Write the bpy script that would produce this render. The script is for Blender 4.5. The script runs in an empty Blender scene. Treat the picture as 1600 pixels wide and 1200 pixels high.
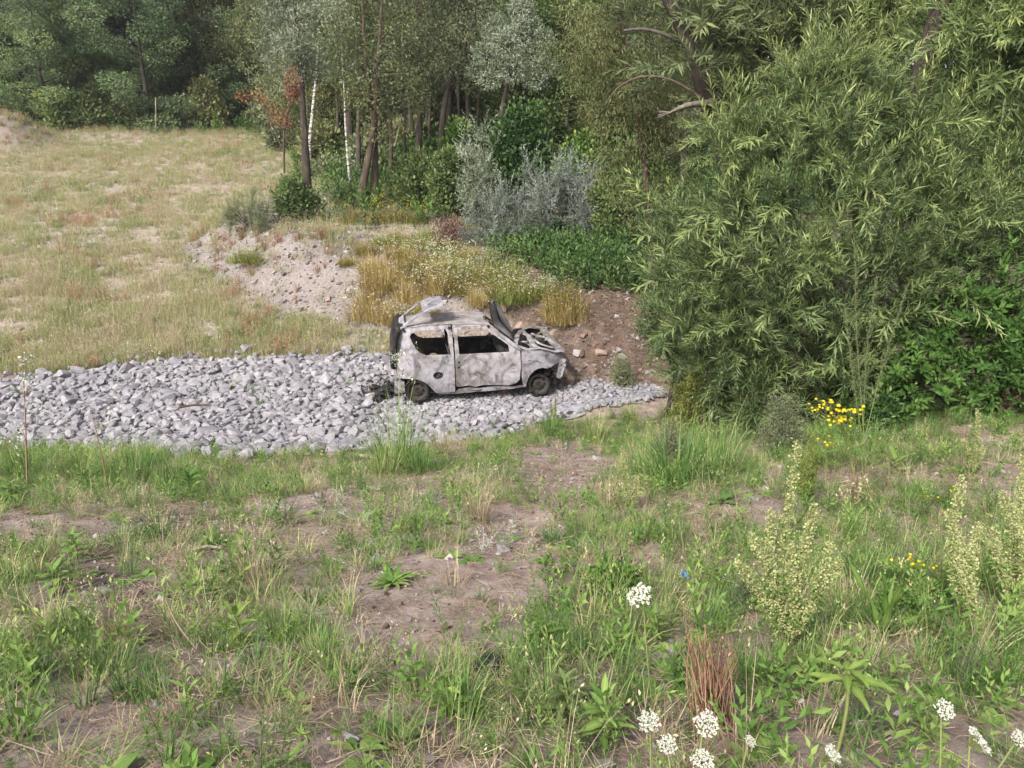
import bpy, bmesh, math, random
import numpy as np
from mathutils import Vector, Matrix, noise as mnoise
from mathutils.geometry import delaunay_2d_cdt

R = math.radians
SC = bpy.context.scene
COL = SC.collection
rng = np.random.default_rng(11)
random.seed(11)

# ------------------------------------------------------------------ camera, world, sun, exposure
CAM_H, PITCH, FPX = 4.4, 16.5, 1200.0
cam = bpy.data.cameras.new('camera')
cam.sensor_width, cam.lens = 36.0, 27.0
cam.clip_start, cam.clip_end = 0.05, 600.0
cam_ob = bpy.data.objects.new('camera', cam)
COL.objects.link(cam_ob)
cam_ob.location = (0, 0, CAM_H)
cam_ob.rotation_euler = (R(90 - PITCH), 0, 0)
SC.camera = cam_ob

SUN_EL, SUN_AZ = 42.0, 212.0          # azimuth clockwise from +Y: behind the camera, a little left
w = bpy.data.worlds.new('World')
SC.world = w
w.use_nodes = True
nt = w.node_tree
sky = nt.nodes.new('ShaderNodeTexSky')
sky.sky_type = 'NISHITA'
sky.sun_disc = False
sky.sun_elevation, sky.sun_rotation = R(SUN_EL), R(SUN_AZ)
sky.air_density, sky.dust_density, sky.ozone_density = 1.0, 5.0, 1.0
hs = nt.nodes.new('ShaderNodeHueSaturation')       # thin overcast: the blue is mostly veiled
hs.inputs['Saturation'].default_value = 0.5
nt.links.new(sky.outputs[0], hs.inputs['Color'])
bgn = nt.nodes['Background']
bgn.inputs['Strength'].default_value = 0.13
nt.links.new(hs.outputs[0], bgn.inputs['Color'])

sl = bpy.data.lights.new('sun', 'SUN')
sl.energy, sl.angle, sl.color = 2.6, R(6), (1.0, 0.965, 0.915)
so = bpy.data.objects.new('sun', sl)
COL.objects.link(so)
_d = Vector((math.sin(R(SUN_AZ)) * math.cos(R(SUN_EL)), math.cos(R(SUN_AZ)) * math.cos(R(SUN_EL)), math.sin(R(SUN_EL))))
so.rotation_euler = (-_d).to_track_quat('-Z', 'Y').to_euler()
so.location = (0, 0, 60)

vs = SC.view_settings
vs.view_transform, vs.look = 'Standard', 'None'
vs.exposure, vs.gamma = 1.25, 1.0
vs.use_curve_mapping = False
cy = SC.cycles
cy.max_bounces, cy.diffuse_bounces, cy.glossy_bounces, cy.transmission_bounces, cy.transparent_max_bounces = 5, 3, 2, 3, 4
cy.use_denoising = True
try:
    cy.denoiser = 'OPENIMAGEDENOISE'
except Exception:
    pass
cy.caustics_reflective = cy.caustics_refractive = False

# ------------------------------------------------------------------ maths helpers
def smooth(a, b, x):
    t = np.clip((x - a) / (b - a), 0, 1)
    return t * t * (3 - 2 * t)

def _hash(i, j, s):
    n = (i.astype(np.int64) * 374761393 + j.astype(np.int64) * 668265263 + s * 974634777) & 0x7fffffff
    n = ((n ^ (n >> 13)) * 1274126177) & 0x7fffffff
    n = (n ^ (n >> 16)) & 0xffff
    return n / 65535.0

def vnoise(x, y, s=0):
    x = np.asarray(x, float); y = np.asarray(y, float)
    i, j = np.floor(x), np.floor(y)
    u, v = x - i, y - j
    u, v = u * u * (3 - 2 * u), v * v * (3 - 2 * v)
    a, b = _hash(i, j, s), _hash(i + 1, j, s)
    c, d = _hash(i, j + 1, s), _hash(i + 1, j + 1, s)
    return (a * (1 - u) + b * u) * (1 - v) + (c * (1 - u) + d * u) * v

def fbm(x, y, s=0, o=4):
    t, a, n = 0.0, 0.5, 0.0
    for k in range(o):
        t = t + a * vnoise(x * 2 ** k, y * 2 ** k, s + 17 * k); n += a; a *= 0.5
    return t / n                                    # 0..1

LEDGE = np.array([(-10.6, 24.4), (-7.9, 20.9), (-6.2, 19.4), (-4.5, 18.2), (-2.5, 17.3), (-.7, 16.2), (1, 14.9), (2.4, 14.6),
                  (4, 14.5), (40, 14.4), (40, 80), (-6, 80), (-8.6, 32), (-10.2, 27.5)], float)
def poly_sd(poly, x, y):
    x = np.asarray(x, float); y = np.asarray(y, float)
    best = np.full(x.shape, 1e9); inside = np.zeros(x.shape, bool)
    n = len(poly)
    for k in range(n):
        ax, ay = poly[k]; bx, by = poly[(k + 1) % n]
        ex, ey = bx - ax, by - ay
        t = np.clip(((x - ax) * ex + (y - ay) * ey) / (ex * ex + ey * ey), 0, 1)
        best = np.minimum(best, np.hypot(x - ax - t * ex, y - ay - t * ey))
        c = ((ay > y) != (by > y))
        with np.errstate(divide='ignore', invalid='ignore'):
            xi = ax + (y - ay) * ex / (ey if ey != 0 else 1e-9)
        inside ^= c & (x < xi)
    return np.where(inside, best, -best)

def smax(a, b, k):
    h = np.clip(0.5 + 0.5 * (a - b) / k, 0, 1)
    return b * (1 - h) + a * h + k * h * (1 - h)

def HT(x, y, fine=True):
    x = np.asarray(x, float); y = np.asarray(y, float)
    yy = np.maximum(y, -1.0)
    zn = 2.84 - 0.286 * (yy - 1.7)
    zn = np.where(yy < 1.0, 3.04 - 0.10 * (yy - 1.0), zn)
    zn = zn + 0.62 * smooth(1.2, 5.5, x) * smooth(3.5, 8, y) + 0.16 * (fbm(x * .45, y * .45, 3, 2) - .5)
    zf = smax(0.18 * (np.minimum(y, 72) - 15.5), 0.04 + 0 * y, 0.35)
    sd = poly_sd(LEDGE, x, y) + 0.5 * (fbm(x * .8, y * .8, 9, 3) - .5)
    led = smooth(-0.1, 1.9, sd) * (1 - smooth(27, 36, y))
    zf = zf + (.88 + .42 * smooth(-2, 1.5, x)) * led
    zf = zf + 0.2 * np.exp(-((x + 6.3) / 1.6) ** 2 - ((y - 22.2) / 1.3) ** 2)
    zf = zf + 1.7 * np.exp(-((x + 26.6) / 1.8) ** 2 - ((y - 42.5) / 1.6) ** 2)
    zf = zf + .35 * np.exp(-((x + 23) / 4) ** 2 - ((y - 45.5) / 1.0) ** 2)
    zf = zf + 0.16 * (fbm(x * .35, y * .35, 5, 3) - .5) * smooth(16, 20, y)
    z = smax(zn, zf, 0.18)
    z = z - .17 * smooth(-3.0, -2.2, x) * (1 - smooth(1.0, 1.6, x)) * smooth(12.3, 12.9, y) * (1 - smooth(15.0, 15.6, y))
    if fine:
        rough = 0.05 + 0.24 * smooth(0.0, .8, sd) * (1 - smooth(2.2, 4, sd)) * smooth(13, 16, y)
        z = z + rough * (fbm(x * 2.2, y * 2.2, 21, 4) - .5) + .025 * (fbm(x * 9, y * 9, 33, 2) - .5)
        # wheel-worn hollow in the track
        z = z - 0.10 * np.exp(-((x - .06) / .22) ** 2 - ((y - 5.15) / .3) ** 2) - .07 * np.exp(-((x - .45) / .4) ** 2 - ((y - 7.2) / .9) ** 2)
    return z

_sp, _cp = math.sin(R(PITCH)), math.cos(R(PITCH))
def ray(px, py):
    a, b = (px - 800) / FPX, -(py - 600) / FPX
    return np.array([a, _cp + b * _sp, -_sp + b * _cp])

def at(px, py, Y):                                  # point of a pixel's ray at distance Y
    d = ray(px, py); t = Y / d[1]
    return np.array([d[0] * t, Y, CAM_H + d[2] * t])

def hit(px, py):                                    # where a pixel's ray meets the ground
    d = ray(px, py)
    t = np.concatenate([np.arange(1.0, 20, .02), np.arange(20, 110, .1)])
    z = CAM_H + d[2] * t - HT(d[0] * t, d[1] * t)
    k = np.argmax(z < 0) if (z < 0).any() else len(t) - 1
    t = t[k]
    return np.array([d[0] * t, d[1] * t, float(HT(d[0] * t, d[1] * t))])

def proj(x, y, z):
    zz = z - CAM_H
    dep = y * _cp - zz * _sp
    dep = np.where(np.abs(dep) < 1e-3, 1e-3, dep)
    return 800 + FPX * x / dep, 600 - FPX * (y * _sp + zz * _cp) / dep, dep

def gnd(x, y):
    return float(HT(np.array([x]), np.array([y]))[0])

def blobs(px, py, L):                               # layout map: sum of soft spots given in photo pixels
    t = np.zeros(np.shape(px))
    for cx, cyy, rx, ry, wgt in L:
        t = t + wgt * np.exp(-((px - cx) / rx) ** 2 - ((py - cyy) / ry) ** 2)
    return t

# ------------------------------------------------------------------ object helpers
def tag(o, label=None, cat=None, group=None, kind=None):
    if label: o['label'] = label
    if cat: o['category'] = cat
    if group: o['group'] = group
    if kind: o['kind'] = kind
    return o

def empty(name, loc=(0, 0, 0), rz=0.0):
    o = bpy.data.objects.new(name, None)
    COL.objects.link(o)
    o.location = loc; o.rotation_euler = (0, 0, rz)
    o.empty_display_size = 0.1
    return o

class MB:
    """collects triangles/quads with a per-vertex tint and a per-face material slot"""
    def __init__(s):
        s.V, s.T, s.F, s.M, s.n = [], [], [], [], 0
    def add(s, V, F, tint=0.5, mat=0):
        V = np.asarray(V, float).reshape(-1, 3)
        F = np.asarray(F, np.int64)
        s.V.append(V)
        s.T.append(np.broadcast_to(np.asarray(tint, float), (len(V),)))
        if F.shape[1] == 4:
            F = np.concatenate([F[:, [0, 1, 2]], F[:, [0, 2, 3]]])
        s.F.append(F + s.n); s.M.append(np.full(len(F), mat)); s.n += len(V)
    def inst(s, V, F, Rm, P, tint=None, mat=0, ptint=None):
        """copies of a small mesh: Rm (k,3,3) incl. scale, P (k,3), tint (k,)"""
        k, nv = len(P), len(V)
        W = np.einsum('kij,nj->kni', Rm, V) + P[:, None, :]
        FF = (F[None] + (np.arange(k) * nv)[:, None, None]).reshape(-1, F.shape[1])
        t = np.full((k, nv), .5) if tint is None else np.repeat(np.asarray(tint)[:, None], nv, 1)
        if ptint is not None: t = np.clip(t + ptint[None, :], 0, 1)
        s.add(W.reshape(-1, 3), FF, t.reshape(-1), mat)
    def tube(s, P, rad, n=6, tint=.5, mat=0, cap=True, rough=0.0):
        P = np.asarray(P, float); rad = np.broadcast_to(np.asarray(rad, float), (len(P),))
        T = np.gradient(P, axis=0); T /= np.linalg.norm(T, axis=1)[:, None] + 1e-9
        ref = np.array([0, 0, 1.]) if abs(T[0, 2]) < .9 else np.array([1., 0, 0])
        A = np.cross(T, ref); A /= np.linalg.norm(A, axis=1)[:, None] + 1e-9
        B = np.cross(T, A)
        an = np.linspace(0, 2 * np.pi, n, endpoint=False)
        rr_ = rad[:, None] * (1 + rough * (np.random.default_rng(len(P) * 7 + n).normal(0, .5, (len(P), n)) + np.sin(an * 3 + 1)[None] * .8 + np.sin(an * 5 + 2)[None] * .5))
        V = P[:, None] + rr_[:, :, None] * (np.cos(an)[None, :, None] * A[:, None] + np.sin(an)[None, :, None] * B[:, None])
        F = []
        m = len(P)
        i = np.arange(m - 1)[:, None] * n; j = np.arange(n)[None]; j2 = (j + 1) % n
        F = np.stack([i + j, i + j2, i + n + j2, i + n + j], -1).reshape(-1, 4)
        s.add(V.reshape(-1, 3), F, tint, mat)
        if cap:
            s.add(V[-1], [[0, k, k + 1] for k in range(1, n - 1)], tint, mat)
            s.add(V[0], [[0, k + 1, k] for k in range(1, n - 1)], tint, mat)
    def box(s, c, size, rot=None, tint=.5, mat=0):
        h = np.array(size) / 2
        V = np.array([(x, y, z) for x in (-1, 1) for y in (-1, 1) for z in (-1, 1)], float) * h
        if rot is not None: V = V @ np.asarray(rot).T
        V = V + np.array(c)
        s.add(V, [[0, 1, 3, 2], [4, 6, 7, 5], [0, 4, 5, 1], [2, 3, 7, 6], [0, 2, 6, 4], [1, 5, 7, 3]], tint, mat)
    def mesh(s, name, mats, smooth_sh=True):
        V = np.concatenate(s.V) if s.V else np.zeros((0, 3)); F = np.concatenate(s.F); M = np.concatenate(s.M); T = np.concatenate(s.T)
        me = bpy.data.meshes.new(name)
        me.vertices.add(len(V)); me.vertices.foreach_set('co', V.astype(np.float32).ravel())
        me.loops.add(len(F) * 3); me.loops.foreach_set('vertex_index', F.astype(np.int32).ravel())
        me.polygons.add(len(F))
        me.polygons.foreach_set('loop_start', (np.arange(len(F)) * 3).astype(np.int32))
        me.polygons.foreach_set('material_index', M.astype(np.int32))
        me.polygons.foreach_set('use_smooth', np.full(len(F), smooth_sh))
        a = me.attributes.new('tint', 'FLOAT', 'POINT'); a.data.foreach_set('value', T.astype(np.float32))
        for m in (mats if isinstance(mats, (list, tuple)) else [mats]): me.materials.append(m)
        me.update(calc_edges=True)
        return me
    def build(s, name, mats, parent=None, smooth_sh=True, loc=(0, 0, 0), rz=0.0):
        o = bpy.data.objects.new(name, s.mesh(name, mats, smooth_sh))
        COL.objects.link(o)
        o.location = loc; o.rotation_euler = (0, 0, rz)
        if parent: o.parent = parent
        return o

def link_mesh(name, me, parent=None, loc=(0, 0, 0), rot=(0, 0, 0), scale=(1, 1, 1)):
    o = bpy.data.objects.new(name, me)
    COL.objects.link(o)
    o.location, o.rotation_euler, o.scale = loc, rot, scale
    if parent: o.parent = parent
    return o

def copy_tree(o, parent=None):
    c = o.copy(); COL.objects.link(c); c.parent = parent
    for ch in list(o.children): copy_tree(ch, c)
    return c

def rand_rot(k, tilt=1.0, r=rng):
    """random frames: yaw free, tilt limited"""
    a = r.uniform(0, 2 * np.pi, k); t = r.normal(0, tilt, k); b = r.uniform(0, 2 * np.pi, k)
    return frames(np.stack([np.cos(a), np.sin(a), np.sin(t)], 1), r.normal(0, 1, (k, 3)) * .6 + np.array([0, 0, 1.]))

def frames(d, up):
    """x axis along d, z as close to up as possible -> (k,3,3) column matrices"""
    d = d / (np.linalg.norm(d, axis=1)[:, None] + 1e-9)
    y = np.cross(up, d); y /= np.linalg.norm(y, axis=1)[:, None] + 1e-9
    z = np.cross(d, y)
    return np.stack([d, y, z], -1)

# ------------------------------------------------------------------ materials
def newmat(name):
    m = bpy.data.materials.new(name); m.use_nodes = True
    nt = m.node_tree
    for n in list(nt.nodes):
        if n.type != 'OUTPUT_MATERIAL': nt.nodes.remove(n)
    return m, nt, nt.nodes['Material Output']

def N(nt, t, **kw):
    n = nt.nodes.new(t)
    for k, v in kw.items():
        if k in n.inputs: n.inputs[k].default_value = v
        else: setattr(n, k, v)
    return n

def ramp(nt, stops):
    n = nt.nodes.new('ShaderNodeValToRGB')
    e = n.color_ramp.elements
    while len(e) < len(stops): e.new(0.5)
    for q, (p, c) in zip(e, stops):
        q.position = p; q.color = (*c, 1)
    return n

def leaf_mat(name, stops, trans=.3, rough=.5, spec=.25, objrand=.25):
    """leaf: colour from per-leaf tint, shifted a little per plant; light comes through"""
    m, nt, out = newmat(name)
    at_ = N(nt, 'ShaderNodeAttribute', attribute_name='tint')
    oi = N(nt, 'ShaderNodeObjectInfo')
    ma = N(nt, 'ShaderNodeMath', operation='MULTIPLY_ADD')
    nt.links.new(oi.outputs['Random'], ma.inputs[0]); ma.inputs[1].default_value = objrand; ma.inputs[2].default_value = -objrand / 2
    ad = N(nt, 'ShaderNodeMath', operation='ADD')
    nt.links.new(at_.outputs['Fac'], ad.inputs[0]); nt.links.new(ma.outputs[0], ad.inputs[1])
    ia = N(nt, 'ShaderNodeAttribute', attribute_name='itint', attribute_type='INSTANCER')   # shade of the scattered tuft
    a2 = N(nt, 'ShaderNodeMath', operation='ADD', use_clamp=True)
    nt.links.new(ad.outputs[0], a2.inputs[0]); nt.links.new(ia.outputs['Fac'], a2.inputs[1])
    rp = ramp(nt, stops); nt.links.new(a2.outputs[0], rp.inputs[0])
    p = N(nt, 'ShaderNodeBsdfPrincipled'); p.inputs['Roughness'].default_value = rough
    p.inputs['Specular IOR Level'].default_value = spec
    nt.links.new(rp.outputs[0], p.inputs['Base Color'])
    tr = N(nt, 'ShaderNodeBsdfTranslucent'); nt.links.new(rp.outputs[0], tr.inputs['Color'])
    mx = N(nt, 'ShaderNodeMixShader'); mx.inputs[0].default_value = trans
    nt.links.new(p.outputs[0], mx.inputs[1]); nt.links.new(tr.outputs[0], mx.inputs[2])
    nt.links.new(mx.outputs[0], out.inputs['Surface'])
    return m

def noise_mat(name, stops, scale=8.0, detail=8, rough=.85, bump=.3, bscale=40.0, spec=.2, metal=0.0, stretch=None, objrand=0.0, distort=0.4):
    m, nt, out = newmat(name)
    tc = N(nt, 'ShaderNodeTexCoord')
    mp = N(nt, 'ShaderNodeMapping')
    if stretch: mp.inputs['Scale'].default_value = stretch
    nt.links.new(tc.outputs['Object'], mp.inputs[0])
    no = N(nt, 'ShaderNodeTexNoise'); no.inputs['Scale'].default_value = scale; no.inputs['Detail'].default_value = detail
    no.inputs['Roughness'].default_value = .65; no.inputs['Distortion'].default_value = distort
    nt.links.new(mp.outputs[0], no.inputs['Vector'])
    src = no.outputs['Fac']
    if objrand:
        oi = N(nt, 'ShaderNodeObjectInfo')
        ma = N(nt, 'ShaderNodeMath', operation='MULTIPLY_ADD')
        nt.links.new(oi.outputs['Random'], ma.inputs[0]); ma.inputs[1].default_value = objrand; ma.inputs[2].default_value = -objrand / 2
        ad = N(nt, 'ShaderNodeMath', operation='ADD', use_clamp=True)
        nt.links.new(src, ad.inputs[0]); nt.links.new(ma.outputs[0], ad.inputs[1]); src = ad.outputs[0]
    rp = ramp(nt, stops); nt.links.new(src, rp.inputs[0])
    p = N(nt, 'ShaderNodeBsdfPrincipled'); p.inputs['Roughness'].default_value = rough
    p.inputs['Specular IOR Level'].default_value = spec; p.inputs['Metallic'].default_value = metal
    nt.links.new(rp.outputs[0], p.inputs['Base Color'])
    if bump:
        n2 = N(nt, 'ShaderNodeTexNoise'); n2.inputs['Scale'].default_value = bscale; n2.inputs['Detail'].default_value = 6
        nt.links.new(mp.outputs[0], n2.inputs['Vector'])
        b = N(nt, 'ShaderNodeBump'); b.inputs['Strength'].default_value = bump; b.inputs['Distance'].default_value = .02
        nt.links.new(n2.outputs['Fac'], b.inputs['Height']); nt.links.new(b.outputs[0], p.inputs['Normal'])
    nt.links.new(p.outputs[0], out.inputs['Surface'])
    return m

M = {}
# foliage (dark, mid, light)
M['willow'] = leaf_mat('willow_leaf', [(0, (.036, .06, .024)), (.45, (.088, .128, .046)), (.75, (.155, .21, .075)), (1, (.25, .295, .105))], .35, .42, .35)
M['willow_dark'] = leaf_mat('dark_willow_leaf', [(0, (.04, .06, .028)), (.5, (.095, .125, .055)), (1, (.19, .215, .09))], .32, .45, .3)
M['silver'] = leaf_mat('silver_willow_leaf', [(0, (.11, .135, .085)), (.5, (.21, .245, .165)), (1, (.36, .39, .285))], .28, .6, .2)
M['grey_silver'] = leaf_mat('grey_willow_leaf', [(0, (.06, .075, .055)), (.5, (.13, .15, .122)), (1, (.26, .285, .245))], .22, .6, .2)
M['olive'] = leaf_mat('olive_leaf', [(0, (.08, .093, .038)), (.5, (.165, .18, .074)), (1, (.27, .275, .12))], .42, .5, .2)
M['bluegreen'] = leaf_mat('locust_leaf', [(0, (.06, .095, .045)), (.5, (.13, .19, .09)), (.85, (.2, .265, .12)), (1, (.3, .34, .11))], .42, .55, .2)
M['green'] = leaf_mat('green_leaf', [(0, (.05, .08, .028)), (.5, (.115, .165, .055)), (1, (.22, .265, .095))], .4, .5, .25)
M['greygreen'] = leaf_mat('grey_green_leaf', [(0, (.08, .095, .05)), (.5, (.16, .185, .098)), (1, (.26, .285, .155))], .4, .55, .2)
M['bright'] = leaf_mat('bright_leaf', [(0, (.035, .085, .015)), (.5, (.09, .17, .035)), (1, (.22, .28, .07))], .38, .62, .15)
M['nettle'] = leaf_mat('nettle_leaf', [(0, (.026, .058, .016)), (.5, (.062, .12, .032)), (1, (.13, .2, .055))], .32, .5, .25)
M['yellowgreen'] = leaf_mat('yellow_green_leaf', [(0, (.09, .13, .03)), (.5, (.19, .22, .055)), (1, (.34, .33, .1))], .35, .5, .2)
M['red'] = leaf_mat('red_leaf', [(0, (.12, .03, .025)), (.5, (.23, .06, .05)), (1, (.3, .12, .06))], .3, .5, .2)
M['orange'] = leaf_mat('orange_leaf', [(0, (.18, .07, .03)), (.5, (.3, .14, .06)), (1, (.3, .2, .07))], .3, .5, .2)
M['purple'] = leaf_mat('purple_dry_leaf', [(0, (.06, .03, .03)), (.5, (.12, .065, .06)), (1, (.2, .11, .09))], .2, .6, .1)
M['chamomile'] = leaf_mat('chamomile_leaf', [(0, (.1, .11, .03)), (.5, (.23, .19, .055)), (1, (.38, .29, .09))], .3, .6, .1)
M['golden'] = leaf_mat('golden_stem', [(0, (.2, .155, .055)), (.5, (.38, .285, .11)), (1, (.5, .41, .21))], .25, .6, .1)
M['petal'] = leaf_mat('white_petal', [(0, (.3, .3, .22)), (.35, (.46, .46, .39)), (1, (.58, .58, .53))], .25, .6, .1, .1)
M['yellow'] = leaf_mat('yellow_flower', [(0, (.42, .33, .02)), (1, (.6, .5, .03))], .2, .6, .1, .1)
M['grass'] = leaf_mat('grass_blade', [(0, (.05, .115, .025)), (.45, (.115, .215, .048)), (.75, (.26, .325, .105)), (1, (.43, .39, .2))], .38, .5, .25, .5)
M['meadow'] = leaf_mat('meadow_blade', [(0, (.14, .185, .065)), (.35, (.25, .275, .11)), (.65, (.37, .355, .175)), (.9, (.42, .375, .235)), (1, (.38, .29, .215))], .38, .6, .15, .7)
M['straw'] = leaf_mat('straw', [(0, (.2, .145, .09)), (.5, (.33, .26, .17)), (1, (.5, .43, .3))], .25, .6, .15, .4)
M['brownstalk'] = leaf_mat('brown_stalk', [(0, (.12, .06, .04)), (.5, (.23, .13, .085)), (1, (.36, .23, .15))], .1, .7, .1, .2)
M['rust'] = leaf_mat('rusty_seed', [(0, (.16, .08, .05)), (.5, (.26, .14, .09)), (1, (.36, .22, .14))], .2, .7, .1, .4)
M['weed'] = leaf_mat('weed_leaf', [(0, (.055, .115, .026)), (.5, (.125, .215, .05)), (1, (.27, .35, .1))], .38, .62, .15, .4)
M['sage'] = leaf_mat('sage_leaf', [(0, (.2, .24, .18)), (.5, (.33, .37, .3)), (1, (.5, .52, .44))], .2, .7, .1, .3)
M['seed'] = leaf_mat('pale_seed_spike', [(0, (.19, .22, .085)), (.5, (.32, .345, .145)), (1, (.47, .45, .24))], .3, .6, .1, .2)
M['stem'] = leaf_mat('green_stem', [(0, (.1, .14, .045)), (.5, (.17, .2, .07)), (1, (.26, .24, .1))], .1, .6, .2, .2)
# bark, stone, soil
M['bark'] = noise_mat('brown_bark', [(.3, (.02, .016, .013)), (.55, (.055, .044, .035)), (.8, (.12, .1, .08))], 9, 8, .9, .8, 22, stretch=(1, 1, .25), objrand=.2)
M['greybark'] = noise_mat('grey_bark', [(.3, (.035, .03, .025)), (.55, (.08, .07, .058)), (.8, (.16, .14, .12))], 9, 8, .9, .8, 22, stretch=(1, 1, .25), objrand=.2)
M['redbark'] = noise_mat('reddish_bark', [(.3, (.03, .021, .016)), (.55, (.085, .06, .046)), (.8, (.17, .125, .1))], 9, 8, .9, .6, 22, stretch=(1, 1, .25))
M['deadwood'] = noise_mat('pale_dead_wood', [(.3, (.2, .16, .12)), (.55, (.38, .32, .26)), (.8, (.55, .5, .43))], 8, 6, .85, .4, 30, stretch=(1, 1, .3))
M['oldwood'] = noise_mat('old_grey_wood', [(.3, (.09, .075, .06)), (.55, (.19, .165, .14)), (.8, (.32, .29, .255))], 8, 6, .9, .6, 30, stretch=(1, 1, .3))
M['birch'] = noise_mat('birch_bark', [(.40, (.03, .026, .024)), (.47, (.2, .185, .17)), (.55, (.42, .4, .37)), (.8, (.56, .54, .51))], 6, 5, .8, .2, 20, stretch=(1, 1, 3.0))
M['stone'] = noise_mat('riprap_stone', [(.2, (.1, .094, .102)), (.4, (.16, .152, .164)), (.58, (.212, .2, .214)), (.72, (.255, .238, .244)), (.86, (.28, .243, .213))], 2.2, 8, .85, .5, 18, objrand=.30)
M['pebble'] = noise_mat('pebble', [(.25, (.09, .08, .078)), (.5, (.17, .152, .148)), (.75, (.28, .26, .255))], 12, 4, .9, .2, 60, objrand=.6)
M['clod'] = noise_mat('soil_clod', [(.25, (.07, .045, .035)), (.5, (.16, .1, .08)), (.8, (.32, .23, .19))], 9, 6, .95, .5, 60, objrand=.5)
M['darkstone'] = noise_mat('dark_stone', [(.3, (.1, .09, .095)), (.6, (.2, .18, .185)), (.8, (.3, .27, .27))], 14, 6, .85, .4, 60)
M['char'] = noise_mat('charred_debris', [(.3, (.008, .008, .008)), (.6, (.03, .028, .028)), (.85, (.12, .11, .11))], 10, 6, .9, .5, 60)
M['fabric'] = noise_mat('grey_geotextile', [(.3, (.12, .122, .135)), (.55, (.18, .18, .195)), (.8, (.26, .255, .265))], 5, 8, .9, .5, 70)
M['blue'] = noise_mat('blue_scrap_plastic', [(.3, (.02, .1, .3)), (.7, (.04, .18, .45))], 10, 3, .5, .1, 40)

def steel(name, light, mid, tan, dark, scale=2.4, off=(0, 0, 0)):
    """fire-burnt sheet steel: ash white, lilac grey, tan oxide and soot patches"""
    m, nt, out = newmat(name)
    tc = N(nt, 'ShaderNodeTexCoord'); mp = N(nt, 'ShaderNodeMapping'); mp.inputs['Location'].default_value = off
    nt.links.new(tc.outputs['Object'], mp.inputs[0])
    def nz(sc, det, dist=.6, r=.62):
        n = N(nt, 'ShaderNodeTexNoise'); n.inputs['Scale'].default_value = sc; n.inputs['Detail'].default_value = det
        n.inputs['Distortion'].default_value = dist; n.inputs['Roughness'].default_value = r
        nt.links.new(mp.outputs[0], n.inputs['Vector']); return n
    a, b, c, d = nz(scale, 9, 1.2), nz(scale * .8, 8, 1.5), nz(scale * 5, 8, .4, .7), nz(scale * 1.7, 6, 2.0)
    r1 = ramp(nt, [(.40, mid), (.5, light), (.72, tuple(min(.8, v * 1.18) for v in light))]); nt.links.new(a.outputs['Fac'], r1.inputs[0])
    r2 = ramp(nt, [(.5, (0, 0, 0)), (.6, (.8, .8, .8))]); nt.links.new(b.outputs['Color'], r2.inputs[0])
    m1 = N(nt, 'ShaderNodeMix', data_type='RGBA'); m1.inputs[7].default_value = (*tan, 1)
    nt.links.new(r2.outputs[0], m1.inputs[0]); nt.links.new(r1.outputs[0], m1.inputs[6])
    r3 = ramp(nt, [(.53, (0, 0, 0)), (.66, (.85, .85, .85))]); nt.links.new(d.outputs['Fac'], r3.inputs[0])
    m2 = N(nt, 'ShaderNodeMix', data_type='RGBA'); m2.inputs[7].default_value = (*dark, 1)
    nt.links.new(r3.outputs[0], m2.inputs[0]); nt.links.new(m1.outputs[2], m2.inputs[6])
    r4 = ramp(nt, [(.3, (.62, .62, .62)), (.55, (1, 1, 1))]); nt.links.new(c.outputs['Fac'], r4.inputs[0])
    m3 = N(nt, 'ShaderNodeMix', data_type='RGBA', blend_type='MULTIPLY'); m3.inputs[0].default_value = 1
    nt.links.new(m2.outputs[2], m3.inputs[6]); nt.links.new(r4.outputs[0], m3.inputs[7])
    p = N(nt, 'ShaderNodeBsdfPrincipled'); p.inputs['Roughness'].default_value = .72; p.inputs['Specular IOR Level'].default_value = .3
    nt.links.new(m3.outputs[2], p.inputs['Base Color'])
    bp = N(nt, 'ShaderNodeBump'); bp.inputs['Strength'].default_value = .35; bp.inputs['Distance'].default_value = .01
    nt.links.new(c.outputs['Fac'], bp.inputs['Height']); nt.links.new(bp.outputs[0], p.inputs['Normal'])
    nt.links.new(p.outputs[0], out.inputs['Surface'])
    return m
M['steel'] = steel('burnt_steel', (.25, .236, .256), (.12, .112, .122), (.15, .132, .122), (.055, .05, .05))
M['ashsteel'] = steel('ash_white_steel', (.38, .365, .385), (.22, .205, .215), (.24, .21, .19), (.12, .1, .1), 3.0, (2, 9, 4))
M['doorsteel'] = steel('burnt_door_steel', (.27, .255, .27), (.115, .105, .098), (.125, .112, .088), (.06, .052, .05), 1.7, (3, 1, 2))
M['roofsteel'] = steel('burnt_roof_steel', (.26, .235, .23), (.17, .15, .145), (.19, .158, .135), (.1, .085, .075), 2.0, (7, 2, 5))
M['sootsteel'] = noise_mat('soot_black_steel', [(.3, (.008, .007, .007)), (.55, (.022, .02, .019)), (.85, (.09, .08, .075))], 6, 7, .85, .3, 40)
M['rimsteel'] = noise_mat('scorched_rim_steel', [(.3, (.012, .011, .01)), (.55, (.035, .03, .028)), (.8, (.1, .088, .08))], 12, 7, .75, .3, 60)

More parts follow.
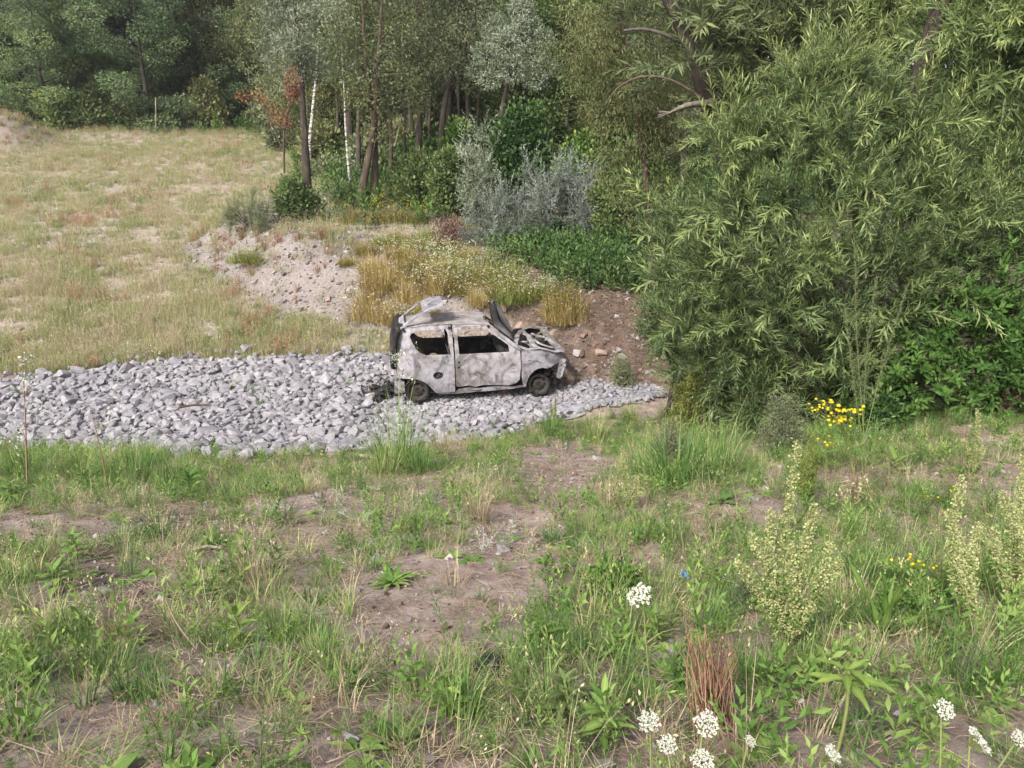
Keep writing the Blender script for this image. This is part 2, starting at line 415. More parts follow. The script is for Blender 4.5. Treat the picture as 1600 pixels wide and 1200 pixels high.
def ground_mat():
    m, nt, out = newmat('bare_ground')
    tc = N(nt, 'ShaderNodeTexCoord')
    def nz(sc, det=8, r=.6, dist=.3):
        n = N(nt, 'ShaderNodeTexNoise'); n.inputs['Scale'].default_value = sc; n.inputs['Detail'].default_value = det
        n.inputs['Roughness'].default_value = r; n.inputs['Distortion'].default_value = dist
        nt.links.new(tc.outputs['Object'], n.inputs['Vector']); return n.outputs['Fac']
    big, midn, fine = nz(.9), nz(5, 9, .68), nz(45, 6, .7)
    def mix(f, a, b, blend='MIX'):
        n = N(nt, 'ShaderNodeMix', data_type='RGBA', blend_type=blend)
        for s, v in ((0, f), (6, a), (7, b)):
            if isinstance(v, tuple): n.inputs[s].default_value = (*v, 1)
            elif isinstance(v, float): n.inputs[s].default_value = v
            else: nt.links.new(v, n.inputs[s])
        return n.outputs[2]
    def rp(src, st):
        r = ramp(nt, st); nt.links.new(src, r.inputs[0]); return r.outputs[0]
    soil = rp(midn, [(.3, (.17, .124, .106)), (.5, (.28, .216, .188)), (.72, (.385, .318, .285))])
    field = rp(midn, [(.3, (.17, .143, .115)), (.5, (.265, .225, .185)), (.7, (.36, .315, .275))])
    red = rp(midn, [(.3, (.036, .024, .019)), (.5, (.08, .053, .042)), (.75, (.18, .132, .11))])
    grav = rp(nz(16, 9, .75), [(.3, (.1, .088, .084)), (.5, (.19, .168, .16)), (.7, (.29, .262, .255))])
    dark = rp(midn, [(.3, (.06, .046, .043)), (.5, (.115, .088, .08)), (.75, (.22, .175, .155))])
    wood = rp(midn, [(.3, (.035, .038, .02)), (.5, (.07, .07, .038)), (.75, (.13, .12, .07))])
    z1 = N(nt, 'ShaderNodeAttribute', attribute_name='zone_a'); z2 = N(nt, 'ShaderNodeAttribute', attribute_name='zone_b')
    s1 = N(nt, 'ShaderNodeSeparateColor'); nt.links.new(z1.outputs['Color'], s1.inputs[0])
    s2 = N(nt, 'ShaderNodeSeparateColor'); nt.links.new(z2.outputs['Color'], s2.inputs[0])
    c = mix(s1.outputs[0], soil, field)
    c = mix(s1.outputs[1], c, red)
    c = mix(s1.outputs[2], c, grav)
    c = mix(s2.outputs[0], c, dark)
    c = mix(s2.outputs[1], c, wood)
    c = mix(1.0, c, rp(fine, [(.3, (.6, .58, .56)), (.55, (1, 1, 1)), (.75, (1.0, 1.0, 1.0))]), 'MULTIPLY')
    c = mix(1.0, c, rp(big, [(.35, (.82, .8, .78)), (.6, (1, 1, 1))]), 'MULTIPLY')
    p = N(nt, 'ShaderNodeBsdfPrincipled'); p.inputs['Roughness'].default_value = .95; p.inputs['Specular IOR Level'].default_value = .1
    nt.links.new(c, p.inputs['Base Color'])
    b = N(nt, 'ShaderNodeBump'); b.inputs['Strength'].default_value = .7; b.inputs['Distance'].default_value = .03
    hm = N(nt, 'ShaderNodeMath', operation='ADD'); nt.links.new(midn, hm.inputs[0]); nt.links.new(fine, hm.inputs[1])
    nt.links.new(hm.outputs[0], b.inputs['Height']); nt.links.new(b.outputs[0], p.inputs['Normal'])
    nt.links.new(p.outputs[0], out.inputs['Surface'])
    return m
M['ground'] = ground_mat()

# ------------------------------------------------------------------ ground
BARE = [(870, 735, 50, 34, .8), (800, 850, 40, 44, .8), (860, 745, 75, 38, 1), (905, 715, 70, 22, .8), (810, 830, 80, 42, 1), (790, 890, 60, 40, .9), (820, 930, 45, 40, .6), (600, 950, 110, 45, .8),
        (590, 1025, 80, 50, .8), (690, 985, 90, 35, .6), (110, 830, 110, 22, .8), (20, 830, 60, 25, .8), (180, 925, 90, 45, .9), (270, 818, 60, 22, .7),
        (480, 790, 55, 25, .8), (570, 800, 60, 25, .6), (1200, 790, 45, 30, .9), (1585, 745, 40, 40, .7), (330, 1050, 60, 35, .6),
        (60, 1150, 60, 30, .7), (1175, 695, 30, 18, .8), (440, 860, 60, 25, .4), (690, 900, 60, 30, .5), (230, 1000, 60, 25, .5), (620, 870, 70, 30, .4),
        (350, 830, 60, 20, .4), (880, 940, 30, 20, .5), (1450, 1180, 80, 30, .3), (700, 760, 60, 20, .3)]
DARK = [(180, 930, 120, 60, 1), (265, 820, 80, 28, .9), (350, 850, 80, 40, .7), (330, 1060, 100, 45, .7), (620, 1140, 120, 60, .4), (760, 1050, 50, 30, .7),
        (900, 1090, 120, 60, .5), (1300, 1100, 300, 100, .6), (1350, 740, 200, 60, .35), (1560, 1000, 100, 120, .4), (820, 825, 26, 10, .7), (850, 745, 60, 22, .35)]

def make_ground():
    ny, nx = 430, 340
    t = np.linspace(0, 1, ny)
    ys = -7 + 7.8 * smooth(0, .06, t) * 1.0 + 0 * t
    ys = np.concatenate([np.linspace(-7, .8, 14), .8 + 22.2 * np.linspace(0, 1, 300)[1:] ** 1.35, np.geomspace(23, 170, 120)[1:]])
    u = np.linspace(-1, 1, nx)
    half = 5.5 + np.maximum(ys, 0) * 1.05
    X = half[:, None] * (u * (0.62 + .38 * np.abs(u) ** 2))[None, :]
    Y = np.repeat(ys[:, None], nx, 1)
    Z = HT(X, Y)
    px, py, dep = proj(X, Y, Z)
    V = np.stack([X, Y, Z], -1).reshape(-1, 3)
    n0, n1 = len(ys), nx
    i = np.arange(n0 - 1)[:, None] * n1; j = np.arange(n1 - 1)[None]
    F = np.stack([i + j, i + j + 1, i + n1 + j + 1, i + n1 + j], -1).reshape(-1, 4)
    mb = MB(); mb.add(V, F)
    o = mb.build('ground', M['ground'])
    sd = poly_sd(LEDGE, X, Y)
    led = smooth(-.3, .4, sd) * (1 - smooth(2.2, 5, sd))
    n = fbm(X * .7, Y * .7, 51, 3)
    fieldm = smooth(14.5, 16.5, Y) * (1 - smooth(-.2, .5, sd) * .3)
    redm = led * smooth(-1.2, .6, X) * smooth(13.5, 15, Y) * (.6 + .6 * n)
    redm = np.maximum(redm, .55 * np.exp(-((X + 26.6) / 2.2) ** 2 - ((Y - 42.5) / 1.9) ** 2))
    redm = np.maximum(redm, .5 * smooth(13.2, 14.6, Y) * smooth(.5, 1.6, X) * (1 - smooth(16, 18, Y)))
    grav = .6 * np.exp(-((X + 26.6) / 2.2) ** 2 - ((Y - 42.5) / 1.9) ** 2) + .5 * np.exp(-((X + 22) / 4) ** 2 - ((Y - 45.6) / .7) ** 2) + led * (1 - smooth(-1.6, .2, X)) * smooth(16, 17, Y) * (.5 + .7 * n)
    darkm = np.clip(blobs(px, py, DARK), 0, 1) * (Y < 13) * (dep > 0) + .55 * smooth(10.0, 11, Y) * (1 - smooth(15.3, 16.2, Y)) * (1 - smooth(.5, 2.0, X))
    wood = smooth(19, 24, Y) * smooth(-3.2, -1.0, X) + smooth(46, 49, Y) + .8 * smooth(5, 7, X) * smooth(6, 9, Y)
    for nm, (a, b, c) in (('zone_a', (fieldm, redm, grav)), ('zone_b', (darkm, np.clip(wood, 0, 1), darkm * 0))):
        at_ = o.data.attributes.new(nm, 'FLOAT_COLOR', 'POINT')
        d = np.stack([a, b, c, np.ones_like(a)], -1).reshape(-1, 4)
        at_.data.foreach_set('color', np.clip(d, 0, 1).astype(np.float32).ravel())
    return tag(o, kind='structure')
make_ground()
# ------------------------------------------------------------------ burnt-out car
def in_poly(poly, x, y):
    c = False; n = len(poly)
    for k in range(n):
        ax, ay = poly[k]; bx, by = poly[(k + 1) % n]
        if (ay > y) != (by > y) and x < ax + (y - ay) * (bx - ax) / (by - ay): c = not c
    return c

def densify(poly, step):
    out = []
    for k in range(len(poly)):
        a, b = np.array(poly[k]), np.array(poly[(k + 1) % len(poly)])
        n = max(1, int(np.linalg.norm(b - a) / step))
        for i in range(n): out.append(tuple(a + (b - a) * i / n))
    return out

def sheet(outline, holes=(), step=.06):
    """triangulated flat sheet with holes -> 2D verts, tris"""
    out = densify(outline, step); hs = [densify(h, step * .7) for h in holes]
    P, E = list(out), [(k, (k + 1) % len(out)) for k in range(len(out))]
    for h in hs:
        b = len(P); P += h; E += [(b + k, b + (k + 1) % len(h)) for k in range(len(h))]
    A = np.array(out); lo, hi = A.min(0), A.max(0)
    B = np.array(P)
    for i, gx in enumerate(np.arange(lo[0], hi[0], step)):
        for gy in np.arange(lo[1], hi[1], step):
            q = (gx + (.5 * step if False else 0), gy + (step / 2 if i % 2 else 0))
            if in_poly(out, *q) and not any(in_poly(h, *q) for h in hs) and np.min(np.hypot(B[:, 0] - q[0], B[:, 1] - q[1])) > step * .45: P.append(q)
    vv, _, ff, *_ = delaunay_2d_cdt([Vector(p) for p in P], E, [], 0, 1e-6)
    V = np.array([(v.x, v.y) for v in vv]); F = []
    for f in ff:
        c = V[list(f)].mean(0)
        if in_poly(out, *c) and not any(in_poly(h, *c) for h in hs): F.append(list(f))
    return V, F

def shell(mb, V3, F, offs, tint=.5, mat=0, inner=None):
    """give a sheet thickness: offs = per-vertex offset vectors"""
    V3 = np.asarray(V3); n = len(V3)
    ed = {}
    for f in F:
        for k in range(3):
            e = (f[k], f[(k + 1) % 3]); ed[e] = 1
    side = []
    for (a, b) in ed:
        if (b, a) not in ed: side += [[a, b + n, b], [a, a + n, b + n]]
    back = [[f[2] + n, f[1] + n, f[0] + n] for f in F]
    VV = np.concatenate([V3, V3 + offs])
    if inner is None: mb.add(VV, [list(f) for f in F] + back + side, tint, mat); return
    mb.add(VV, [list(f) for f in F] + side, tint, mat)
    mb.F.append(np.array(back) + mb.n - len(VV)); mb.M.append(np.full(len(back), inner))

def cz(X, Y): return ((X - 258) / 327.0, (752 - Y) / 331.0)
def C_(L): return [cz(*p) for p in L]

def halfw(x, z):
    x = np.asarray(x, float); z = np.asarray(z, float)
    wv = .745 - .36 * np.clip(z - .87, 0, 1) - .12 * np.clip(.32 - z, 0, 1)
    wv = wv - .025 * ((z - .62) / .4) ** 2 * (z < .9)
    wv = wv - .09 * np.clip((.45 - x) / .45, 0, 2) ** 2 - .17 * np.clip((x - 2.35) / .75, 0, 2) ** 2
    wv = wv - .012 * np.exp(-((z - .47) / .025) ** 2) * (x > 1.0) * (x < 2.25)
    return wv

def dent(x, z, s, amp):
    return amp * (fbm(x * 2.6 + 5, z * 2.6, s, 3) - .5) * 2

def side_panel(name, outline, holes, side, mat, parent, dy=0.0, amp=.012, step=.05, th=.014, s=1, label=None):
    V, F = sheet(outline, holes, step)
    y = halfw(V[:, 0], V[:, 1]) + dy + dent(V[:, 0], V[:, 1], s, amp)
    V3 = np.stack([V[:, 0], side * y, V[:, 1]], -1)
    if side > 0: F = [f[::-1] for f in F]
    mb = MB(); shell(mb, V3, [f if side < 0 else f for f in F], np.array([0, -side * th, 0]), inner=1)
    o = mb.build(name, [mat, M['sootsteel']], parent, smooth_sh=False)
    bv = o.data
    for p in bv.polygons: p.use_smooth = True
    o.data.set_sharp_from_angle(angle=R(35))
    if label: o['label'] = label
    return o

def ell(cx, cy_, rx, ry, n=16):
    return [(cx + rx * math.cos(2 * math.pi * k / n), cy_ + ry * math.sin(2 * math.pi * k / n)) for k in range(n)]

QUARTER = [(297, 300), (360, 291), (420, 287), (592, 284), (599, 330), (604, 460), (606, 600), (606, 702), (492, 704), (478, 690), (462, 668), (440, 642),
           (415, 622), (385, 609), (350, 602), (300, 600), (262, 598), (256, 560), (256, 500), (262, 440), (275, 370)]
QHOLE = [(345, 347), (352, 328), (385, 316), (430, 311), (560, 307), (572, 330), (584, 457), (440, 456), (405, 442), (378, 415), (355, 375)]
DOOR = [(612, 302), (800, 300), (822, 306), (858, 335), (950, 412), (985, 440), (1012, 458), (1016, 560), (1008, 640), (985, 664), (940, 676), (860, 668),
        (780, 664), (730, 675), (690, 662), (640, 668), (614, 664), (612, 560), (611, 460)]
DHOLE = [(629, 313), (790, 312), (812, 318), (845, 345), (940, 415), (945, 457), (637, 459)]
PILLAR = [(606, 283), (700, 284), (760, 287), (830, 292), (860, 315), (985, 412), (1018, 447), (1013, 453), (985, 436), (950, 408), (858, 331), (822, 302), (800, 296), (606, 297)]
FENDER = [(1020, 450), (1100, 455), (1180, 462), (1268, 476), (1284, 498), (1290, 525), (1268, 552), (1225, 570), (1190, 582), (1160, 575), (1130, 575), (1100, 588),
          (1075, 612), (1058, 645), (1050, 690), (1037, 690), (1022, 640), (1021, 560)]
SILL = [(500, 706), (606, 704), (640, 686), (700, 678), (760, 690), (860, 680), (960, 690), (1036, 684), (1044, 694), (960, 703), (840, 709), (640, 716), (505, 718)]

car = empty('burnt_car')
tag(car, 'burnt-out small hatchback without glass or paint, tailgate thrown up, in the stone ditch', 'car')

for s in (-1, 1):
    q = side_panel('rear_quarter_panel', C_(QUARTER), [C_(QHOLE), C_(ell(505, 586, 31, 23))], s, M['steel'], car, s=3)
    if s < 0:
        mb = MB()                                    # burnt-out filler recess behind the hole
        c = cz(505, 586); yy = -float(halfw(*c)) + .045
        Vv = np.array([(c[0] + .09 * math.cos(a), yy, c[1] + .07 * math.sin(a)) for a in np.linspace(0, 2 * np.pi, 14, endpoint=False)])
        mb.add(np.concatenate([Vv, [(c[0], yy + .03, c[1])]]), [[k, (k + 1) % 14, 14] for k in range(14)])
        mb.tube([(c[0] + .01, yy + .02, c[1] - .005), (c[0] + .01, yy - .015, c[1] - .002)], .032, 10)
        mb.build('fuel_filler', M['rimsteel'], q)
    dr = side_panel('door', C_(DOOR), [C_(DHOLE), C_(ell(635, 508, 7, 7, 8)), C_(ell(633, 541, 6, 6, 8))], s, M['doorsteel'], car, dy=.004, amp=.014, s=8)
    mb = MB()                                        # inner door frame bar seen through the window
    a, b = cz(640, 462), cz(945, 462)
    mb.tube([(a[0], s * .66, a[1] - .02), ((a[0] + b[0]) / 2, s * .665, a[1] - .015), (b[0], s * .66, b[1] - .02)], .022, 6)
    mb.build('inner_door_bar', M['sootsteel'], dr)
    side_panel('windscreen_pillar', C_(PILLAR), [], s, M['steel'], car, dy=.002, amp=.004, step=.04, s=12, th=.04)
    fd = C_(FENDER)
    if s > 0: fd = [(x, z + .14 * smooth(2.2, 2.45, x) * (z > .7)) for x, z in fd]
    side_panel('front_wing', fd, [C_(ell(1068, 520, 5, 5, 8))], s, M['steel'], car, amp=.018, s=15)
    side_panel('sill', C_(SILL), [], s, M['doorsteel'], car, dy=-.02, amp=.03, s=19, th=.05)

# roof
rl = [(300, 298), (420, 286), (600, 282), (760, 286), (834, 294)]
rx = np.array([cz(*p)[0] for p in rl]); rz = np.array([cz(*p)[1] for p in rl])
nx_, ny_ = 34, 18
gx = np.linspace(rx[0], rx[-1], nx_); t = np.linspace(-1, 1, ny_)
ez = np.interp(gx, rx, rz)
hw = halfw(gx, ez) - .002
X, T = np.meshgrid(gx, t, indexing='ij')
crown = .012 * np.sin(np.clip((gx - gx[0]) / (gx[-1] - gx[0]), 0, 1) * np.pi * .9 + .18)
Zr = ez[:, None] + .012 + (crown + .008)[:, None] * (1 - np.abs(T) ** 3.2) + .022 * (fbm(X * 2.4, T * 2, 77, 3) - .5)
V3 = np.stack([X, hw[:, None] * T, Zr], -1).reshape(-1, 3)
i = np.arange(nx_ - 1)[:, None] * ny_; j = np.arange(ny_ - 1)[None]
F4 = np.stack([i + j, i + ny_ + j, i + ny_ + j + 1, i + j + 1], -1).reshape(-1, 4)
F3 = np.concatenate([F4[:, [0, 1, 2]], F4[:, [0, 2, 3]]]).tolist()
mb = MB(); shell(mb, V3, F3, np.array([0, 0, -.02]), inner=1)
roof = mb.build('roof', [M['roofsteel'], M['sootsteel']], car); roof.data.set_sharp_from_angle(angle=R(40))
mb = MB()                                            # gutter line along each roof edge
for s in (-1, 1):
    mb = MB(); mb.tube(np.stack([gx, s * (hw + .004), ez + .008], -1), .011, 5)
    mb.build('roof_gutter', M['doorsteel'], roof)
for s in (gx[0] + .02, gx[-1] - .03, 1.0):
    mb = MB(); mb.tube([(s, -.6, 1.36), (s, 0, 1.40), (s, .6, 1.36)], .028, 6)
    mb.build('roof_cross_member', M['sootsteel'], car)

# tailgate flung up over the roof
a0 = np.array(cz(292, 283)); a1 = np.array(cz(540, 143)); dirv = (a1 - a0); L = np.linalg.norm(dirv); dirv /= L; nrm = np.array([-dirv[1], dirv[0]])
hwid = lambda s: .56 + .06 * s / L
TG = [(-.60, -.03), (.60, -.03), (.63, .40), (.62, L * .8), (.56, L - .02), (.3, L + .02), (-.3, L + .02), (-.56, L), (-.62, L * .8), (-.63, .40)]
TH = [(-.50, .09), (.50, .09), (.53, .44), (.40, .50), (-.40, .50), (-.53, .44)]
V, F = sheet(TG, [TH, ell(-.25, .66, .05, .02, 8)], .06)
tt, ss = V[:, 0], V[:, 1]
bow = .05 * np.sin(np.clip(ss / L, 0, 1) * np.pi) - .07 * (np.abs(tt) / .62) ** 3 * 0.5 - .035 * np.clip((ss - .52) / .3, 0, 2) ** 2
xx = a0[0] + dirv[0] * ss + nrm[0] * bow; zz = a0[1] + dirv[1] * ss + nrm[1] * bow + .02 * (fbm(tt * 2, ss * 3, 4, 3) - .5)
yy = tt * (1 - .10 * (1 - ss / L))
V3 = np.stack([xx, yy, zz], -1)
mb = MB(); shell(mb, V3, F, np.array([nrm[0] * -.035, 0, nrm[1] * -.035]))
tg = mb.build('tailgate', M['steel'], car, smooth_sh=False)
tg['label'] = 'burnt tailgate frame flung up over the roof'
mb = MB(); e = V3[np.argmax(ss - .3 * np.abs(tt + .35))]
mb.box(e + np.array([.02, 0, .01]), (.07, .10, .05)); mb.box(e + np.array([.05, .05, .0]), (.05, .05, .08))
mb.build('latch', M['ashsteel'], tg, smooth_sh=False)
for s in (-1, 1):
    mb = MB(); mb.box((a0[0] - .01, s * .45, a0[1] + .01), (.09, .07, .05))
    mb.build('hinge', M['sootsteel'], tg, smooth_sh=False)

# rear opening, rear panel and floor
mb = MB()
loop = [(.03, -.62, 1.34), (-.05, -.67, 1.0), (-.06, -.68, .70), (-.06, 0, .66), (-.06, .68, .70), (-.05, .67, 1.0), (.03, .62, 1.34)]
mb.tube(loop, .055, 8); mb.tube([(.05, -.6, 1.36), (.05, .6, 1.36)], .05, 8)
mb.build('hatch_surround', M['sootsteel'], car)
mb = MB(); V, F = sheet([(-.67, .36), (.67, .36), (.68, .66), (-.68, .66)], [ell(-.3, .5, .05, .05), ell(.3, .5, .05, .05)], .1)
V3 = np.stack([-.05 + .03 * (fbm(V[:, 0] * 4, V[:, 1] * 4, 3) - .5), V[:, 0], V[:, 1]], -1); shell(mb, V3, F, np.array([.03, 0, 0]))
mb.box((.03, -.66, .30), (.19, .10, .20)); mb.box((.03, .66, .30), (.19, .10, .20))
mb.build('rear_panel', M['steel'], car, smooth_sh=False)
mb = MB()
mb.box((1.15, 0, .27), (2.1, 1.25, .03)); mb.box((1.15, 0, .31), (2.0, .22, .12)); mb.box((.35, 0, .42), (.55, 1.0, .05))
for s in (-1, 1): mb.box((1.3, s * .55, .23), (1.7, .10, .10))
mb.box((2.1, 0, .56), (.05, 1.3, .62))
mb.build('floor_pan', M['sootsteel'], car, smooth_sh=False)
for xw in (.36, 2.68):                               # inner wheel arches
    for s in (-1, 1):
        mb = MB()
        an = np.linspace(-.15, np.pi + .15, 12)
        A = np.array([(xw + .33 * math.cos(q), s * .70, .22 + .33 * math.sin(q)) for q in an])
        B = A.copy(); B[:, 1] = s * .42
        mb.add(np.concatenate([A, B]), [[k, k + 1, k + 13, k + 12] for k in range(11)])
        mb.add(np.concatenate([B, [(xw, s * .42, .2)]]), [[k, k + 1, 12] for k in range(11)])
        mb.build('inner_wheel_arch', M['sootsteel'], car)
# wheels: bare scorched rims
def wheel(xw, s):
    wroot = empty('wheel', (xw, s * .62, .205)); wroot.parent = car
    mb = MB()
    prof = [(.0, .035), (.05, .045), (.075, .05), (.11, .022), (.135, .02), (.15, .045), (.158, .055), (.168, .072), (.183, .078), (.188, .07), (.17, .05),
            (.155, .0), (.165, -.05), (.188, -.07), (.183, -.078), (.15, -.06)]
    n = 28; an = np.linspace(0, 2 * np.pi, n, endpoint=False)
    V = np.array([[(r * math.cos(q), s * yv, r * math.sin(q)) for q in an] for r, yv in prof]).reshape(-1, 3)
    F = []
    for a in range(len(prof) - 1):
        for b in range(n):
            if a == 3 and b % 3 == 0: continue      # ventilation slots
            F.append([a * n + b, a * n + (b + 1) % n, (a + 1) * n + (b + 1) % n, (a + 1) * n + b])
    mb.add(V, F)
    rim = mb.build('rim', M['rimsteel'], wroot)
    mb = MB()
    for rr, yv in ((.2, .08), (.2, -.08)):          # steel bead wires and ash that are left of the tyre
        mb.tube(np.array([(rr * math.cos(q) * (1 + .03 * math.sin(5 * q)), s * yv, rr * math.sin(q) * (1 + .03 * math.sin(5 * q))) for q in np.linspace(0, 2 * np.pi, 30)]), .012, 5, cap=False)
    for q in np.linspace(3.6, 5.8, 16): mb.box((.205 * math.cos(q), s * rng.uniform(-.05, .09), .20 * math.sin(q)), (.06, .07, .04), Matrix.Rotation(q, 3, 'Y'))
    mb.build('burnt_tyre', M['sootsteel'], wroot)
    mb = MB(); mb.tube([(0, -s * .04, 0), (0, s * .02, 0)], .11, 14); mb.tube([(0, s * .02, 0), (0, s * .065, 0)], .03, 8)
    mb.build('brake_drum', M['sootsteel'], wroot)
for xw in (.36, 2.68):
    for s in (-1, 1): wheel(xw, s)

# bonnet, folded back and twisted against the windscreen
nearE = np.array([cz(978, 398), cz(915, 350), cz(858, 302), cz(842, 225), cz(830, 152)]); farE = np.array([cz(1004, 396), cz(985, 345), cz(958, 290), cz(930, 235), cz(905, 196)])
mb = MB(); nu, nv = 20, 10
us = np.linspace(0, 1, nu); k = np.linspace(0, 1, 5)
NE = np.stack([np.interp(us, k, nearE[:, 0]), np.full(nu, -.52), np.interp(us, k, nearE[:, 1])], -1)
FE = np.stack([np.interp(us, k, farE[:, 0]), np.full(nu, .16), np.interp(us, k, farE[:, 1])], -1)
vsn = np.linspace(0, 1, nv)
G = NE[:, None] * (1 - vsn)[None, :, None] + FE[:, None] * vsn[None, :, None]
G[:, :, 0] += .05 * np.sin(vsn * np.pi)[None] * -1 + .04 * (fbm(us[:, None] * 4 + 0 * vsn, vsn[None] * 4 + 0 * us[:, None], 91, 3) - .5)
G[-1, :, 2] += .05 * (fbm(vsn * 7, vsn * 0, 13, 2) - .5) * 2
i = np.arange(nu - 1)[:, None] * nv; j = np.arange(nv - 1)[None]
F4 = np.stack([i + j, i + nv + j, i + nv + j + 1, i + j + 1], -1).reshape(-1, 4)
F3 = np.concatenate([F4[:, [0, 1, 2]], F4[:, [0, 2, 3]]]).tolist()
shell(mb, G.reshape(-1, 3), F3, np.array([.022, 0, .01]))
bon = mb.build('bonnet', M['roofsteel'], car, smooth_sh=False); bon['label'] = 'twisted bonnet folded back against the windscreen opening'
mb = MB(); mb.tube(NE + np.array([.0, -.008, 0]), .016, 6); mb.tube(FE + np.array([.0, .01, 0]), .022, 6); mb.tube((NE * .55 + FE * .45) + np.array([.03, 0, .015]), .022, 6)
mb.build('bonnet_rib', M['sootsteel'], bon)

# crumpled bonnet frame and engine bay
def ip(X, Y, y):                                     # picture position on the car at lateral y, for pieces further in
    d = y + .74
    return np.array([(X + 37 * d - 258) / 327.0, y, (752 - (Y + 43 * d)) / 331.0])
mb = MB()
def strip(pts, w_, th=.012):
    pts = np.array(pts, float); n = 6
    ts = np.linspace(0, 1, n * (len(pts) - 1) + 1); kk = np.linspace(0, 1, len(pts))
    Q = np.stack([np.interp(ts, kk, pts[:, q]) for q in range(3)], -1)
    Q += .07 * (np.stack([fbm(Q[:, 0] * 6 + q * 9, Q[:, 1] * 6, 14 + q, 3) for q in range(3)], -1) - .5) * np.array([.8, .5, 1.])
    T = np.gradient(Q, axis=0); T /= np.linalg.norm(T, axis=1)[:, None]
    S = np.cross(T, [0, 0, 1.]); S /= np.linalg.norm(S, axis=1)[:, None] + 1e-9
    up = np.cross(S, T)
    W = [Q + S * w_ / 2, Q + up * .012, Q - S * w_ / 2]
    V = np.stack(W, 1).reshape(-1, 3); m_ = len(Q)
    F = []
    for a in range(m_ - 1):
        for b in range(2): F += [[a * 3 + b, a * 3 + b + 1, a * 3 + b + 4], [a * 3 + b, a * 3 + b + 4, a * 3 + b + 3]]
    shell(mb, V, F, np.array([0, 0, -th]))
strip([ip(985, 420, -.6), ip(1060, 440, -.66), ip(1150, 448, -.66), ip(1240, 468, -.6), ip(1278, 474, -.5)], .13)
strip([ip(1045, 350, .55), ip(1110, 345, .6), ip(1190, 352, .55)], .12)
strip([ip(1190, 352, .55), ip(1210, 400, .3), ip(1250, 450, -.2), ip(1275, 472, -.5)], .16)
strip([ip(1042, 352, .5), ip(1085, 390, .15), ip(1095, 430, -.25), ip(1130, 450, -.6)], .11)
strip([ip(1042, 352, .5), ip(1010, 380, .1), ip(985, 420, -.55)], .09)
strip([ip(1085, 395, .1), ip(1150, 430, -.3), ip(1225, 455, -.4)], .06)
strip([ip(1195, 365, .5), ip(1150, 385, .3), ip(1130, 420, .0)], .05)
for q in range(7):
    p0 = ip(rng.uniform(1000, 1240), rng.uniform(385, 455), rng.uniform(-.5, .4)); strip([p0, p0 + rng.normal(0, .09, 3) * [1, 1, .5], p0 + rng.normal(0, .16, 3) * [1, 1, .4]], rng.uniform(.02, .09))
bf = mb.build('bonnet_frame', M['doorsteel'], car, smooth_sh=False); bf['label'] = 'crumpled bonnet inner frame lying over the engine bay'
mb = MB()
mb.box((2.55, .05, .52), (.55, .6, .34)); mb.tube([(2.3, -.2, .72), (2.75, .2, .70)], .09, 10); mb.tube([(2.45, .35, .6), (2.8, .35, .55)], .12, 10)
mb.tube([(2.6, -.52, .25), (2.58, -.48, .70)], .06, 8); mb.tube([(2.6, .52, .25), (2.58, .48, .70)], .06, 8)
mb.tube([(2.2, -.3, .78), (2.5, -.1, .76), (2.7, .3, .7)], .03, 6); mb.tube([(2.3, .1, .80), (2.5, -.4, .70), (2.8, -.45, .6)], .025, 6)
mb.box((2.85, -.42, .44), (.14, .14, .16)); mb.tube([(2.86, -.58, .42), (2.86, -.44, .42)], .07, 10)
mb.build('engine', M['sootsteel'], car, smooth_sh=False)
mb = MB()
for s in (-1, 1): mb.box((2.55, s * .46, .60), (.85, .05, .10))
mb.box((2.98, 0, .34), (.06, 1.1, .10)); mb.box((2.96, 0, .66), (.06, 1.15, .07))
mb.build('chassis_rail', M['sootsteel'], car, smooth_sh=False)
mb = MB()                                            # hanging bumper bracket with punched holes
V, F = sheet(C_([(1272, 545), (1292, 528), (1305, 540), (1314, 562), (1302, 600), (1290, 642), (1272, 658), (1252, 650), (1262, 600)]),
             [C_(ell(1287, 572, 6, 8, 8)), C_(ell(1282, 600, 5, 7, 8)), C_(ell(1276, 627, 5, 7, 8))], .03)
V3 = np.stack([V[:, 0], -.60 + .06 * (fbm(V[:, 0] * 7, V[:, 1] * 7, 5, 2) - .5), V[:, 1]], -1); shell(mb, V3, F, np.array([0, .03, 0]))
mb.tube([cz(1296, 540)[0:1] + (-.62,) + cz(1296, 540)[1:], cz(1318, 556)[0:1] + (-.5,) + cz(1318, 556)[1:], cz(1316, 560)[0:1] + (.5,) + cz(1316, 560)[1:]], .04, 7)
mb.build('bumper_bracket', M['steel'], car, smooth_sh=False)

# inside: seat frames, rear seat back, dashboard beam, steering wheel
for sy in (-.33, .33):
    mb = MB()
    bk = [(1.18, sy - .2, .42), (1.02, sy - .2, .72), (.95, sy - .17, .98), (.95, sy + .17, .98), (1.02, sy + .2, .72), (1.18, sy + .2, .42)]
    mb.tube(bk, .018, 6)
    for q in np.linspace(.2, .85, 7):
        a = np.array(bk[0]) * (1 - q) + np.array([.95, sy - .2, .98]) * q; b = a + np.array([0, .4, 0]); mb.tube([a, (a + b) / 2 + np.array([.03, 0, 0]), b], .006, 4)
    mb.tube([(1.18, sy - .2, .42), (1.62, sy - .2, .42), (1.62, sy + .2, .42), (1.18, sy + .2, .42)], .02, 6)
    for q in np.linspace(1.22, 1.6, 6): mb.tube([(q, sy - .2, .42), (q, sy, .38), (q, sy + .2, .42)], .006, 4)
    for q in (1.22, 1.58): mb.tube([(q, sy - .18, .42), (q, sy - .18, .28)], .015, 4); mb.tube([(q, sy + .18, .42), (q, sy + .18, .28)], .015, 4)
    mb.build('seat_frame', M['rimsteel'], car)
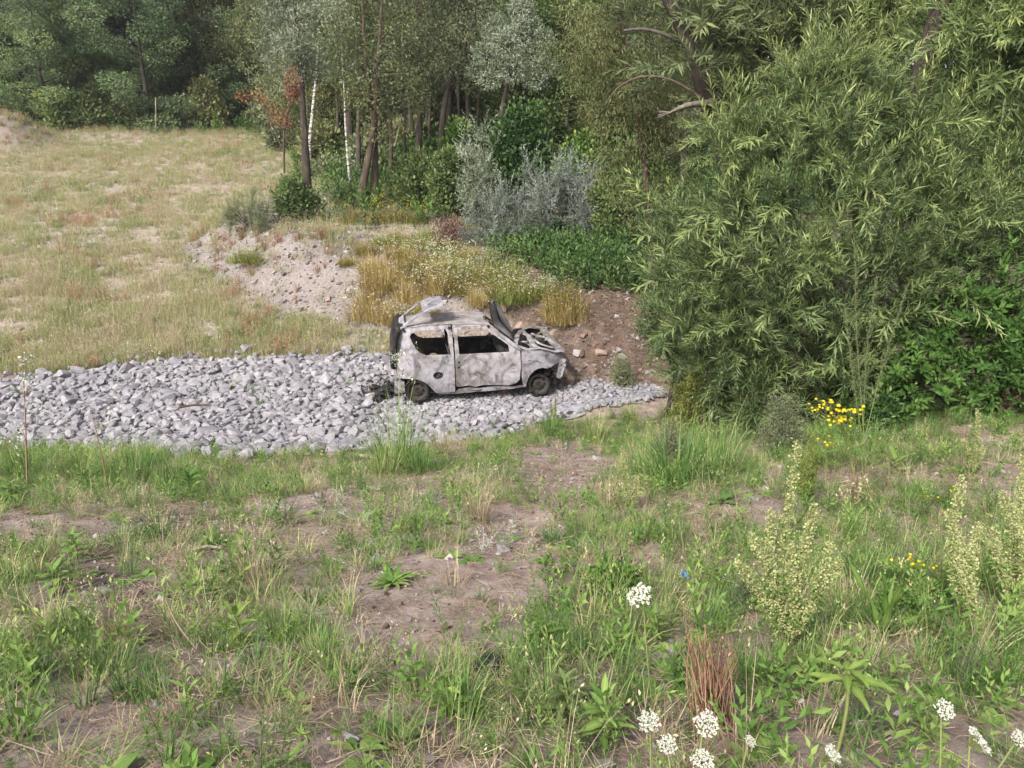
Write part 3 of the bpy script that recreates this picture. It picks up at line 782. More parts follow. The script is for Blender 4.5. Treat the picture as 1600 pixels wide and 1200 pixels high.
mb = MB(); V, F = sheet([(-.55, .42), (.55, .42), (.55, .84), (-.55, .84)], [ell(-.28, .65, .1, .1), ell(.28, .65, .1, .1)], .1)
V3 = np.stack([.5 - .25 * (V[:, 1] - .42), V[:, 0], V[:, 1]], -1); shell(mb, V3, F, np.array([.03, 0, 0]))
mb.build('rear_seat_back', M['sootsteel'], car, smooth_sh=False)
mb = MB(); mb.tube([(2.02, -.62, .84), (1.98, 0, .86), (2.02, .62, .84)], .07, 8); mb.tube([(2.0, -.62, .84), (2.0, -.62, .5)], .04, 6)
mb.box((2.03, 0, .62), (.12, .35, .4))
mb.build('dashboard', M['sootsteel'], car, smooth_sh=False)
mb = MB(); c0 = np.array([1.78, .33, .86]); an = np.linspace(0, 2 * np.pi, 22)
mb.tube(np.stack([c0[0] + .10 * np.sin(an), c0[1] + .18 * np.cos(an), c0[2] + .15 * np.sin(an)], -1), .012, 6, cap=False)
mb.tube([c0, c0 + np.array([.25, 0, -.12])], .02, 6)
for q in (0, 2.1, 4.2): mb.tube([c0, c0 + np.array([.10 * math.sin(q), .18 * math.cos(q), .15 * math.sin(q)])], .01, 4)
mb.build('steering_wheel', M['rimsteel'], car)

# stand it on the stones: near rear wheel under pixel (652, 627)
YAW, DIP = R(9.0), R(-0.4)
cr = at(653, 626, 13.75)
car.rotation_mode = 'XYZ'
def place_car():
    rot = Matrix.Rotation(YAW, 3, 'Z') @ Matrix.Rotation(DIP, 3, 'Y')
    off = rot @ Vector((.36, -.70, .02))
    car.rotation_euler = rot.to_euler()
    car.location = Vector(cr) - off
place_car()
CAR_Z = cr[2]

# ------------------------------------------------------------------ riprap stones of the ditch
BED_PX = [(-330, 640), (-150, 612), (0, 597), (120, 584), (250, 567), (420, 561), (560, 559), (625, 555), (700, 572), (900, 604), (1030, 606), (1042, 622), (960, 638),
          (875, 658), (790, 684), (640, 704), (480, 712), (330, 712), (160, 704), (0, 700), (-150, 704), (-330, 715)]
BED = np.array([hit(*p)[:2] for p in BED_PX])

def rock_mesh(name, mat, n=15, seed=0, flat=.7):
    r = np.random.default_rng(seed)
    v = r.normal(size=(n, 3)); v /= np.linalg.norm(v, axis=1)[:, None]
    v = np.sign(v) * np.abs(v) ** .75 * (1 + r.uniform(-.15, .15, (n, 1)))
    v *= np.array([1, r.uniform(.65, .9), flat * r.uniform(.8, 1.1)])
    bm = bmesh.new()
    for p in v: bm.verts.new(p)
    bmesh.ops.convex_hull(bm, input=bm.verts)
    bmesh.ops.delete(bm, geom=[x for x in bm.verts if not x.link_faces], context='VERTS')
    bmesh.ops.triangulate(bm, faces=bm.faces)
    me = bpy.data.meshes.new(name); bm.to_mesh(me); bm.free()
    me.materials.append(mat)
    return me
M['bedfill'] = noise_mat('grey_bed_fill', [(.3, (.13, .124, .128)), (.55, (.21, .2, .206)), (.8, (.3, .283, .286))], 9, 7, .95, .6, 30)
ROCKS = [rock_mesh('stone', M['stone'], 18 + k % 5, 100 + k, .58) for k in range(12)]

def make_bed():
    mb = MB()
    nx, ny = 120, 40
    x0, x1, y0, y1 = BED[:, 0].min(), BED[:, 0].max(), BED[:, 1].min() - .3, BED[:, 1].max() + .3
    X, Y = np.meshgrid(np.linspace(x0, x1, nx), np.linspace(y0, y1, ny), indexing='ij')
    inside = poly_sd(BED, X, Y) > -.1
    V = np.stack([X, Y, HT(X, Y) + .03 + .05 * (fbm(X * 3, Y * 3, 8, 3) - .5)], -1).reshape(-1, 3)
    F = []
    for a in range(nx - 1):
        for b in range(ny - 1):
            if inside[a, b] and inside[a + 1, b] and inside[a, b + 1] and inside[a + 1, b + 1]:
                F.append([a * ny + b, (a + 1) * ny + b, (a + 1) * ny + b + 1, a * ny + b + 1])
    mb.add(V, F)
    bed = mb.build('stone_bed', M['bedfill'])
    tag(bed, kind='structure')
    r = np.random.default_rng(5)
    pts = []
    cell = {}
    for tries in range(45000):
        x, y = r.uniform(x0, x1), r.uniform(y0, y1)
        sd_ = poly_sd(BED, np.array([x]), np.array([y]))[0]
        if sd_ < .03 and (sd_ < -.5 or r.uniform() > .05 or x > -2.5): continue
        rad = r.choice([.06, .085, .11, .135, .17], p=[.25, .3, .26, .14, .05])
        if x > .9 : rad *= .6
        ok = True; ci, cj = int(x // .45), int(y // .45)
        for a in (-1, 0, 1):
            for b in (-1, 0, 1):
                for (qx, qy, qr) in cell.get((ci + a, cj + b), ()):
                    if (qx - x) ** 2 + (qy - y) ** 2 < (.80 * (qr + rad)) ** 2: ok = False
        if ok:
            cell.setdefault((ci, cj), []).append((x, y, rad)); pts.append((x, y, rad))
    P = np.array(pts)
    Z = HT(P[:, 0], P[:, 1], False)
    px, py, dep = proj(P[:, 0], P[:, 1], Z)
    vis = (px > -5) & (px < 1605)
    # keep the ground plan under the car lower so that the rims rest on the stones
    cx, cyy = car.location.x, car.location.y
    lx = (P[:, 0] - cx) * math.cos(YAW) + (P[:, 1] - cyy) * math.sin(YAW); ly = -(P[:, 0] - cx) * math.sin(YAW) + (P[:, 1] - cyy) * math.cos(YAW)
    under = (lx > -.1) & (lx < 3.2) & (ly > -1.9) & (ly < .85)
    size = P[:, 2] / dep * vis
    order = np.argsort(-size)
    big = set(order[:300].tolist())
    rest = MB()
    ns = 0
    for k in range(len(P)):
        x, y, rad = P[k]
        sc = np.array([rad, rad, rad]) * r.uniform(.88, 1.15, 3) * 1.12
        z = Z[k] + .05 + rad * r.uniform(-.25, .18)
        if under[k]: z = min(z, CAR_Z - .02 - sc[2] * (.75 if ly[k] > -1.2 else .6))
        rot = (r.normal(0, .35), r.normal(0, .35), r.uniform(0, 6.28))
        me = ROCKS[r.integers(len(ROCKS))]
        if k in big:
            o = link_mesh('stone', me, bed, (x, y, z), rot, sc); ns += 1
        else:
            Rm = np.array(Matrix.LocRotScale(Vector((0, 0, 0)), __import__('mathutils').Euler(rot), Vector(sc)).to_3x3())
            V = np.array([v.co for v in me.vertices]) @ Rm.T + np.array([x, y, z])
            rest.add(V, [list(p.vertices) for p in me.polygons], r.uniform())
    # small broken rock between
    n = 2600
    for k in range(n):
        x, y = r.uniform(x0, x1), r.uniform(y0, y1)
        if poly_sd(BED, np.array([x]), np.array([y]))[0] < -.12: continue
        me = ROCKS[r.integers(len(ROCKS))]; s = r.uniform(.025, .06)
        V = np.array([v.co for v in me.vertices]) @ np.array(Matrix.Rotation(r.uniform(0, 6), 3, 'Z')).T * s + np.array([x, y, gnd(x, y) + .07])
        rest.add(V, [list(p.vertices) for p in me.polygons], r.uniform())
    for k in range(900):                             # crushed rubble round the wheels
        a, b = r.uniform(-.3, 3.3), r.uniform(-1.5, .9)
        x, y = cx + a * math.cos(YAW) - b * math.sin(YAW), cyy + a * math.sin(YAW) + b * math.cos(YAW)
        me = ROCKS[r.integers(len(ROCKS))]; s = r.uniform(.025, .075)
        V = np.array([v.co for v in me.vertices]) @ np.array(Matrix.Rotation(r.uniform(0, 6), 3, 'Z')).T * s + np.array([x, y, max(gnd(x, y) + .03, CAR_Z - .09) + r.uniform(0, .03)])
        rest.add(V, [list(p.vertices) for p in me.polygons], r.uniform())
    return bed, rest, len(P)
def stone_many():
    """same stone, but its shade comes from a per-stone tint because the small ones share one mesh"""
    m = M['stone'].copy(); m.name = 'riprap_stone_small'
    nt = m.node_tree
    oi = [n for n in nt.nodes if n.type == 'OBJECT_INFO'][0]
    at_ = nt.nodes.new('ShaderNodeAttribute'); at_.attribute_name = 'tint'
    for l in list(nt.links):
        if l.from_node == oi:
            to = l.to_socket; nt.links.remove(l); nt.links.new(at_.outputs['Fac'], to)
    return m
bed, rest, nst = make_bed()
rs = rest.build('small_stones', stone_many(), bed, smooth_sh=False); rs['kind'] = 'stuff'
print('stones', nst)

# geotextile lip along the far edge of the bed in front of the car
mb = MB()
A = np.array([hit(*p) for p in [(835, 640), (880, 637), (930, 627), (985, 617), (1030, 612)]]); B = np.array([hit(*p) for p in [(842, 652), (885, 647), (935, 637), (985, 627), (1030, 619)]])
ts = np.linspace(0, 1, 40); kk = np.linspace(0, 1, 5)
QA = np.stack([np.interp(ts, kk, A[:, q]) for q in range(3)], -1); QB = np.stack([np.interp(ts, kk, B[:, q]) for q in range(3)], -1)
QA[:, 2] += .03 + .08 * (fbm(ts * 12, ts * 0, 3, 3) - .5); QB[:, 2] += .05 + .12 * (fbm(ts * 9, ts * 0 + 4, 3, 3) - .5)
QC = QB + np.array([0, -.10, -.16])
V = np.stack([QA, (QA + QB) / 2 + np.array([0, 0, .03]), QB, QC], 1).reshape(-1, 3); F = []
for a in range(39):
    for b in range(3): F += [[a * 4 + b, a * 4 + b + 1, a * 4 + b + 5], [a * 4 + b, a * 4 + b + 5, a * 4 + b + 4]]
shell(mb, V, F, np.array([0, .0, -.03]))
tag(mb.build('geotextile_sheet', M['fabric']), 'strip of grey drainage fabric on the ditch edge in front of the wrecked car', 'fabric sheet')

# charred heap behind the car
hp = hit(596, 618)
root = empty('burnt_debris_heap', tuple(hp)); tag(root, 'black heap of charred car parts on the stones behind the wreck', 'debris')
mb = MB()
for k in range(60):
    me = ROCKS[k % 10]; s = rng.uniform(.04, .12)
    V = np.array([v.co for v in me.vertices]) * s * np.array([1.2, 1, .6]) @ np.array(Matrix.Rotation(rng.uniform(0, 6), 3, 'Z')).T + np.array([rng.normal(0, .28), rng.normal(0, .22), .08 + abs(rng.normal(0, .07))])
    mb.add(V, [list(p.vertices) for p in me.polygons])
mb.build('charred_rubble', M['char'], root, smooth_sh=False)['kind'] = 'stuff'
mb = MB()
for k in range(14):
    a = np.array([rng.normal(0, .3), rng.normal(0, .2), .12]); d = rng.normal(0, .25, 3); d[2] = abs(d[2]) * .6
    mb.tube([a, a + d * .5 + rng.normal(0, .04, 3), a + d], .008, 4)
mb.build('wire', M['char'], root)['kind'] = 'stuff'
# ------------------------------------------------------------------ leaves, shoots, trees
def leaf_proto(wd=.12, fold=.05, droop=.12):
    V = np.array([(0, 0, 0), (.45, wd, fold * .6 - droop * .2), (.5, 0, -fold * .4 - droop * .2), (.45, -wd, fold * .6 - droop * .2), (1, 0, -droop)], float)
    F = np.array([[0, 2, 1], [0, 3, 2], [1, 2, 4], [2, 3, 4]])
    return V, F
def leaf2(wd=.25, droop=.1):
    V = np.array([(0, 0, 0), (.5, wd, .04), (1, 0, -droop), (.5, -wd, .04)], float)
    return V, np.array([[0, 2, 1], [0, 3, 2]])
def leaf_fine(wd=.12, droop=.3, fold=.04):
    """8-triangle leaf, curved along its length"""
    V = np.array([(0, 0, 0), (.3, wd * .85, fold - droop * .06), (.3, 0, -droop * .06), (.3, -wd * .85, fold - droop * .06),
                  (.68, wd * .75, fold - droop * .42), (.68, 0, -droop * .42), (.68, -wd * .75, fold - droop * .42), (1, 0, -droop)], float)
    return V, np.array([[0, 2, 1], [0, 3, 2], [1, 2, 5], [1, 5, 4], [2, 3, 6], [2, 6, 5], [4, 5, 7], [5, 6, 7]])

def shoot_proto(n=20, ll=.27, wd=.06, ang=.75, seed=0, bend=.12, fine=False, stem_r=.006, from_=.12):
    """unit shoot along +x with spiral leaves: V, F, per-vertex tint offset (tips younger and paler)"""
    r = np.random.default_rng(seed)
    mb = MB()
    t = np.linspace(0, 1, 5)
    st = np.stack([t, .03 * np.sin(t * 5 + seed), -bend * t ** 2], -1)
    mb.tube(st, stem_r * (1 - .7 * t), 3, .0, cap=False)
    LV, LF = leaf_fine(wd, .3) if fine else leaf_proto(wd, .05, .18)
    for k in range(n):
        q = from_ + (1 - from_) * (k + .5) / n
        p = np.array([q, .03 * math.sin(q * 5 + seed), -bend * q * q])
        a = k * 2.4 + r.normal(0, .3)
        an = ang * (1.15 - .75 * q) + r.normal(0, .12)
        d = np.array([math.cos(an), math.sin(an) * math.cos(a), math.sin(an) * math.sin(a)])
        Rm = frames(d[None], np.array([[1., 0, 0.3]]) + r.normal(0, .25, (1, 3)))[0]
        s = ll * (1.05 - .55 * q ** 3) * r.uniform(.75, 1.15)
        mb.add(LV @ (Rm * s).T + p, LF, np.clip(.18 * q ** 2 + r.normal(0, .10), -.3, .3))
    V = np.concatenate(mb.V); F = np.concatenate(mb.F); T = np.concatenate(mb.T)
    return V, F, T

def crown(mb, C, rad, n, size, proto, up=.25, tint=(.2, .75), shellb=.55, squash=1.0, r=rng, droop=0.0, outw=.7):
    C = np.asarray(C, float); rad = np.broadcast_to(np.asarray(rad, float), (len(C),))
    wts = rad ** 2; k = r.choice(len(C), n, p=wts / wts.sum())
    d = r.normal(size=(n, 3)); d /= np.linalg.norm(d, axis=1)[:, None]
    u = r.uniform(shellb ** 3, 1, n) ** (1 / 3) * r.uniform(.82, 1.12, n)
    P = C[k] + d * (rad[k] * u)[:, None] * np.array([1, 1, squash])
    ax = d * outw + r.normal(0, .55, (n, 3)) + np.array([0, 0, up - droop])
    fr = frames(ax, d * .5 + r.normal(0, .4, (n, 3)) + np.array([0, 0, .7]))
    s = size * r.uniform(.65, 1.25, n)
    ct = r.uniform(tint[0], tint[1], len(C))           # every spray has its own shade of green
    tn = np.clip(ct[k] + r.normal(0, .13, n), 0, 1)
    mb.inst(proto[0], proto[1], fr * s[:, None, None], P, tn)

def curve_pts(P, n):
    P = np.asarray(P, float); k = np.linspace(0, 1, len(P)); t = np.linspace(0, 1, n)
    Q = np.stack([np.interp(t, k, P[:, q]) for q in range(P.shape[1])], -1)
    for _ in range(2): Q[1:-1] = .25 * Q[:-2] + .5 * Q[1:-1] + .25 * Q[2:]
    return Q

def make_tree(seed, h, r0, cb, spread, nl, cr, nleaf, lsize, proto, up=.2, droop=.0, path=None, tint=(.2, .75), elev=(.2, .9), squash=.85, outw=.7, wob=.02, extra=None):
    """-> trunk MB, crown MB, base at the origin"""
    r = np.random.default_rng(seed)
    if path is None:
        z = np.linspace(0, h * .97, 9)
        path = np.stack([np.cumsum(r.normal(0, wob * h / 3, 9)), np.cumsum(r.normal(0, wob * h / 3, 9)), z], -1); path[0, :2] = 0
    path = curve_pts(path, 16)
    tm, cm = MB(), MB()
    tt = np.linspace(0, 1, 16)
    rad = r0 * (1 - .86 * tt) * (1 + .35 * np.exp(-tt * 25))
    path[0, 2] -= .25
    tm.tube(path, rad, 11, rough=.07)
    C, Rd = [], []
    for k in range(nl):
        t = cb + (1 - cb) * (k + r.uniform(0, 1)) / nl
        b = np.array([np.interp(t, tt, path[:, q]) for q in range(3)])
        a = k * 2.4 + r.normal(0, .4)
        prof = .35 + .75 * math.sin(min(1, max(0, (t - cb) / (1 - cb))) * math.pi * .88 + .22)
        Lk = spread * prof * r.uniform(.75, 1.2)
        e = r.uniform(*elev)
        d = np.array([math.cos(a) * math.cos(e), math.sin(a) * math.cos(e), math.sin(e)])
        q = np.linspace(0, 1, 5)
        lp = b + d * Lk * q[:, None] + np.array([0, 0, 1.])[None] * (-droop * Lk * .5 * q ** 2 + .10 * Lk * q ** 2 * (droop == 0))[:, None] + r.normal(0, .035 * Lk, (5, 3)) * q[:, None]
        tm.tube(lp, np.maximum(.008, np.interp(t, tt, rad) * .55 * (1 - .8 * q)), 5, cap=False)
        for q_, w_ in ((.45, .75), (.72, .95), (1.0, .9)):
            C.append(np.array([np.interp(q_, q, lp[:, s]) for s in range(3)]) + r.normal(0, .15 * cr, 3)); Rd.append(cr * w_ * r.uniform(.7, 1.2))
    if extra is not None:
        for p, rr in extra: C.append(np.array(p)); Rd.append(rr)
    crown(cm, C, Rd, nleaf, lsize, proto, up=up, tint=tint, squash=squash, r=r, droop=droop, outw=outw)
    return tm, cm

def tree_thing(name, label, cat, tm, cm, loc, bark, leaf, group=None, rz=0.0):
    root = empty(name, tuple(loc), rz)
    tag(root, label, cat, group)
    if tm is not None: tm.build('trunk', bark, root)
    if cm is not None: cm.build('crown', leaf, root)
    return root

def scaled_copy(o, loc, rz, s, label=None, group=None):
    c = copy_tree(o); c.location = tuple(loc); c.rotation_euler = (0, 0, rz); c.scale = s if isinstance(s, tuple) else (s, s, s)
    if label: c['label'] = label
    if group: c['group'] = group
    return c

# ---- forest trees beyond the field and behind the ledge: a few kinds, then copies
G_FOREST = 'forest trees beyond the meadow'
KINDS = {
 'locust': (make_tree(1, 9.5, .15, .04, 2.6, 24, 1.05, 18000, .17, leaf2(.24), up=.05, tint=(.1, .9), elev=(-.1, .5), squash=.55), 'greybark', 'bluegreen', 'locust_tree'),
 'oak': (make_tree(2, 12, .2, .05, 2.8, 34, 1.1, 19000, .2, leaf2(.34), tint=(.1, .75), elev=(-.15, .8)), 'bark', 'green', 'broadleaf_tree'),
 'grey': (make_tree(3, 13, .18, .12, 2.5, 34, .95, 16000, .19, leaf2(.26), tint=(.15, .75), elev=(0, .9)), 'greybark', 'greygreen', 'grey_green_tree'),
 'airy': (make_tree(4, 14, .15, .30, 1.7, 32, .75, 9000, .13, leaf2(.22), tint=(.1, .7), elev=(.1, 1.0), droop=.4), 'bark', 'greygreen', 'slender_tree'),
 'lush': (make_tree(5, 10, .16, .03, 2.5, 30, 1.1, 17000, .19, leaf2(.3), tint=(.2, .85), elev=(-.2, .7)), 'greybark', 'olive', 'leafy_tree'),
}
KINDS['airy_olive'] = (KINDS['airy'][0], 'bark', 'olive', 'slender_tree')
KINDS['airy_green'] = (make_tree(6, 13, .14, .25, 1.8, 30, .8, 9000, .15, leaf2(.28), tint=(.2, .9), elev=(.1, 1.0), droop=.3), 'bark', 'green', 'slender_tree')
LBL = {'airy_olive': '', 'airy_green': '', 'locust': 'blue-green feathery tree in the dense wood edging the meadow', 'oak': 'dark green broadleaf tree in the dense wood behind the meadow',
       'grey': 'tall grey-green tree in the wood behind the clearing', 'airy': 'slender thin-crowned tree among the shaded trunks of the wood',
       'lush': 'olive green leafy tree in the dense wood behind the meadow'}
PROTO = {}
def forest(kind, x, y, s, rz=None, label=None, sz=None, name=None):
    (tm, cm), bk, lf, nm = KINDS[kind]
    z = gnd(x, y) - .05
    rz = rng.uniform(0, 6.28) if rz is None else rz
    sv = (s, s, s * (sz or rng.uniform(.92, 1.12)))
    if kind not in PROTO:
        PROTO[kind] = tree_thing(nm, LBL[kind], 'tree', tm, cm, (x, y, z), M[bk], M[lf], G_FOREST, rz)
        PROTO[kind].scale = sv; o = PROTO[kind]
    else:
        o = scaled_copy(PROTO[kind], (x, y, z), rz, sv, LBL[kind], G_FOREST)
    if label: o['label'] = label
    else:
        px = 800 + x / y * FPX
        wh = ('in the left wood behind the meadow' if px < 440 else 'behind the white birches and crossing trunks' if px < 620 else 'behind the leaning dark trunk in mid wood' if px < 745
              else 'behind the silver-grey bushes' if px < 960 else 'hidden behind the tall olive willow' if px < 1100 else 'far behind the big willow bush')
        o['label'] = {'locust': 'blue-green feathery tree ', 'oak': 'dark green broadleaf tree ', 'grey': 'tall grey-green tree ', 'airy': 'slender grey-green tree ', 'airy_olive': 'slender olive green tree ', 'airy_green': 'slender leaf-green tree ', 'lush': 'olive green leafy tree '}[kind] + wh + \
            (', front row' if y < 52 and px < 440 else ', back row' if px < 440 else '')
        o['group'] = 'forest trees ' + wh
    return o
def fpx(kind, px, Y, s, label=None, **kw):
    return forest(kind, (px - 800) / FPX * Y * 1.0, Y, s, label=label, **kw)

# left wood edge (distance about 47 m and further)
fpx('locust', 112, 46.6, .9, 'bushy blue-green tree with yellowish tip at the wood edge right of the pink soil mound', sz=.92)
fpx('locust', 262, 47.5, 1.05, 'broad blue-green tree hanging over the wood edge above the thin pale stem')
for px, Y, k, s in [(-60, 48, 'oak', .8), (10, 50, 'lush', .8), (165, 50.5, 'oak', .9), (320, 51, 'grey', .95), (378, 53, 'lush', .85), (395, 58, 'oak', 1.0), (205, 54, 'grey', 1.1),
                    (130, 56, 'lush', 1.2), (40, 55, 'grey', 1.1), (285, 55, 'oak', 1.1), (-20, 58, 'oak', 1.2), (355, 61, 'oak', 1.25), (90, 62, 'oak', 1.3), (240, 62, 'lush', 1.35),
                    (165, 66, 'grey', 1.4), (20, 67, 'oak', 1.4), (310, 68, 'grey', 1.4), (430, 64, 'lush', 1.1), (-90, 62, 'oak', 1.3), (-120, 52, 'lush', 1.1), (445, 50, 'lush', .75), (470, 44, 'grey', .62), (408, 51, 'locust', .7), (500, 41, 'lush', .55), (430, 56, 'grey', .9), (30, 48.5, 'lush', .42), (60, 49, 'oak', .5), (135, 48.8, 'locust', .5), (150, 48.3, 'lush', .36), (190, 49.2, 'grey', .5), (215, 48.6, 'oak', .38), (280, 49.6, 'locust', .55), (300, 50, 'lush', .5), (345, 52, 'oak', .5), (365, 51.5, 'grey', .45), (400, 54, 'lush', .5), (5, 48.2, 'locust', .6), (-30, 49, 'grey', .6), (460, 60, 'grey', 1.1), (420, 72, 'oak', 1.5)]:
    fpx(k, px, Y, s)
# deep wood behind the ledge
for px, Y, k, s in [(470, 47, 'grey', 1.0), (520, 44, 'airy_green', 1.1), (505, 52, 'oak', 1.1), (560, 40, 'airy_olive', 1.1), (580, 47, 'grey', 1.15), (625, 39, 'airy_green', 1.05), (640, 46, 'airy', 1.15), (600, 53, 'oak', 1.2),
                    (675, 43, 'grey', 1.1), (705, 37, 'airy_olive', 1.05), (735, 42, 'airy', 1.1), (690, 52, 'grey', 1.3), (760, 48, 'grey', 1.2), (790, 38, 'airy_olive', 1.0), (815, 43, 'airy', 1.15), (850, 36, 'airy_green', 1.0),
                    (865, 46, 'grey', 1.25), (845, 52, 'oak', 1.3), (905, 34, 'airy', .95), (925, 42, 'grey', 1.15), (960, 36, 'airy_olive', 1.0), (990, 45, 'oak', 1.2), (1040, 34, 'grey', .9), (1080, 42, 'oak', 1.2),
                    (760, 58, 'oak', 1.4), (930, 55, 'oak', 1.4), (540, 60, 'lush', 1.3), (650, 62, 'oak', 1.5), (880, 31, 'oak', .55), (820, 33, 'oak', .6), (935, 30, 'lush', .5), (985, 29, 'oak', .6),
                    (1060, 27, 'grey', .75), (1150, 30, 'oak', 1.0), (1250, 34, 'grey', 1.1), (1350, 30, 'oak', 1.0), (1450, 32, 'grey', 1.1), (1550, 28, 'oak', 1.0), (1650, 30, 'oak', 1.1)]:
    fpx(k, px, Y, s)

# ---- trees one can tell apart at the wood edge: trunks follow the photo, each in its own depth
def px_path(pts, Y, dY=0.0, top=None):
    P = [at(px, py, Y + dY * k / max(1, len(pts) - 1)) for k, (px, py) in enumerate(pts)]
    if top: P.append(P[-1] + np.array(top))
    P = np.array(P); b = P[0].copy(); b[2] = min(b[2], gnd(b[0], b[1]))
    return P - b, b

def trunk_tree(name, label, pts, Y, r0, bark, leaf, crown_at, nleaf, lsize, proto, cr=.8, top=(.1, .2, 4.0), seed=0, tint=(.2, .75), cat='tree', droop=.0, nl=10, spread=1.5, cb=.45, up=.2, group=None, outw=.7):
    path, b = px_path(pts, Y, top=top)
    ex = [(at(px, py, Y + dy) - b, rr) for px, py, dy, rr in crown_at]
    tm, cm = make_tree(seed, 8, r0, cb, spread, nl, cr, nleaf, lsize, proto, path=path, extra=ex, tint=tint, droop=droop, up=up, outw=outw)
    return tree_thing(name, label, cat, tm, cm, b, M[bark], M[leaf], group)

SL = leaf2(.13, .1)
trunk_tree('silver_willow_tree', 'silvery willow with a dark straight trunk beside the white birch', [(482, 326), (478, 250), (476, 206), (471, 130), (466, 60)], 24.5, .15, 'bark', 'silver',
           [(455, 70, 0, .62), (432, 95, .1, .42), (470, 35, 0, .6), (440, 40, .2, .5), (465, 110, -.1, .5), (428, 60, .1, .42), (482, 85, .1, .42), (450, 130, .1, .32), (455, -20, .2, .7)], 9000, .11, SL, cr=.45, top=(-.1, .2, 1.5), seed=21, nl=8, spread=.7, cb=.6, tint=(.3, .9))
trunk_tree('birch_tree', 'leaning white-barked birch right of the silvery willow trunk', [(482, 240), (486, 200), (491, 150), (496, 100), (499, 34), (502, -30)], 30, .072, 'birch', 'greygreen',
           [(520, 20, .3, .8), (535, 70, .5, .6), (545, 30, .5, .8), (515, 110, .4, .5), (560, 90, .6, .5)], 6500, .085, leaf2(.3), cr=.55, top=(.1, .2, 3.5), seed=22, cb=.55, droop=.6, nl=12, spread=1.4, tint=(.25, .8))
trunk_tree('birch_tree', 'thin white birch stem standing alone among brown trunks', [(547, 288), (541, 220), (539, 180), (538, 137), (534, 86), (532, 20)], 28, .045, 'birch', 'greygreen',
           [(540, 40, .2, .5), (530, 0, .2, .6)], 3500, .08, leaf2(.3), cr=.45, top=(.05, .1, 3.0), seed=23, cb=.6, droop=.6, nl=8, spread=.9)
for k, (lab, pts, Y, r0) in enumerate([
    ('brown trunk leaning right, left one of the crossing pair behind yellow flowers', [(563, 311), (572, 265), (580, 225), (585, 190), (590, 103), (597, 0)], 25.5, .13),
    ('brown trunk leaning left, right one of the crossing pair behind yellow flowers', [(584, 302), (587, 250), (586, 206), (577, 137), (570, 86), (566, 10)], 25.8, .12),
    ('straight brown trunk just left of the crossing pair of trunks', [(560, 276), (560, 220), (560, 172), (558, 69), (556, 0)], 29, .10),
    ('thin dark trunk just right of the crossing pair of trunks', [(610, 280), (611, 220), (610, 172), (606, 86), (603, 0)], 29.5, .085),
    ('thick dark upright trunk in the middle of the shaded wood', [(651, 273), (655, 210), (656, 172), (654, 86), (652, 0)], 30, .15),
    ('dark trunk with a forked lean behind the thick upright trunk', [(643, 195), (638, 150), (634, 120), (625, 52), (618, -10)], 35, .10),
    ('dark trunk leaning strongly right towards the round silvery crown', [(688, 265), (690, 200), (694, 160), (700, 138), (714, 103), (731, 62), (752, 0)], 29, .13)]):
    trunk_tree('slender_tree', lab, pts, Y, r0, 'redbark' if k in (0, 1) else 'bark', ('olive', 'greygreen', 'green', 'greygreen', 'greygreen', 'olive', 'greygreen')[k], [], 6000, .11, leaf2(.22), cr=.65, top=(rng.normal(0, .2), .3, 5.0), seed=30 + k, cb=.42, nl=16, spread=1.5, droop=.5, tint=(.1, .7))
trunk_tree('silver_willow_tree', 'round silvery willow crown on a leaning trunk behind the grey bushes', [(778, 335), (779, 260), (781, 199), (786, 155), (798, 110), (806, 80), (812, 50)], 26, .12, 'bark', 'silver',
           [(795, 70, -.3, .62), (760, 85, -.1, .5), (830, 85, -.1, .5), (775, 45, 0, .5), (820, 45, -.1, .55), (745, 110, .1, .35), (855, 105, 0, .4), (800, 110, -.3, .5), (765, 125, -.1, .38), (835, 125, -.1, .4), (850, 60, 0, .38)], 13000, .105, SL, cr=.3, top=(.15, .1, .8), seed=41, nl=6, spread=.5, cb=.75, tint=(.3, .9))
for k, (px, py, tx, Y, r0) in enumerate([(720, 230, 715, 33, .07), (745, 215, 760, 36, .08), (812, 215, 815, 34, .08), (840, 210, 850, 38, .09), (868, 215, 862, 35, .07), (900, 220, 905, 33, .08), (925, 215, 915, 37, .09), (670, 225, 668, 36, .07), (595, 230, 592, 36, .07), (530, 240, 524, 38, .08), (700, 215, 680, 40, .09), (632, 235, 640, 33, .05), (945, 225, 955, 34, .06)]):
    trunk_tree('slender_tree', 'slender dark trunk standing in the shade of the wood', [(px, py), ((px + tx) / 2 + rng.normal(0, 4), py / 2), (tx, 0)], Y, r0, 'bark', 'greygreen', [], 1800, .13, leaf2(.22), cr=.6, top=(0, 0, 3), seed=60 + k, cb=.5, nl=8, spread=1.2, droop=.4, tint=(.05, .6), group='slender trunks in the shaded wood')
for lab, p0, p1, Y in [('thin pale dead stem before the blue-green trees of the wood edge', (243, 213), (243, 152), 46.5), ('pale leaning dead stem in the middle of the wood', (617, 228), (628, 178), 31), ('short pale dead stem leaning right behind the thick dark trunk', (640, 170), (648, 143), 31)]:
    a, b = at(*p0, Y), at(*p1, Y); mb = MB(); mb.tube(curve_pts([a - a, (b - a) * .5 + np.array([.03, 0, 0]), b - a], 6), np.linspace(.055, .03, 6), 5)
    tag(mb.build('dead_sapling', M['deadwood'], loc=tuple(a)), lab, 'dead tree')

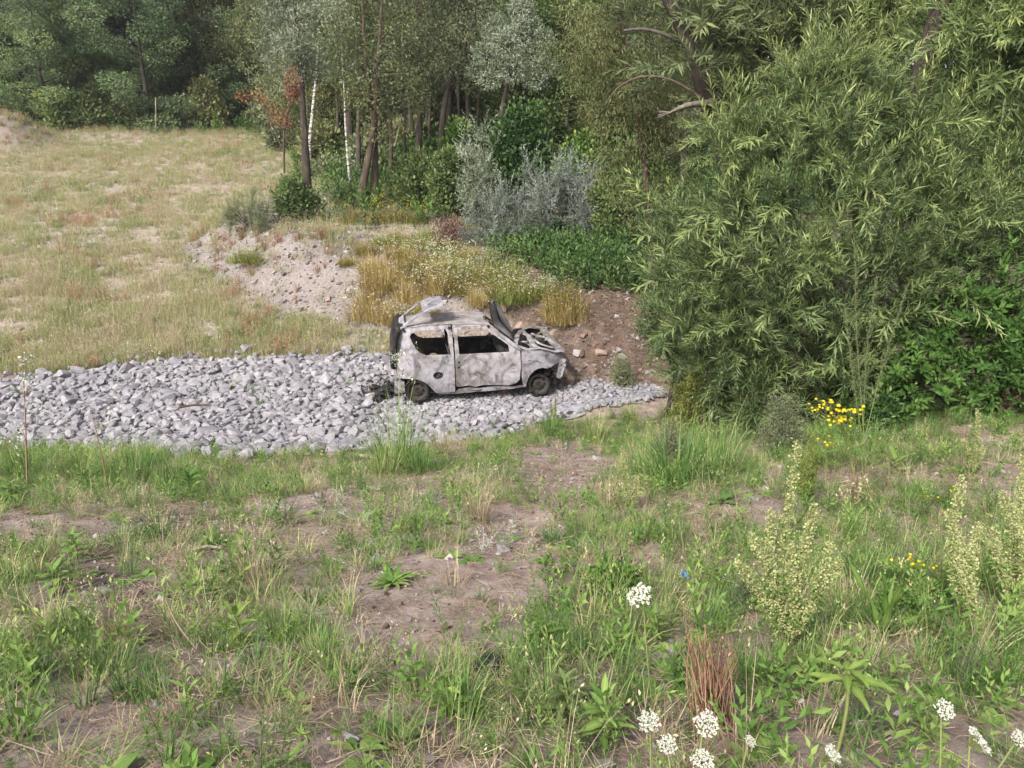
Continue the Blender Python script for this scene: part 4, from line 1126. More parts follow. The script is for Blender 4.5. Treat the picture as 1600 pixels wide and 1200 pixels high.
# ---- reddish and orange dying saplings
def sapling(name, label, pts, Y, r0, clusters, leafm, bark, n, seed):
    path, b = px_path(pts, Y); tm, cm = MB(), MB()
    r = np.random.default_rng(seed)
    Q = curve_pts(path, 12); tm.tube(Q, np.linspace(r0, r0 * .3, 12), 6)
    C = [at(px, py, Y) - b for px, py, rr in clusters]
    for c in C:
        k = np.argmin(np.linalg.norm(Q - (c - np.array([0, 0, .25])), axis=1)); tm.tube(curve_pts([Q[k], (Q[k] + c) / 2 + r.normal(0, .04, 3), c], 5), .010, 4)
    crown(cm, C, [q[2] for q in clusters], n, .09, leaf2(.2), tint=(.2, .9), r=r, shellb=.1)
    return tree_thing(name, label, 'sapling', tm, cm, b, M[bark], M[leafm])
sapling('red_sapling', 'young dying tree with dark red leaves above the green bush', [(444, 270), (443, 220), (445, 190), (453, 165), (459, 117)], 23.6, .035, [(457, 128, .26), (461, 150, .2), (452, 142, .2), (444, 183, .2), (447, 196, .13), (458, 112, .14), (437, 190, .12)], 'red', 'redbark', 420, 3)
sapling('orange_sapling', 'young tree with drooping orange-brown leaves left of the red one', [(444, 240), (432, 210), (420, 185), (410, 165), (398, 152)], 23.9, .025, [(385, 150, .2), (402, 148, .2), (415, 160, .18), (425, 172, .16), (375, 152, .12), (428, 188, .14)], 'orange', 'redbark', 300, 4)

# ---- shrubs: several stems, leaf sprays on a lumpy outline
def shrub(name, label, px, py, Y, wpx, hpx, leafm, n, lsize, proto, nl=9, seed=0, tint=(.2, .8), up=.4, group=None, cat='bush', shellb=.4, bark='greybark', outw=.8):
    r = np.random.default_rng(seed)
    if group:
        label += (' at the far left' if px < 105 else ' left of the pale dead stem' if px < 240 else ' right of the pale dead stem' if px < 400 else ' near the white birches' if px < 560 else
                  ' by the crossing brown trunks' if px < 660 else ' by the leaning dark trunk' if px < 770 else ' behind the silver-grey bushes' if px < 930 else ' behind the olive willow')
    base = at(px, py, Y); base[2] = gnd(base[0], base[1]) - .03
    sc = Y / FPX * 1.03; W, H = wpx * sc, hpx * sc
    tm, cm = MB(), MB(); C, Rd = [], []
    for k in range(nl):
        a = k * 2.4; q = math.sqrt((k + .5) / nl)
        c = np.array([W * .68 * q * math.cos(a), W * .55 * q * math.sin(a), H * (1 - .62 * q * q) * r.uniform(.62, .92)])
        C.append(c); Rd.append(min(W, H) * r.uniform(.3, .46))
        if k % 2: C.append(c * np.array([1.05, 1.05, .45])); Rd.append(min(W, H) * .42)
        tm.tube(curve_pts([(0, 0, -.05), c * np.array([.45, .45, .5]), c], 6), np.linspace(.03, .008, 6), 4, cap=False)
    crown(cm, C, Rd, n, lsize, proto, up=up, tint=tint, r=r, shellb=shellb, outw=outw)
    # loose sprays breaking the outline
    m = int(n * .12); k = r.integers(len(C), size=m)
    d = r.normal(size=(m, 3)); d[:, 2] = np.abs(d[:, 2]); d /= np.linalg.norm(d, axis=1)[:, None]
    P = np.array(C)[k] + d * (np.array(Rd)[k] * r.uniform(1, 1.38, m))[:, None]
    cm.inst(proto[0], proto[1], frames(d + r.normal(0, .5, (m, 3)) + np.array([0, 0, .4]), r.normal(0, 1, (m, 3))) * (lsize * r.uniform(.7, 1.2, m))[:, None, None], P, r.uniform(.4, 1, m))
    root = empty(name, tuple(base)); tag(root, label, cat, group)
    tm.build('stem', M[bark], root); cm.build('foliage', M[leafm], root)
    return root
SSH = [shoot_proto(17, .20, .10, .85, 800 + q, .1, stem_r=.008) for q in range(4)]
def spray_bush(name, label, px, py, Y, wpx, hpx, leafm, n, length, seed, tint=(.2, .8), up=.6, toptint=.3, nl=11, protos=SSH, lean=0):
    r = np.random.default_rng(seed)
    base = at(px, py, Y); base[2] = gnd(base[0], base[1]) - .03
    sc = Y / FPX * 1.03; W, H = wpx * sc, hpx * sc
    root = empty(name, tuple(base)); tag(root, label, 'bush')
    tm, cm = MB(), MB(); C, Rd = [], []
    for k in range(nl):
        a = k * 2.4 + r.normal(0, .3); q = math.sqrt((k + .5) / nl)
        c = np.array([W * .8 * q * math.cos(a) + lean * W * .3, W * .6 * q * math.sin(a), H * (1 - .55 * q * q) * r.uniform(.45, .98)])
        C.append(c); Rd.append(min(W, H) * r.uniform(.18, .38))
        if k % 2: C.append(c * np.array([1.1, 1.1, .4])); Rd.append(min(W, H) * r.uniform(.25, .4))
        tm.tube(curve_pts([(0, 0, -.05), c * np.array([.4, .4, .5]), c], 6), np.linspace(.03, .008, 6), 4, cap=False)
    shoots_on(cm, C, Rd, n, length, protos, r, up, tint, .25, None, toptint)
    k = r.integers(len(C), size=max(8, n // 12)); m = len(k)          # long shoots that break the outline
    d = r.normal(0, .5, (m, 3)) + np.array([0, 0, 1.1]); d /= np.linalg.norm(d, axis=1)[:, None]
    P = np.array(C)[k] + d * (np.array(Rd)[k] * .8)[:, None]
    w_ = r.integers(len(protos), size=m)
    for q, (V, F, T) in enumerate(protos):
        s_ = w_ == q
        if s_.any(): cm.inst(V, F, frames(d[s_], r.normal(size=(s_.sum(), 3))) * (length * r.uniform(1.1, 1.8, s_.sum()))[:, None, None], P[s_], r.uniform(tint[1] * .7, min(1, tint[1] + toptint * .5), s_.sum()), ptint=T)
    tm.build('stem', M['greybark'], root); cm.build('foliage', M[leafm], root)
    return root
SPRAYS = []
L3 = leaf2(.3)
SPRAYS.append(('willow_bush', 'small rounded grey-green bush on the left end of the gravel mound', 392, 352, 23.4, 38, 62, 'greygreen', 750, .30, 1, (.3, .8)))
shrub('leafy_bush', 'dark green bush around the foot of the silvery willow trunk', 462, 330, 24.3, 36, 70, 'green', 3800, .11, L3, seed=2, tint=(.2, .8))
SPRAYS.append(('silver_bush', 'large silver-grey bush in front of the dark wood, right one of two', 872, 392, 21.2, 80, 125, 'grey_silver', 1350, .42, 3, (.1, .75)))
SPRAYS.append(('silver_bush', 'lower silver-grey bush with greener leaves, left one of two', 782, 385, 21.0, 58, 88, 'grey_silver', 850, .4, 4, (.1, .7)))
SPRAYS.append(('pale_willow_bush', 'pale yellowish green upright bush left of the silver-grey bushes', 748, 330, 24.5, 40, 135, 'silver', 700, .5, 5, (.15, .7)))
shrub('leafy_bush', 'bright green bush between the leaning trunk and the silvery crown', 718, 290, 27.5, 34, 125, 'bright', 4500, .13, L3, seed=6, tint=(.05, .55))
shrub('leafy_bush', 'dark green thicket at the foot of the thick upright trunk', 655, 335, 26, 46, 80, 'green', 5000, .13, L3, seed=7, tint=(.2, .7))
shrub('leafy_bush', 'green bush hiding the foot of the leaning dark trunk', 705, 335, 25, 42, 110, 'green', 5500, .12, L3, seed=8, tint=(.2, .8))
shrub('dark_bush', 'very dark green bush in the hollow behind the silver-grey bushes', 812, 330, 25, 60, 150, 'nettle', 7500, .14, L3, seed=9, tint=(.0, .45), nl=12)
shrub('leafy_bush', 'fresh green bush rising behind the right silver-grey bush', 905, 300, 24, 42, 110, 'bright', 4500, .13, L3, seed=10, tint=(.0, .5))
shrub('leafy_bush', 'dark green bush between the silver-grey bush and the reddish trunk', 955, 400, 20.5, 42, 110, 'green', 5500, .11, L3, seed=11, tint=(.15, .75))
SPRAYS.append(('pale_willow_bush', 'small pale yellow-green bush right of the silver-grey bush', 925, 345, 21.5, 28, 70, 'yellowgreen', 200, .4, 12, (.0, .5)))
shrub('dry_bush', 'purple-brown dead bush left of the silver-grey bushes', 706, 375, 21.8, 34, 36, 'purple', 1900, .1, leaf2(.12), seed=13)
shrub('leafy_bush', 'yellowish rounded bush at the wood edge beside the grass track', 325, 206, 49, 34, 66, 'olive', 3600, .2, L3, seed=14, tint=(.4, .95))
for k, (px, py, Y, wd, hh, lm) in enumerate([(15, 205, 48, 40, 70, 'green'), (62, 208, 46.8, 24, 38, 'olive'), (118, 212, 46.6, 44, 62, 'green'), (165, 213, 47.6, 26, 30, 'green'), (205, 212, 48.5, 32, 66, 'olive'), (262, 208, 48.6, 26, 34, 'green'),
                                            (285, 204, 48.5, 28, 46, 'greygreen'), (380, 192, 54, 34, 40, 'green'), (420, 190, 50, 34, 34, 'greygreen'), (-40, 200, 47, 50, 70, 'green'), (450, 215, 42, 40, 34, 'greygreen'), (515, 262, 34, 34, 34, 'greygreen'), (530, 230, 38, 34, 40, 'green'),
                                            (600, 262, 33, 40, 40, 'green'), (640, 250, 35, 44, 50, 'nettle'), (570, 245, 37, 34, 46, 'green'), (690, 240, 36, 46, 60, 'nettle'), (750, 240, 36, 50, 70, 'nettle'), (870, 250, 32, 50, 90, 'nettle'), (940, 280, 29, 50, 100, 'nettle'), (1000, 330, 24, 50, 120, 'nettle')]):
    shrub('undergrowth_bush', 'low dense undergrowth bush along the wood edge', px, py, Y, wd, hh, lm, 2600, .2 if Y > 40 else .15, L3, seed=100 + k, tint=(.1, .85), shellb=.2, group='undergrowth bushes along the wood edge')

for k, (px, Y, wd, hh, lm) in enumerate([(-30, 52, 60, 110, 'green'), (50, 53, 55, 95, 'olive'), (125, 52, 60, 120, 'green'), (190, 53, 55, 100, 'greygreen'), (260, 53, 60, 120, 'green'), (310, 54, 50, 100, 'green'), (365, 56, 55, 110, 'olive'), (415, 57, 50, 90, 'green'),
                                     (100, 58, 80, 130, 'green'), (230, 59, 80, 140, 'green'), (0, 60, 80, 130, 'green'), (340, 62, 80, 120, 'green'), (450, 48, 50, 90, 'greygreen'), (505, 46, 55, 100, 'green'), (560, 46, 55, 110, 'olive'), (615, 45, 55, 100, 'greygreen'),
                                     (665, 46, 60, 110, 'green'), (720, 45, 60, 120, 'greygreen'), (775, 44, 60, 120, 'green'), (835, 43, 60, 130, 'greygreen'), (890, 42, 60, 130, 'green'), (950, 41, 60, 130, 'green'), (1010, 38, 60, 140, 'green'), (640, 38, 40, 70, 'olive'), (580, 36, 34, 60, 'greygreen'), (500, 38, 34, 60, 'olive')]):
    shrub('undergrowth_bush', 'tall dark bush deep in the wood', px, 200, Y, wd, hh, lm, 2600, .26, L3, seed=150 + k, tint=(.1, .8), group='tall bushes deep in the wood', nl=10)

# ---- tall olive willow with the thin reddish trunk behind the ditch
path, b = px_path([(1024, 492), (1021, 440), (1018, 390), (1012, 300), (1000, 200), (985, 100), (965, 0)], 16.2, top=(-.3, .3, 2.5))
ex = []
for px, py, dy, rr in [(975, 210, 0, .75), (1010, 260, -.2, .7), (960, 130, .2, .7), (1000, 150, 0, .8), (1030, 320, -.2, .5), (935, 60, .3, .8), (985, 50, 0, .8), (925, 110, .3, .55), (1000, 330, -.3, .45), (1045, 200, 0, .8), (955, 260, .2, .5), (1035, 100, 0, .9), (920, 10, .3, .7), (1060, 290, -.2, .6), (975, 300, 0, .4)]:
    ex.append((at(px, py, 16.2 + dy) - b, rr))
tm, cm = make_tree(71, 8, .12, .55, 1.2, 12, .5, 26000, .095, leaf2(.11, .2), path=path, extra=ex, droop=.7, tint=(.2, .85), up=0)
tree_thing('olive_willow_tree', 'tall willow with hanging olive leaves and a thin reddish trunk behind the ditch', 'tree', tm, cm, b, M['redbark'], M['olive'])

# ---- the big willow bush and the willows behind it on the right
SH = [shoot_proto(25, .26, .062, .8, s, .14) for s in range(5)]
SHB = [shoot_proto(16, .32, .085, .9, 10 + s) for s in range(3)]
def shoots_on(mb, C, Rd, n, length, protos, r, up=.55, tint=(.25, .7), shellb=.55, front=None, toptint=0.0, outw=1.0, squash=1.0):
    C = np.asarray(C); Rd = np.asarray(Rd, float)
    wl = Rd ** 2 * r.uniform(.35, 1.5, len(C))
    lt = r.uniform(-.2, .17, len(C))
    k = r.choice(len(C), n, p=wl / wl.sum())
    d = r.normal(size=(n, 3)); d /= np.linalg.norm(d, axis=1)[:, None]
    if front is not None:                             # most growth on the open side
        fl = (d @ front) < -.35; d[fl] = -d[fl]
    u = r.uniform(shellb, 1, n)
    P = C[k] + d * (Rd[k] * u)[:, None] * np.array([1, 1, squash])
    ax = d * outw + r.normal(0, .42, (n, 3)) + np.array([0, 0, up])
    fr = frames(ax, np.array([0, 0, 1.]) + r.normal(0, .5, (n, 3)))
    s = length * r.uniform(.6, 1.25, n)
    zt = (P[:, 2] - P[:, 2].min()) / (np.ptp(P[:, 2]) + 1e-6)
    tn = r.uniform(*tint, n) + lt[k] + toptint * np.clip(zt - .5, 0, 1) * (d[:, 2] > .1)  # upper shoots paler: new growth, plus sunlight put into the tint
    w_ = r.integers(len(protos), size=n)
    for q, (V, F, T) in enumerate(protos):
        m = w_ == q
        if m.any(): mb.inst(V, F, fr[m] * s[m][:, None, None], P[m] - ax[m] / np.linalg.norm(ax[m], axis=1)[:, None] * (s[m] * .35)[:, None], tn[m], ptint=T)

def willow(name, label, base, lobes, n, length, leafm, seed, up=.55, tint=(.25, .65), toptint=.5, protos=SH, bark='bark', stems=True, trunk=None, shellb=.55, cat='bush', inner=.25, sprays=0):
    r = np.random.default_rng(seed)
    root = empty(name, tuple(base)); tag(root, label, cat)
    C = np.array([at(px, py, Y) - base for px, py, Y, rr in lobes]); Rd = np.array([l[3] for l in lobes])
    tm, cm = MB(), MB()
    if trunk is not None:
        Q = curve_pts(np.array(trunk[0]) - base, 40); tm.tube(Q, np.linspace(trunk[1], trunk[1] * .45, 40), 18, rough=.10)
    if stems:
        for c, rr in zip(C, Rd):
            o = r.normal(0, .25, 3) * np.array([1, 1, 0])
            tm.tube(curve_pts([o, o * .5 + c * np.array([.35, .35, .5]), c], 8), np.linspace(.045, .014, 8), 5, cap=False)
            for q in range(5):
                d = r.normal(size=3); d[2] = abs(d[2]); d /= np.linalg.norm(d)
                tm.tube(curve_pts([c * .7, c, c + d * rr * .9], 6), np.linspace(.016, .004, 6), 4, cap=False)
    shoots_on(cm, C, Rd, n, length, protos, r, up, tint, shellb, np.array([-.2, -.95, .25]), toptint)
    shoots_on(cm, C, Rd * .75, int(n * inner), length, protos, r, up * .5, (0, .3), .1)  # inner shoots tinted darker: shade inside the crown put into the colour
    if sprays:                                        # long one-year shoots standing out of the crown, and drooping ones at its flanks
        k = r.integers(len(C), size=sprays); d = np.stack([r.normal(-.1, .35, sprays), r.normal(-.35, .3, sprays), r.uniform(.5, 1.1, sprays)], -1)
        dr_ = r.uniform(size=sprays) < .3; d[dr_] = np.stack([r.normal(-.3, .6, dr_.sum()), r.normal(-.9, .2, dr_.sum()), r.normal(-.1, .3, dr_.sum())], -1)
        d /= np.linalg.norm(d, axis=1)[:, None]; P = C[k] + d * (Rd[k] * .75)[:, None]
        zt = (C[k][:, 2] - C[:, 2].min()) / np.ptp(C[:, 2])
        for q, (V, F, T) in enumerate(protos):
            s_ = (np.arange(sprays) % len(protos)) == q
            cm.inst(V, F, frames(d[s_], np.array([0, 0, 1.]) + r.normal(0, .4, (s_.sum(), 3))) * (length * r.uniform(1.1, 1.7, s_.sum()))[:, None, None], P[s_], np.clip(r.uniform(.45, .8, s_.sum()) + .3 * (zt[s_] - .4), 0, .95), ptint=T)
        for q in range(sprays // 6):                  # dead twigs
            j = r.integers(len(C)); e = C[j] + np.array([r.normal(-.1, .4), -.8, r.normal(.1, .4)]) * Rd[j] * 1.3
            tm.tube(curve_pts([C[j], (C[j] + e) / 2 + r.normal(0, .05, 3), e], 6), np.linspace(.008, .002, 6), 4, cap=False)
    tm.build('trunk', M[bark], root); cm.build('foliage', M[leafm], root)
    return root

wb = np.array([4.3, 9.6, gnd(4.3, 9.6) - .05])
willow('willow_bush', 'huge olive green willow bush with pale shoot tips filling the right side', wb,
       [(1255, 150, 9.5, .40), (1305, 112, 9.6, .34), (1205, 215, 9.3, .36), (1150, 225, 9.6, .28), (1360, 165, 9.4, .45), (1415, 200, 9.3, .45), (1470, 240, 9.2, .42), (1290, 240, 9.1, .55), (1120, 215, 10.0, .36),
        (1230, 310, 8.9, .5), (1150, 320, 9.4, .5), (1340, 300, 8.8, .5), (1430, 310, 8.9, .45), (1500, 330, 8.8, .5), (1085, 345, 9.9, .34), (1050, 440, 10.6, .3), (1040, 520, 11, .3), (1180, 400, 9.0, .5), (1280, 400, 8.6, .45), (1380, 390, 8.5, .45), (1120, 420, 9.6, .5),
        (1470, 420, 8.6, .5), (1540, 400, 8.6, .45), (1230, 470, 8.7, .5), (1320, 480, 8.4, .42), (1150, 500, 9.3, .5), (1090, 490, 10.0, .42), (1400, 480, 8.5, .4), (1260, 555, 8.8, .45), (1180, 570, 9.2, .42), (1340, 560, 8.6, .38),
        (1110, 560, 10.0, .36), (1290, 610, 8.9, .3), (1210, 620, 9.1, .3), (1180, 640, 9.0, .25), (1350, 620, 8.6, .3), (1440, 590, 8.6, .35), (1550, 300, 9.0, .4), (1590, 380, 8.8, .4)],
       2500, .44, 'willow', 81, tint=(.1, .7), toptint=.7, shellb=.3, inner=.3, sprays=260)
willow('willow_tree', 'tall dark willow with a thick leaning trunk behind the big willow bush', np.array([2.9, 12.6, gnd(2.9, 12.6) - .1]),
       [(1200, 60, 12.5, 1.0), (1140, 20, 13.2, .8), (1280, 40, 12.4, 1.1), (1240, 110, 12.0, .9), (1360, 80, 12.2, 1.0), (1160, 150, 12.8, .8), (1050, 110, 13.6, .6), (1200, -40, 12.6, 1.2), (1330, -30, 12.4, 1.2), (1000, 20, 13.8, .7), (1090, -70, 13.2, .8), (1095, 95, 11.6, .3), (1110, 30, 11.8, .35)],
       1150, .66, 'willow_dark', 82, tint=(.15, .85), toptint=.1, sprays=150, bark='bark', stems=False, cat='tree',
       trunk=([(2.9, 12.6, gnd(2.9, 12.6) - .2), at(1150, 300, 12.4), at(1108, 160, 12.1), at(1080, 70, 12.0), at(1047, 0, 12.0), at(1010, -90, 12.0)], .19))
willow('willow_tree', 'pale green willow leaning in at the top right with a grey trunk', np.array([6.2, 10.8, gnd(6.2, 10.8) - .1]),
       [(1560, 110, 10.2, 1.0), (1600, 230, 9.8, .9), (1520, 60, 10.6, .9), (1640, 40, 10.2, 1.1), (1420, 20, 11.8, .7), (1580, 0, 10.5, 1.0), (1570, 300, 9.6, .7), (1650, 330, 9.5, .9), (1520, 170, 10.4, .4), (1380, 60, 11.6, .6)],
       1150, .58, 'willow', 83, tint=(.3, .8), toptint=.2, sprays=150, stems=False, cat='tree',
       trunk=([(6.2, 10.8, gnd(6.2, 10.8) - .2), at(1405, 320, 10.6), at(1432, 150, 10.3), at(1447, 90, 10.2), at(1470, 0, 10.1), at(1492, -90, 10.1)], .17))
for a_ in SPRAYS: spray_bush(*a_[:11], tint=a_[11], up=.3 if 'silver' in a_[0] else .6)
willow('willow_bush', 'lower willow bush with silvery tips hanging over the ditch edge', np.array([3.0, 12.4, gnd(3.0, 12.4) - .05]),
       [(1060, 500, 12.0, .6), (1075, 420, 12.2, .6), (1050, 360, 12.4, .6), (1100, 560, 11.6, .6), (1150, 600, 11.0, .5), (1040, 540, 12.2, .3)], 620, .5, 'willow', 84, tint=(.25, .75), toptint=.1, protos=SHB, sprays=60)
willow('broadleaf_bush', 'bright green broad-leaved climber growing through the right side of the willow bush', np.array([5.2, 8.4, gnd(5.2, 8.4) - .05]),
       [(1440, 600, 8.3, .6), (1520, 560, 8.2, .7), (1380, 560, 8.6, .5), (1580, 480, 8.4, .8), (1490, 470, 8.5, .55), (1600, 600, 8.0, .7), (1540, 640, 8.2, .4), (1400, 640, 8.5, .4), (1650, 520, 8.2, .8), (1330, 610, 8.7, .4)],
       900, .28, 'weed', 85, tint=(.0, .45), toptint=.2, protos=[shoot_proto(12, .36, .2, 1.1, 20 + s) for s in range(3)])
willow('bramble_bush', 'brown dry thicket at the right edge under the willow', np.array([6.2, 8.2, gnd(6.2, 8.2) - .05]),
       [(1590, 650, 8.0, .35), (1640, 620, 8.0, .5), (1560, 668, 8.1, .25)], 150, .4, 'purple', 86, tint=(.2, .8), toptint=0, protos=[shoot_proto(10, .25, .12, 1.1, 30)])

# broken pale branch and arching dead twigs on the dark willow
a, b_ = at(1046, 176, 11.6), at(1108, 162, 11.9)
mb = MB(); mb.tube(curve_pts([a, (a * .5 + b_ * .5) + np.array([0, 0, .06]), b_, b_ + np.array([.25, .3, .15])], 10) - a, np.array([.012, .03, .042, .048, .05, .055, .055, .055, .055, .055]) * .8, 10, rough=.09)
for q in range(9):
    e = np.array([-.12 - .1 * rng.uniform(), rng.normal(0, .03), rng.normal(-.02, .035)]); mb.tube([(.02, 0, 0), e * .5, e], [.012, .007, .001], 4)
tag(mb.build('broken_branch', M['oldwood'], loc=tuple(a)), 'pale barkless broken branch stub sticking out left of the willow bush', 'branch')
Q = np.array([at(945, 165, 12.4), at(965, 135, 12.2), at(1000, 118, 12.0), at(1040, 120, 11.9), at(1075, 138, 11.9), at(1110, 165, 11.9)])
mb = MB(); mb.tube(curve_pts(Q, 18) - Q[0], np.linspace(.012, .022, 18), 5)
tag(mb.build('arching_branch', M['redbark'], loc=tuple(Q[0])), 'thin bare branch arching left out of the willow above the broken stub', 'branch')
Q = np.array([at(975, 48, 12.6), at(1005, 44, 12.5), at(1035, 52, 12.4), at(1065, 66, 12.4)])
mb = MB(); mb.tube(curve_pts(Q, 12) - Q[0], np.linspace(.02, .035, 12), 6)
tag(mb.build('bare_branch', M['greybark'], loc=tuple(Q[0])), 'bare pale branch near the top left of the dark willow trunk', 'branch')
# ------------------------------------------------------------------ scattered ground cover (nobody could count it)
def proto_obj(name, mb_or_me, mat=None, sm=True):
    me = mb_or_me.mesh(name, mat, sm) if isinstance(mb_or_me, MB) else mb_or_me
    return bpy.data.objects.new(name, me)             # only used as instance source, never linked

def scatter(name, P, rot, scl, idx, itint, protos):
    me = bpy.data.meshes.new(name)
    n = len(P)
    me.vertices.add(n); me.vertices.foreach_set('co', np.asarray(P, np.float32).ravel())
    for nm, tp, key, d in (('rot', 'FLOAT_VECTOR', 'vector', rot), ('scl', 'FLOAT', 'value', scl), ('idx', 'INT', 'value', idx), ('itint', 'FLOAT', 'value', itint)):
        a = me.attributes.new(nm, tp, 'POINT'); a.data.foreach_set(key, np.asarray(d, np.int32 if tp == 'INT' else np.float32).ravel())
    o = bpy.data.objects.new(name, me); COL.objects.link(o)
    g = bpy.data.node_groups.new(name, 'GeometryNodeTree')
    g.interface.new_socket('Geometry', in_out='INPUT', socket_type='NodeSocketGeometry')
    g.interface.new_socket('Geometry', in_out='OUTPUT', socket_type='NodeSocketGeometry')
    gi, go = g.nodes.new('NodeGroupInput'), g.nodes.new('NodeGroupOutput')
    jn = g.nodes.new('GeometryNodeJoinGeometry')
    def attr(nm, tp):
        q = g.nodes.new('GeometryNodeInputNamedAttribute'); q.data_type = tp; q.inputs['Name'].default_value = nm
        return next(s for s in q.outputs if s.enabled and s.name == 'Attribute')
    ra, sa, ia = attr('rot', 'FLOAT_VECTOR'), attr('scl', 'FLOAT'), attr('idx', 'INT')
    for k, p in enumerate(protos):
        oi = g.nodes.new('GeometryNodeObjectInfo'); oi.inputs['Object'].default_value = p; oi.inputs['As Instance'].default_value = True
        ins = g.nodes.new('GeometryNodeInstanceOnPoints')
        cmp_ = g.nodes.new('FunctionNodeCompare'); cmp_.data_type = 'INT'; cmp_.operation = 'EQUAL'
        ii = [s for s in cmp_.inputs if s.type == 'INT']
        g.links.new(ia, ii[0]); ii[1].default_value = k
        g.links.new(gi.outputs[0], ins.inputs['Points']); g.links.new(cmp_.outputs[0], ins.inputs['Selection'])
        g.links.new(oi.outputs['Geometry'], ins.inputs['Instance']); g.links.new(ra, ins.inputs['Rotation']); g.links.new(sa, ins.inputs['Scale'])
        g.links.new(ins.outputs[0], jn.inputs[0])
    g.links.new(jn.outputs[0], go.inputs[0])
    md = o.modifiers.new('scatter', 'NODES'); md.node_group = g
    return tag(o, kind='stuff')

def blades(mb, n, h, spread, wd, lean=.5, r=rng, seg=4, tint=(.2, .8), curl=1.0, base=(0, 0, 0), flat=False):
    """n arched grass blades from one foot (vectorised)"""
    a = r.uniform(0, 2 * np.pi, n); rr = spread * np.sqrt(r.uniform(0, 1, n))
    b = np.stack([rr * np.cos(a), rr * np.sin(a), np.zeros(n) - .01], -1) + np.asarray(base)
    a2 = a + r.normal(0, .7, n)
    L = h * r.uniform(.45, 1.2, n); ln = np.abs(r.normal(lean, lean * .5, n))
    t = np.linspace(0, 1, seg + 1)
    ang = ln[:, None] * (.35 + curl * 1.25 * t[None] ** 1.2)      # angle from vertical along the blade
    ds = L[:, None] / seg
    out = np.cumsum(np.concatenate([np.zeros((n, 1)), np.sin(ang[:, :-1]) * ds], 1), 1)
    up = np.cumsum(np.concatenate([np.zeros((n, 1)), np.cos(ang[:, :-1]) * ds], 1), 1)
    P = np.stack([np.cos(a2)[:, None] * out, np.sin(a2)[:, None] * out, up], -1) + b[:, None]
    side = np.stack([-np.sin(a2 + r.normal(0, .5, n)), np.cos(a2), 0 * a2], -1)
    wv = wd * r.uniform(.6, 1.3, n)[:, None] * (1 - t[None] ** 1.6 * .93) * .5
    A, B = P + side[:, None] * wv[..., None], P - side[:, None] * wv[..., None]
    V = np.stack([A, B], 2).reshape(n, -1, 3)
    k = np.arange(seg)
    F1 = np.concatenate([np.stack([2 * k, 2 * k + 1, 2 * k + 3], -1), np.stack([2 * k, 2 * k + 3, 2 * k + 2], -1)])
    F = (F1[None] + (np.arange(n) * (2 * seg + 2))[:, None, None]).reshape(-1, 3)
    tn = np.repeat(r.uniform(*tint, n), 2 * seg + 2)
    mb.add(V.reshape(-1, 3), F, tn)
    return P[:, -1]

def seedheads(mb, tips, ln, wd, r, tint=(.6, 1.0), k=5):
    n = len(tips)
    for q in range(k):
        P = tips + np.stack([r.normal(0, .012, n), r.normal(0, .012, n), r.uniform(-ln, ln * .3, n)], -1)
        d = r.normal(0, .4, (n, 3)) + np.array([0, 0, 1.])
        mb.inst(*leaf2(.22, .05), frames(d, r.normal(size=(n, 3))) * (wd * r.uniform(.7, 1.3, n))[:, None, None], P, r.uniform(*tint, n))

r4 = np.random.default_rng(44)
TUFT = []
for k in range(4):
    mb = MB(); blades(mb, 34, .17 + .03 * k, .06, .0050, .95, r4, 5, (.1, .7)); blades(mb, 14, .19, .06, .0035, 1.1, r4, 4, (.75, 1)); TUFT.append(proto_obj('grass_tuft', mb, M['grass']))
TALL = []
for k in range(3):
    mb = MB(); blades(mb, 30, .33, .06, .0060, .72, r4, 6, (.12, .68)); tp = blades(mb, 6, .42, .04, .0026, .4, r4, 5, (.7, 1)); seedheads(mb, tp, .07, .022, r4); TALL.append(proto_obj('tall_grass_tuft', mb, M['grass']))
DRY = []
for k in range(3):
    mb = MB(); blades(mb, 32, .2, .06, .0034, 1.05, r4, 4, (.1, .9)); tp = blades(mb, 7, .34, .04, .0022, .55, r4, 4, (.4, 1)); seedheads(mb, tp, .05, .013, r4, k=3); DRY.append(proto_obj('dry_grass_tuft', mb, M['straw']))
LIT = []
for k in range(3):                                    # straws lying on the soil
    mb = MB()
    for q in range(22):
        a = r4.uniform(0, 6.28); p = np.array([r4.normal(0, .11), r4.normal(0, .11), r4.uniform(.003, .018)]); L = r4.uniform(.02, .12)
        d = np.array([math.cos(a), math.sin(a), r4.normal(0, .08)]) * L
        mb.tube(curve_pts([p, p + d * .5 + r4.normal(0, .02, 3) * [1, 1, .3], p + d], 4), .0011, 3, r4.uniform(0, 1), cap=False)
    LIT.append(proto_obj('straw_litter', mb, M['straw']))
WEED = []
for k in range(5):
    mb = MB(); n = 9 + 3 * k
    if k < 3:                                         # small rosettes
        a = np.arange(n) * 2.4; e = r4.uniform(.15, .7, n)
        d = np.stack([np.cos(a) * np.cos(e), np.sin(a) * np.cos(e), np.sin(e)], -1)
        mb.inst(*leaf_fine(.17 + .04 * k, .35), frames(d, np.tile([0, 0, 1.], (n, 1))) * (r4.uniform(.05, .10, n))[:, None, None], d * .008, r4.uniform(.15, .8, n))
    else:                                             # leafy stems
        for q in range(6):
            V, F, T = shoot_proto(11, .24, .17 if k == 3 else .1, 1.0, 50 + 7 * k + q)
            d = np.array([[r4.normal(0, .45), r4.normal(0, .45), 1.]])
            mb.inst(V, F, frames(d, r4.normal(size=(1, 3))) * r4.uniform(.14, .30), np.array([[r4.normal(0, .03), r4.normal(0, .03), -.01]]), [r4.uniform(.3, .6)], ptint=T)
    WEED.append(proto_obj('small_weed', mb, M['weed']))
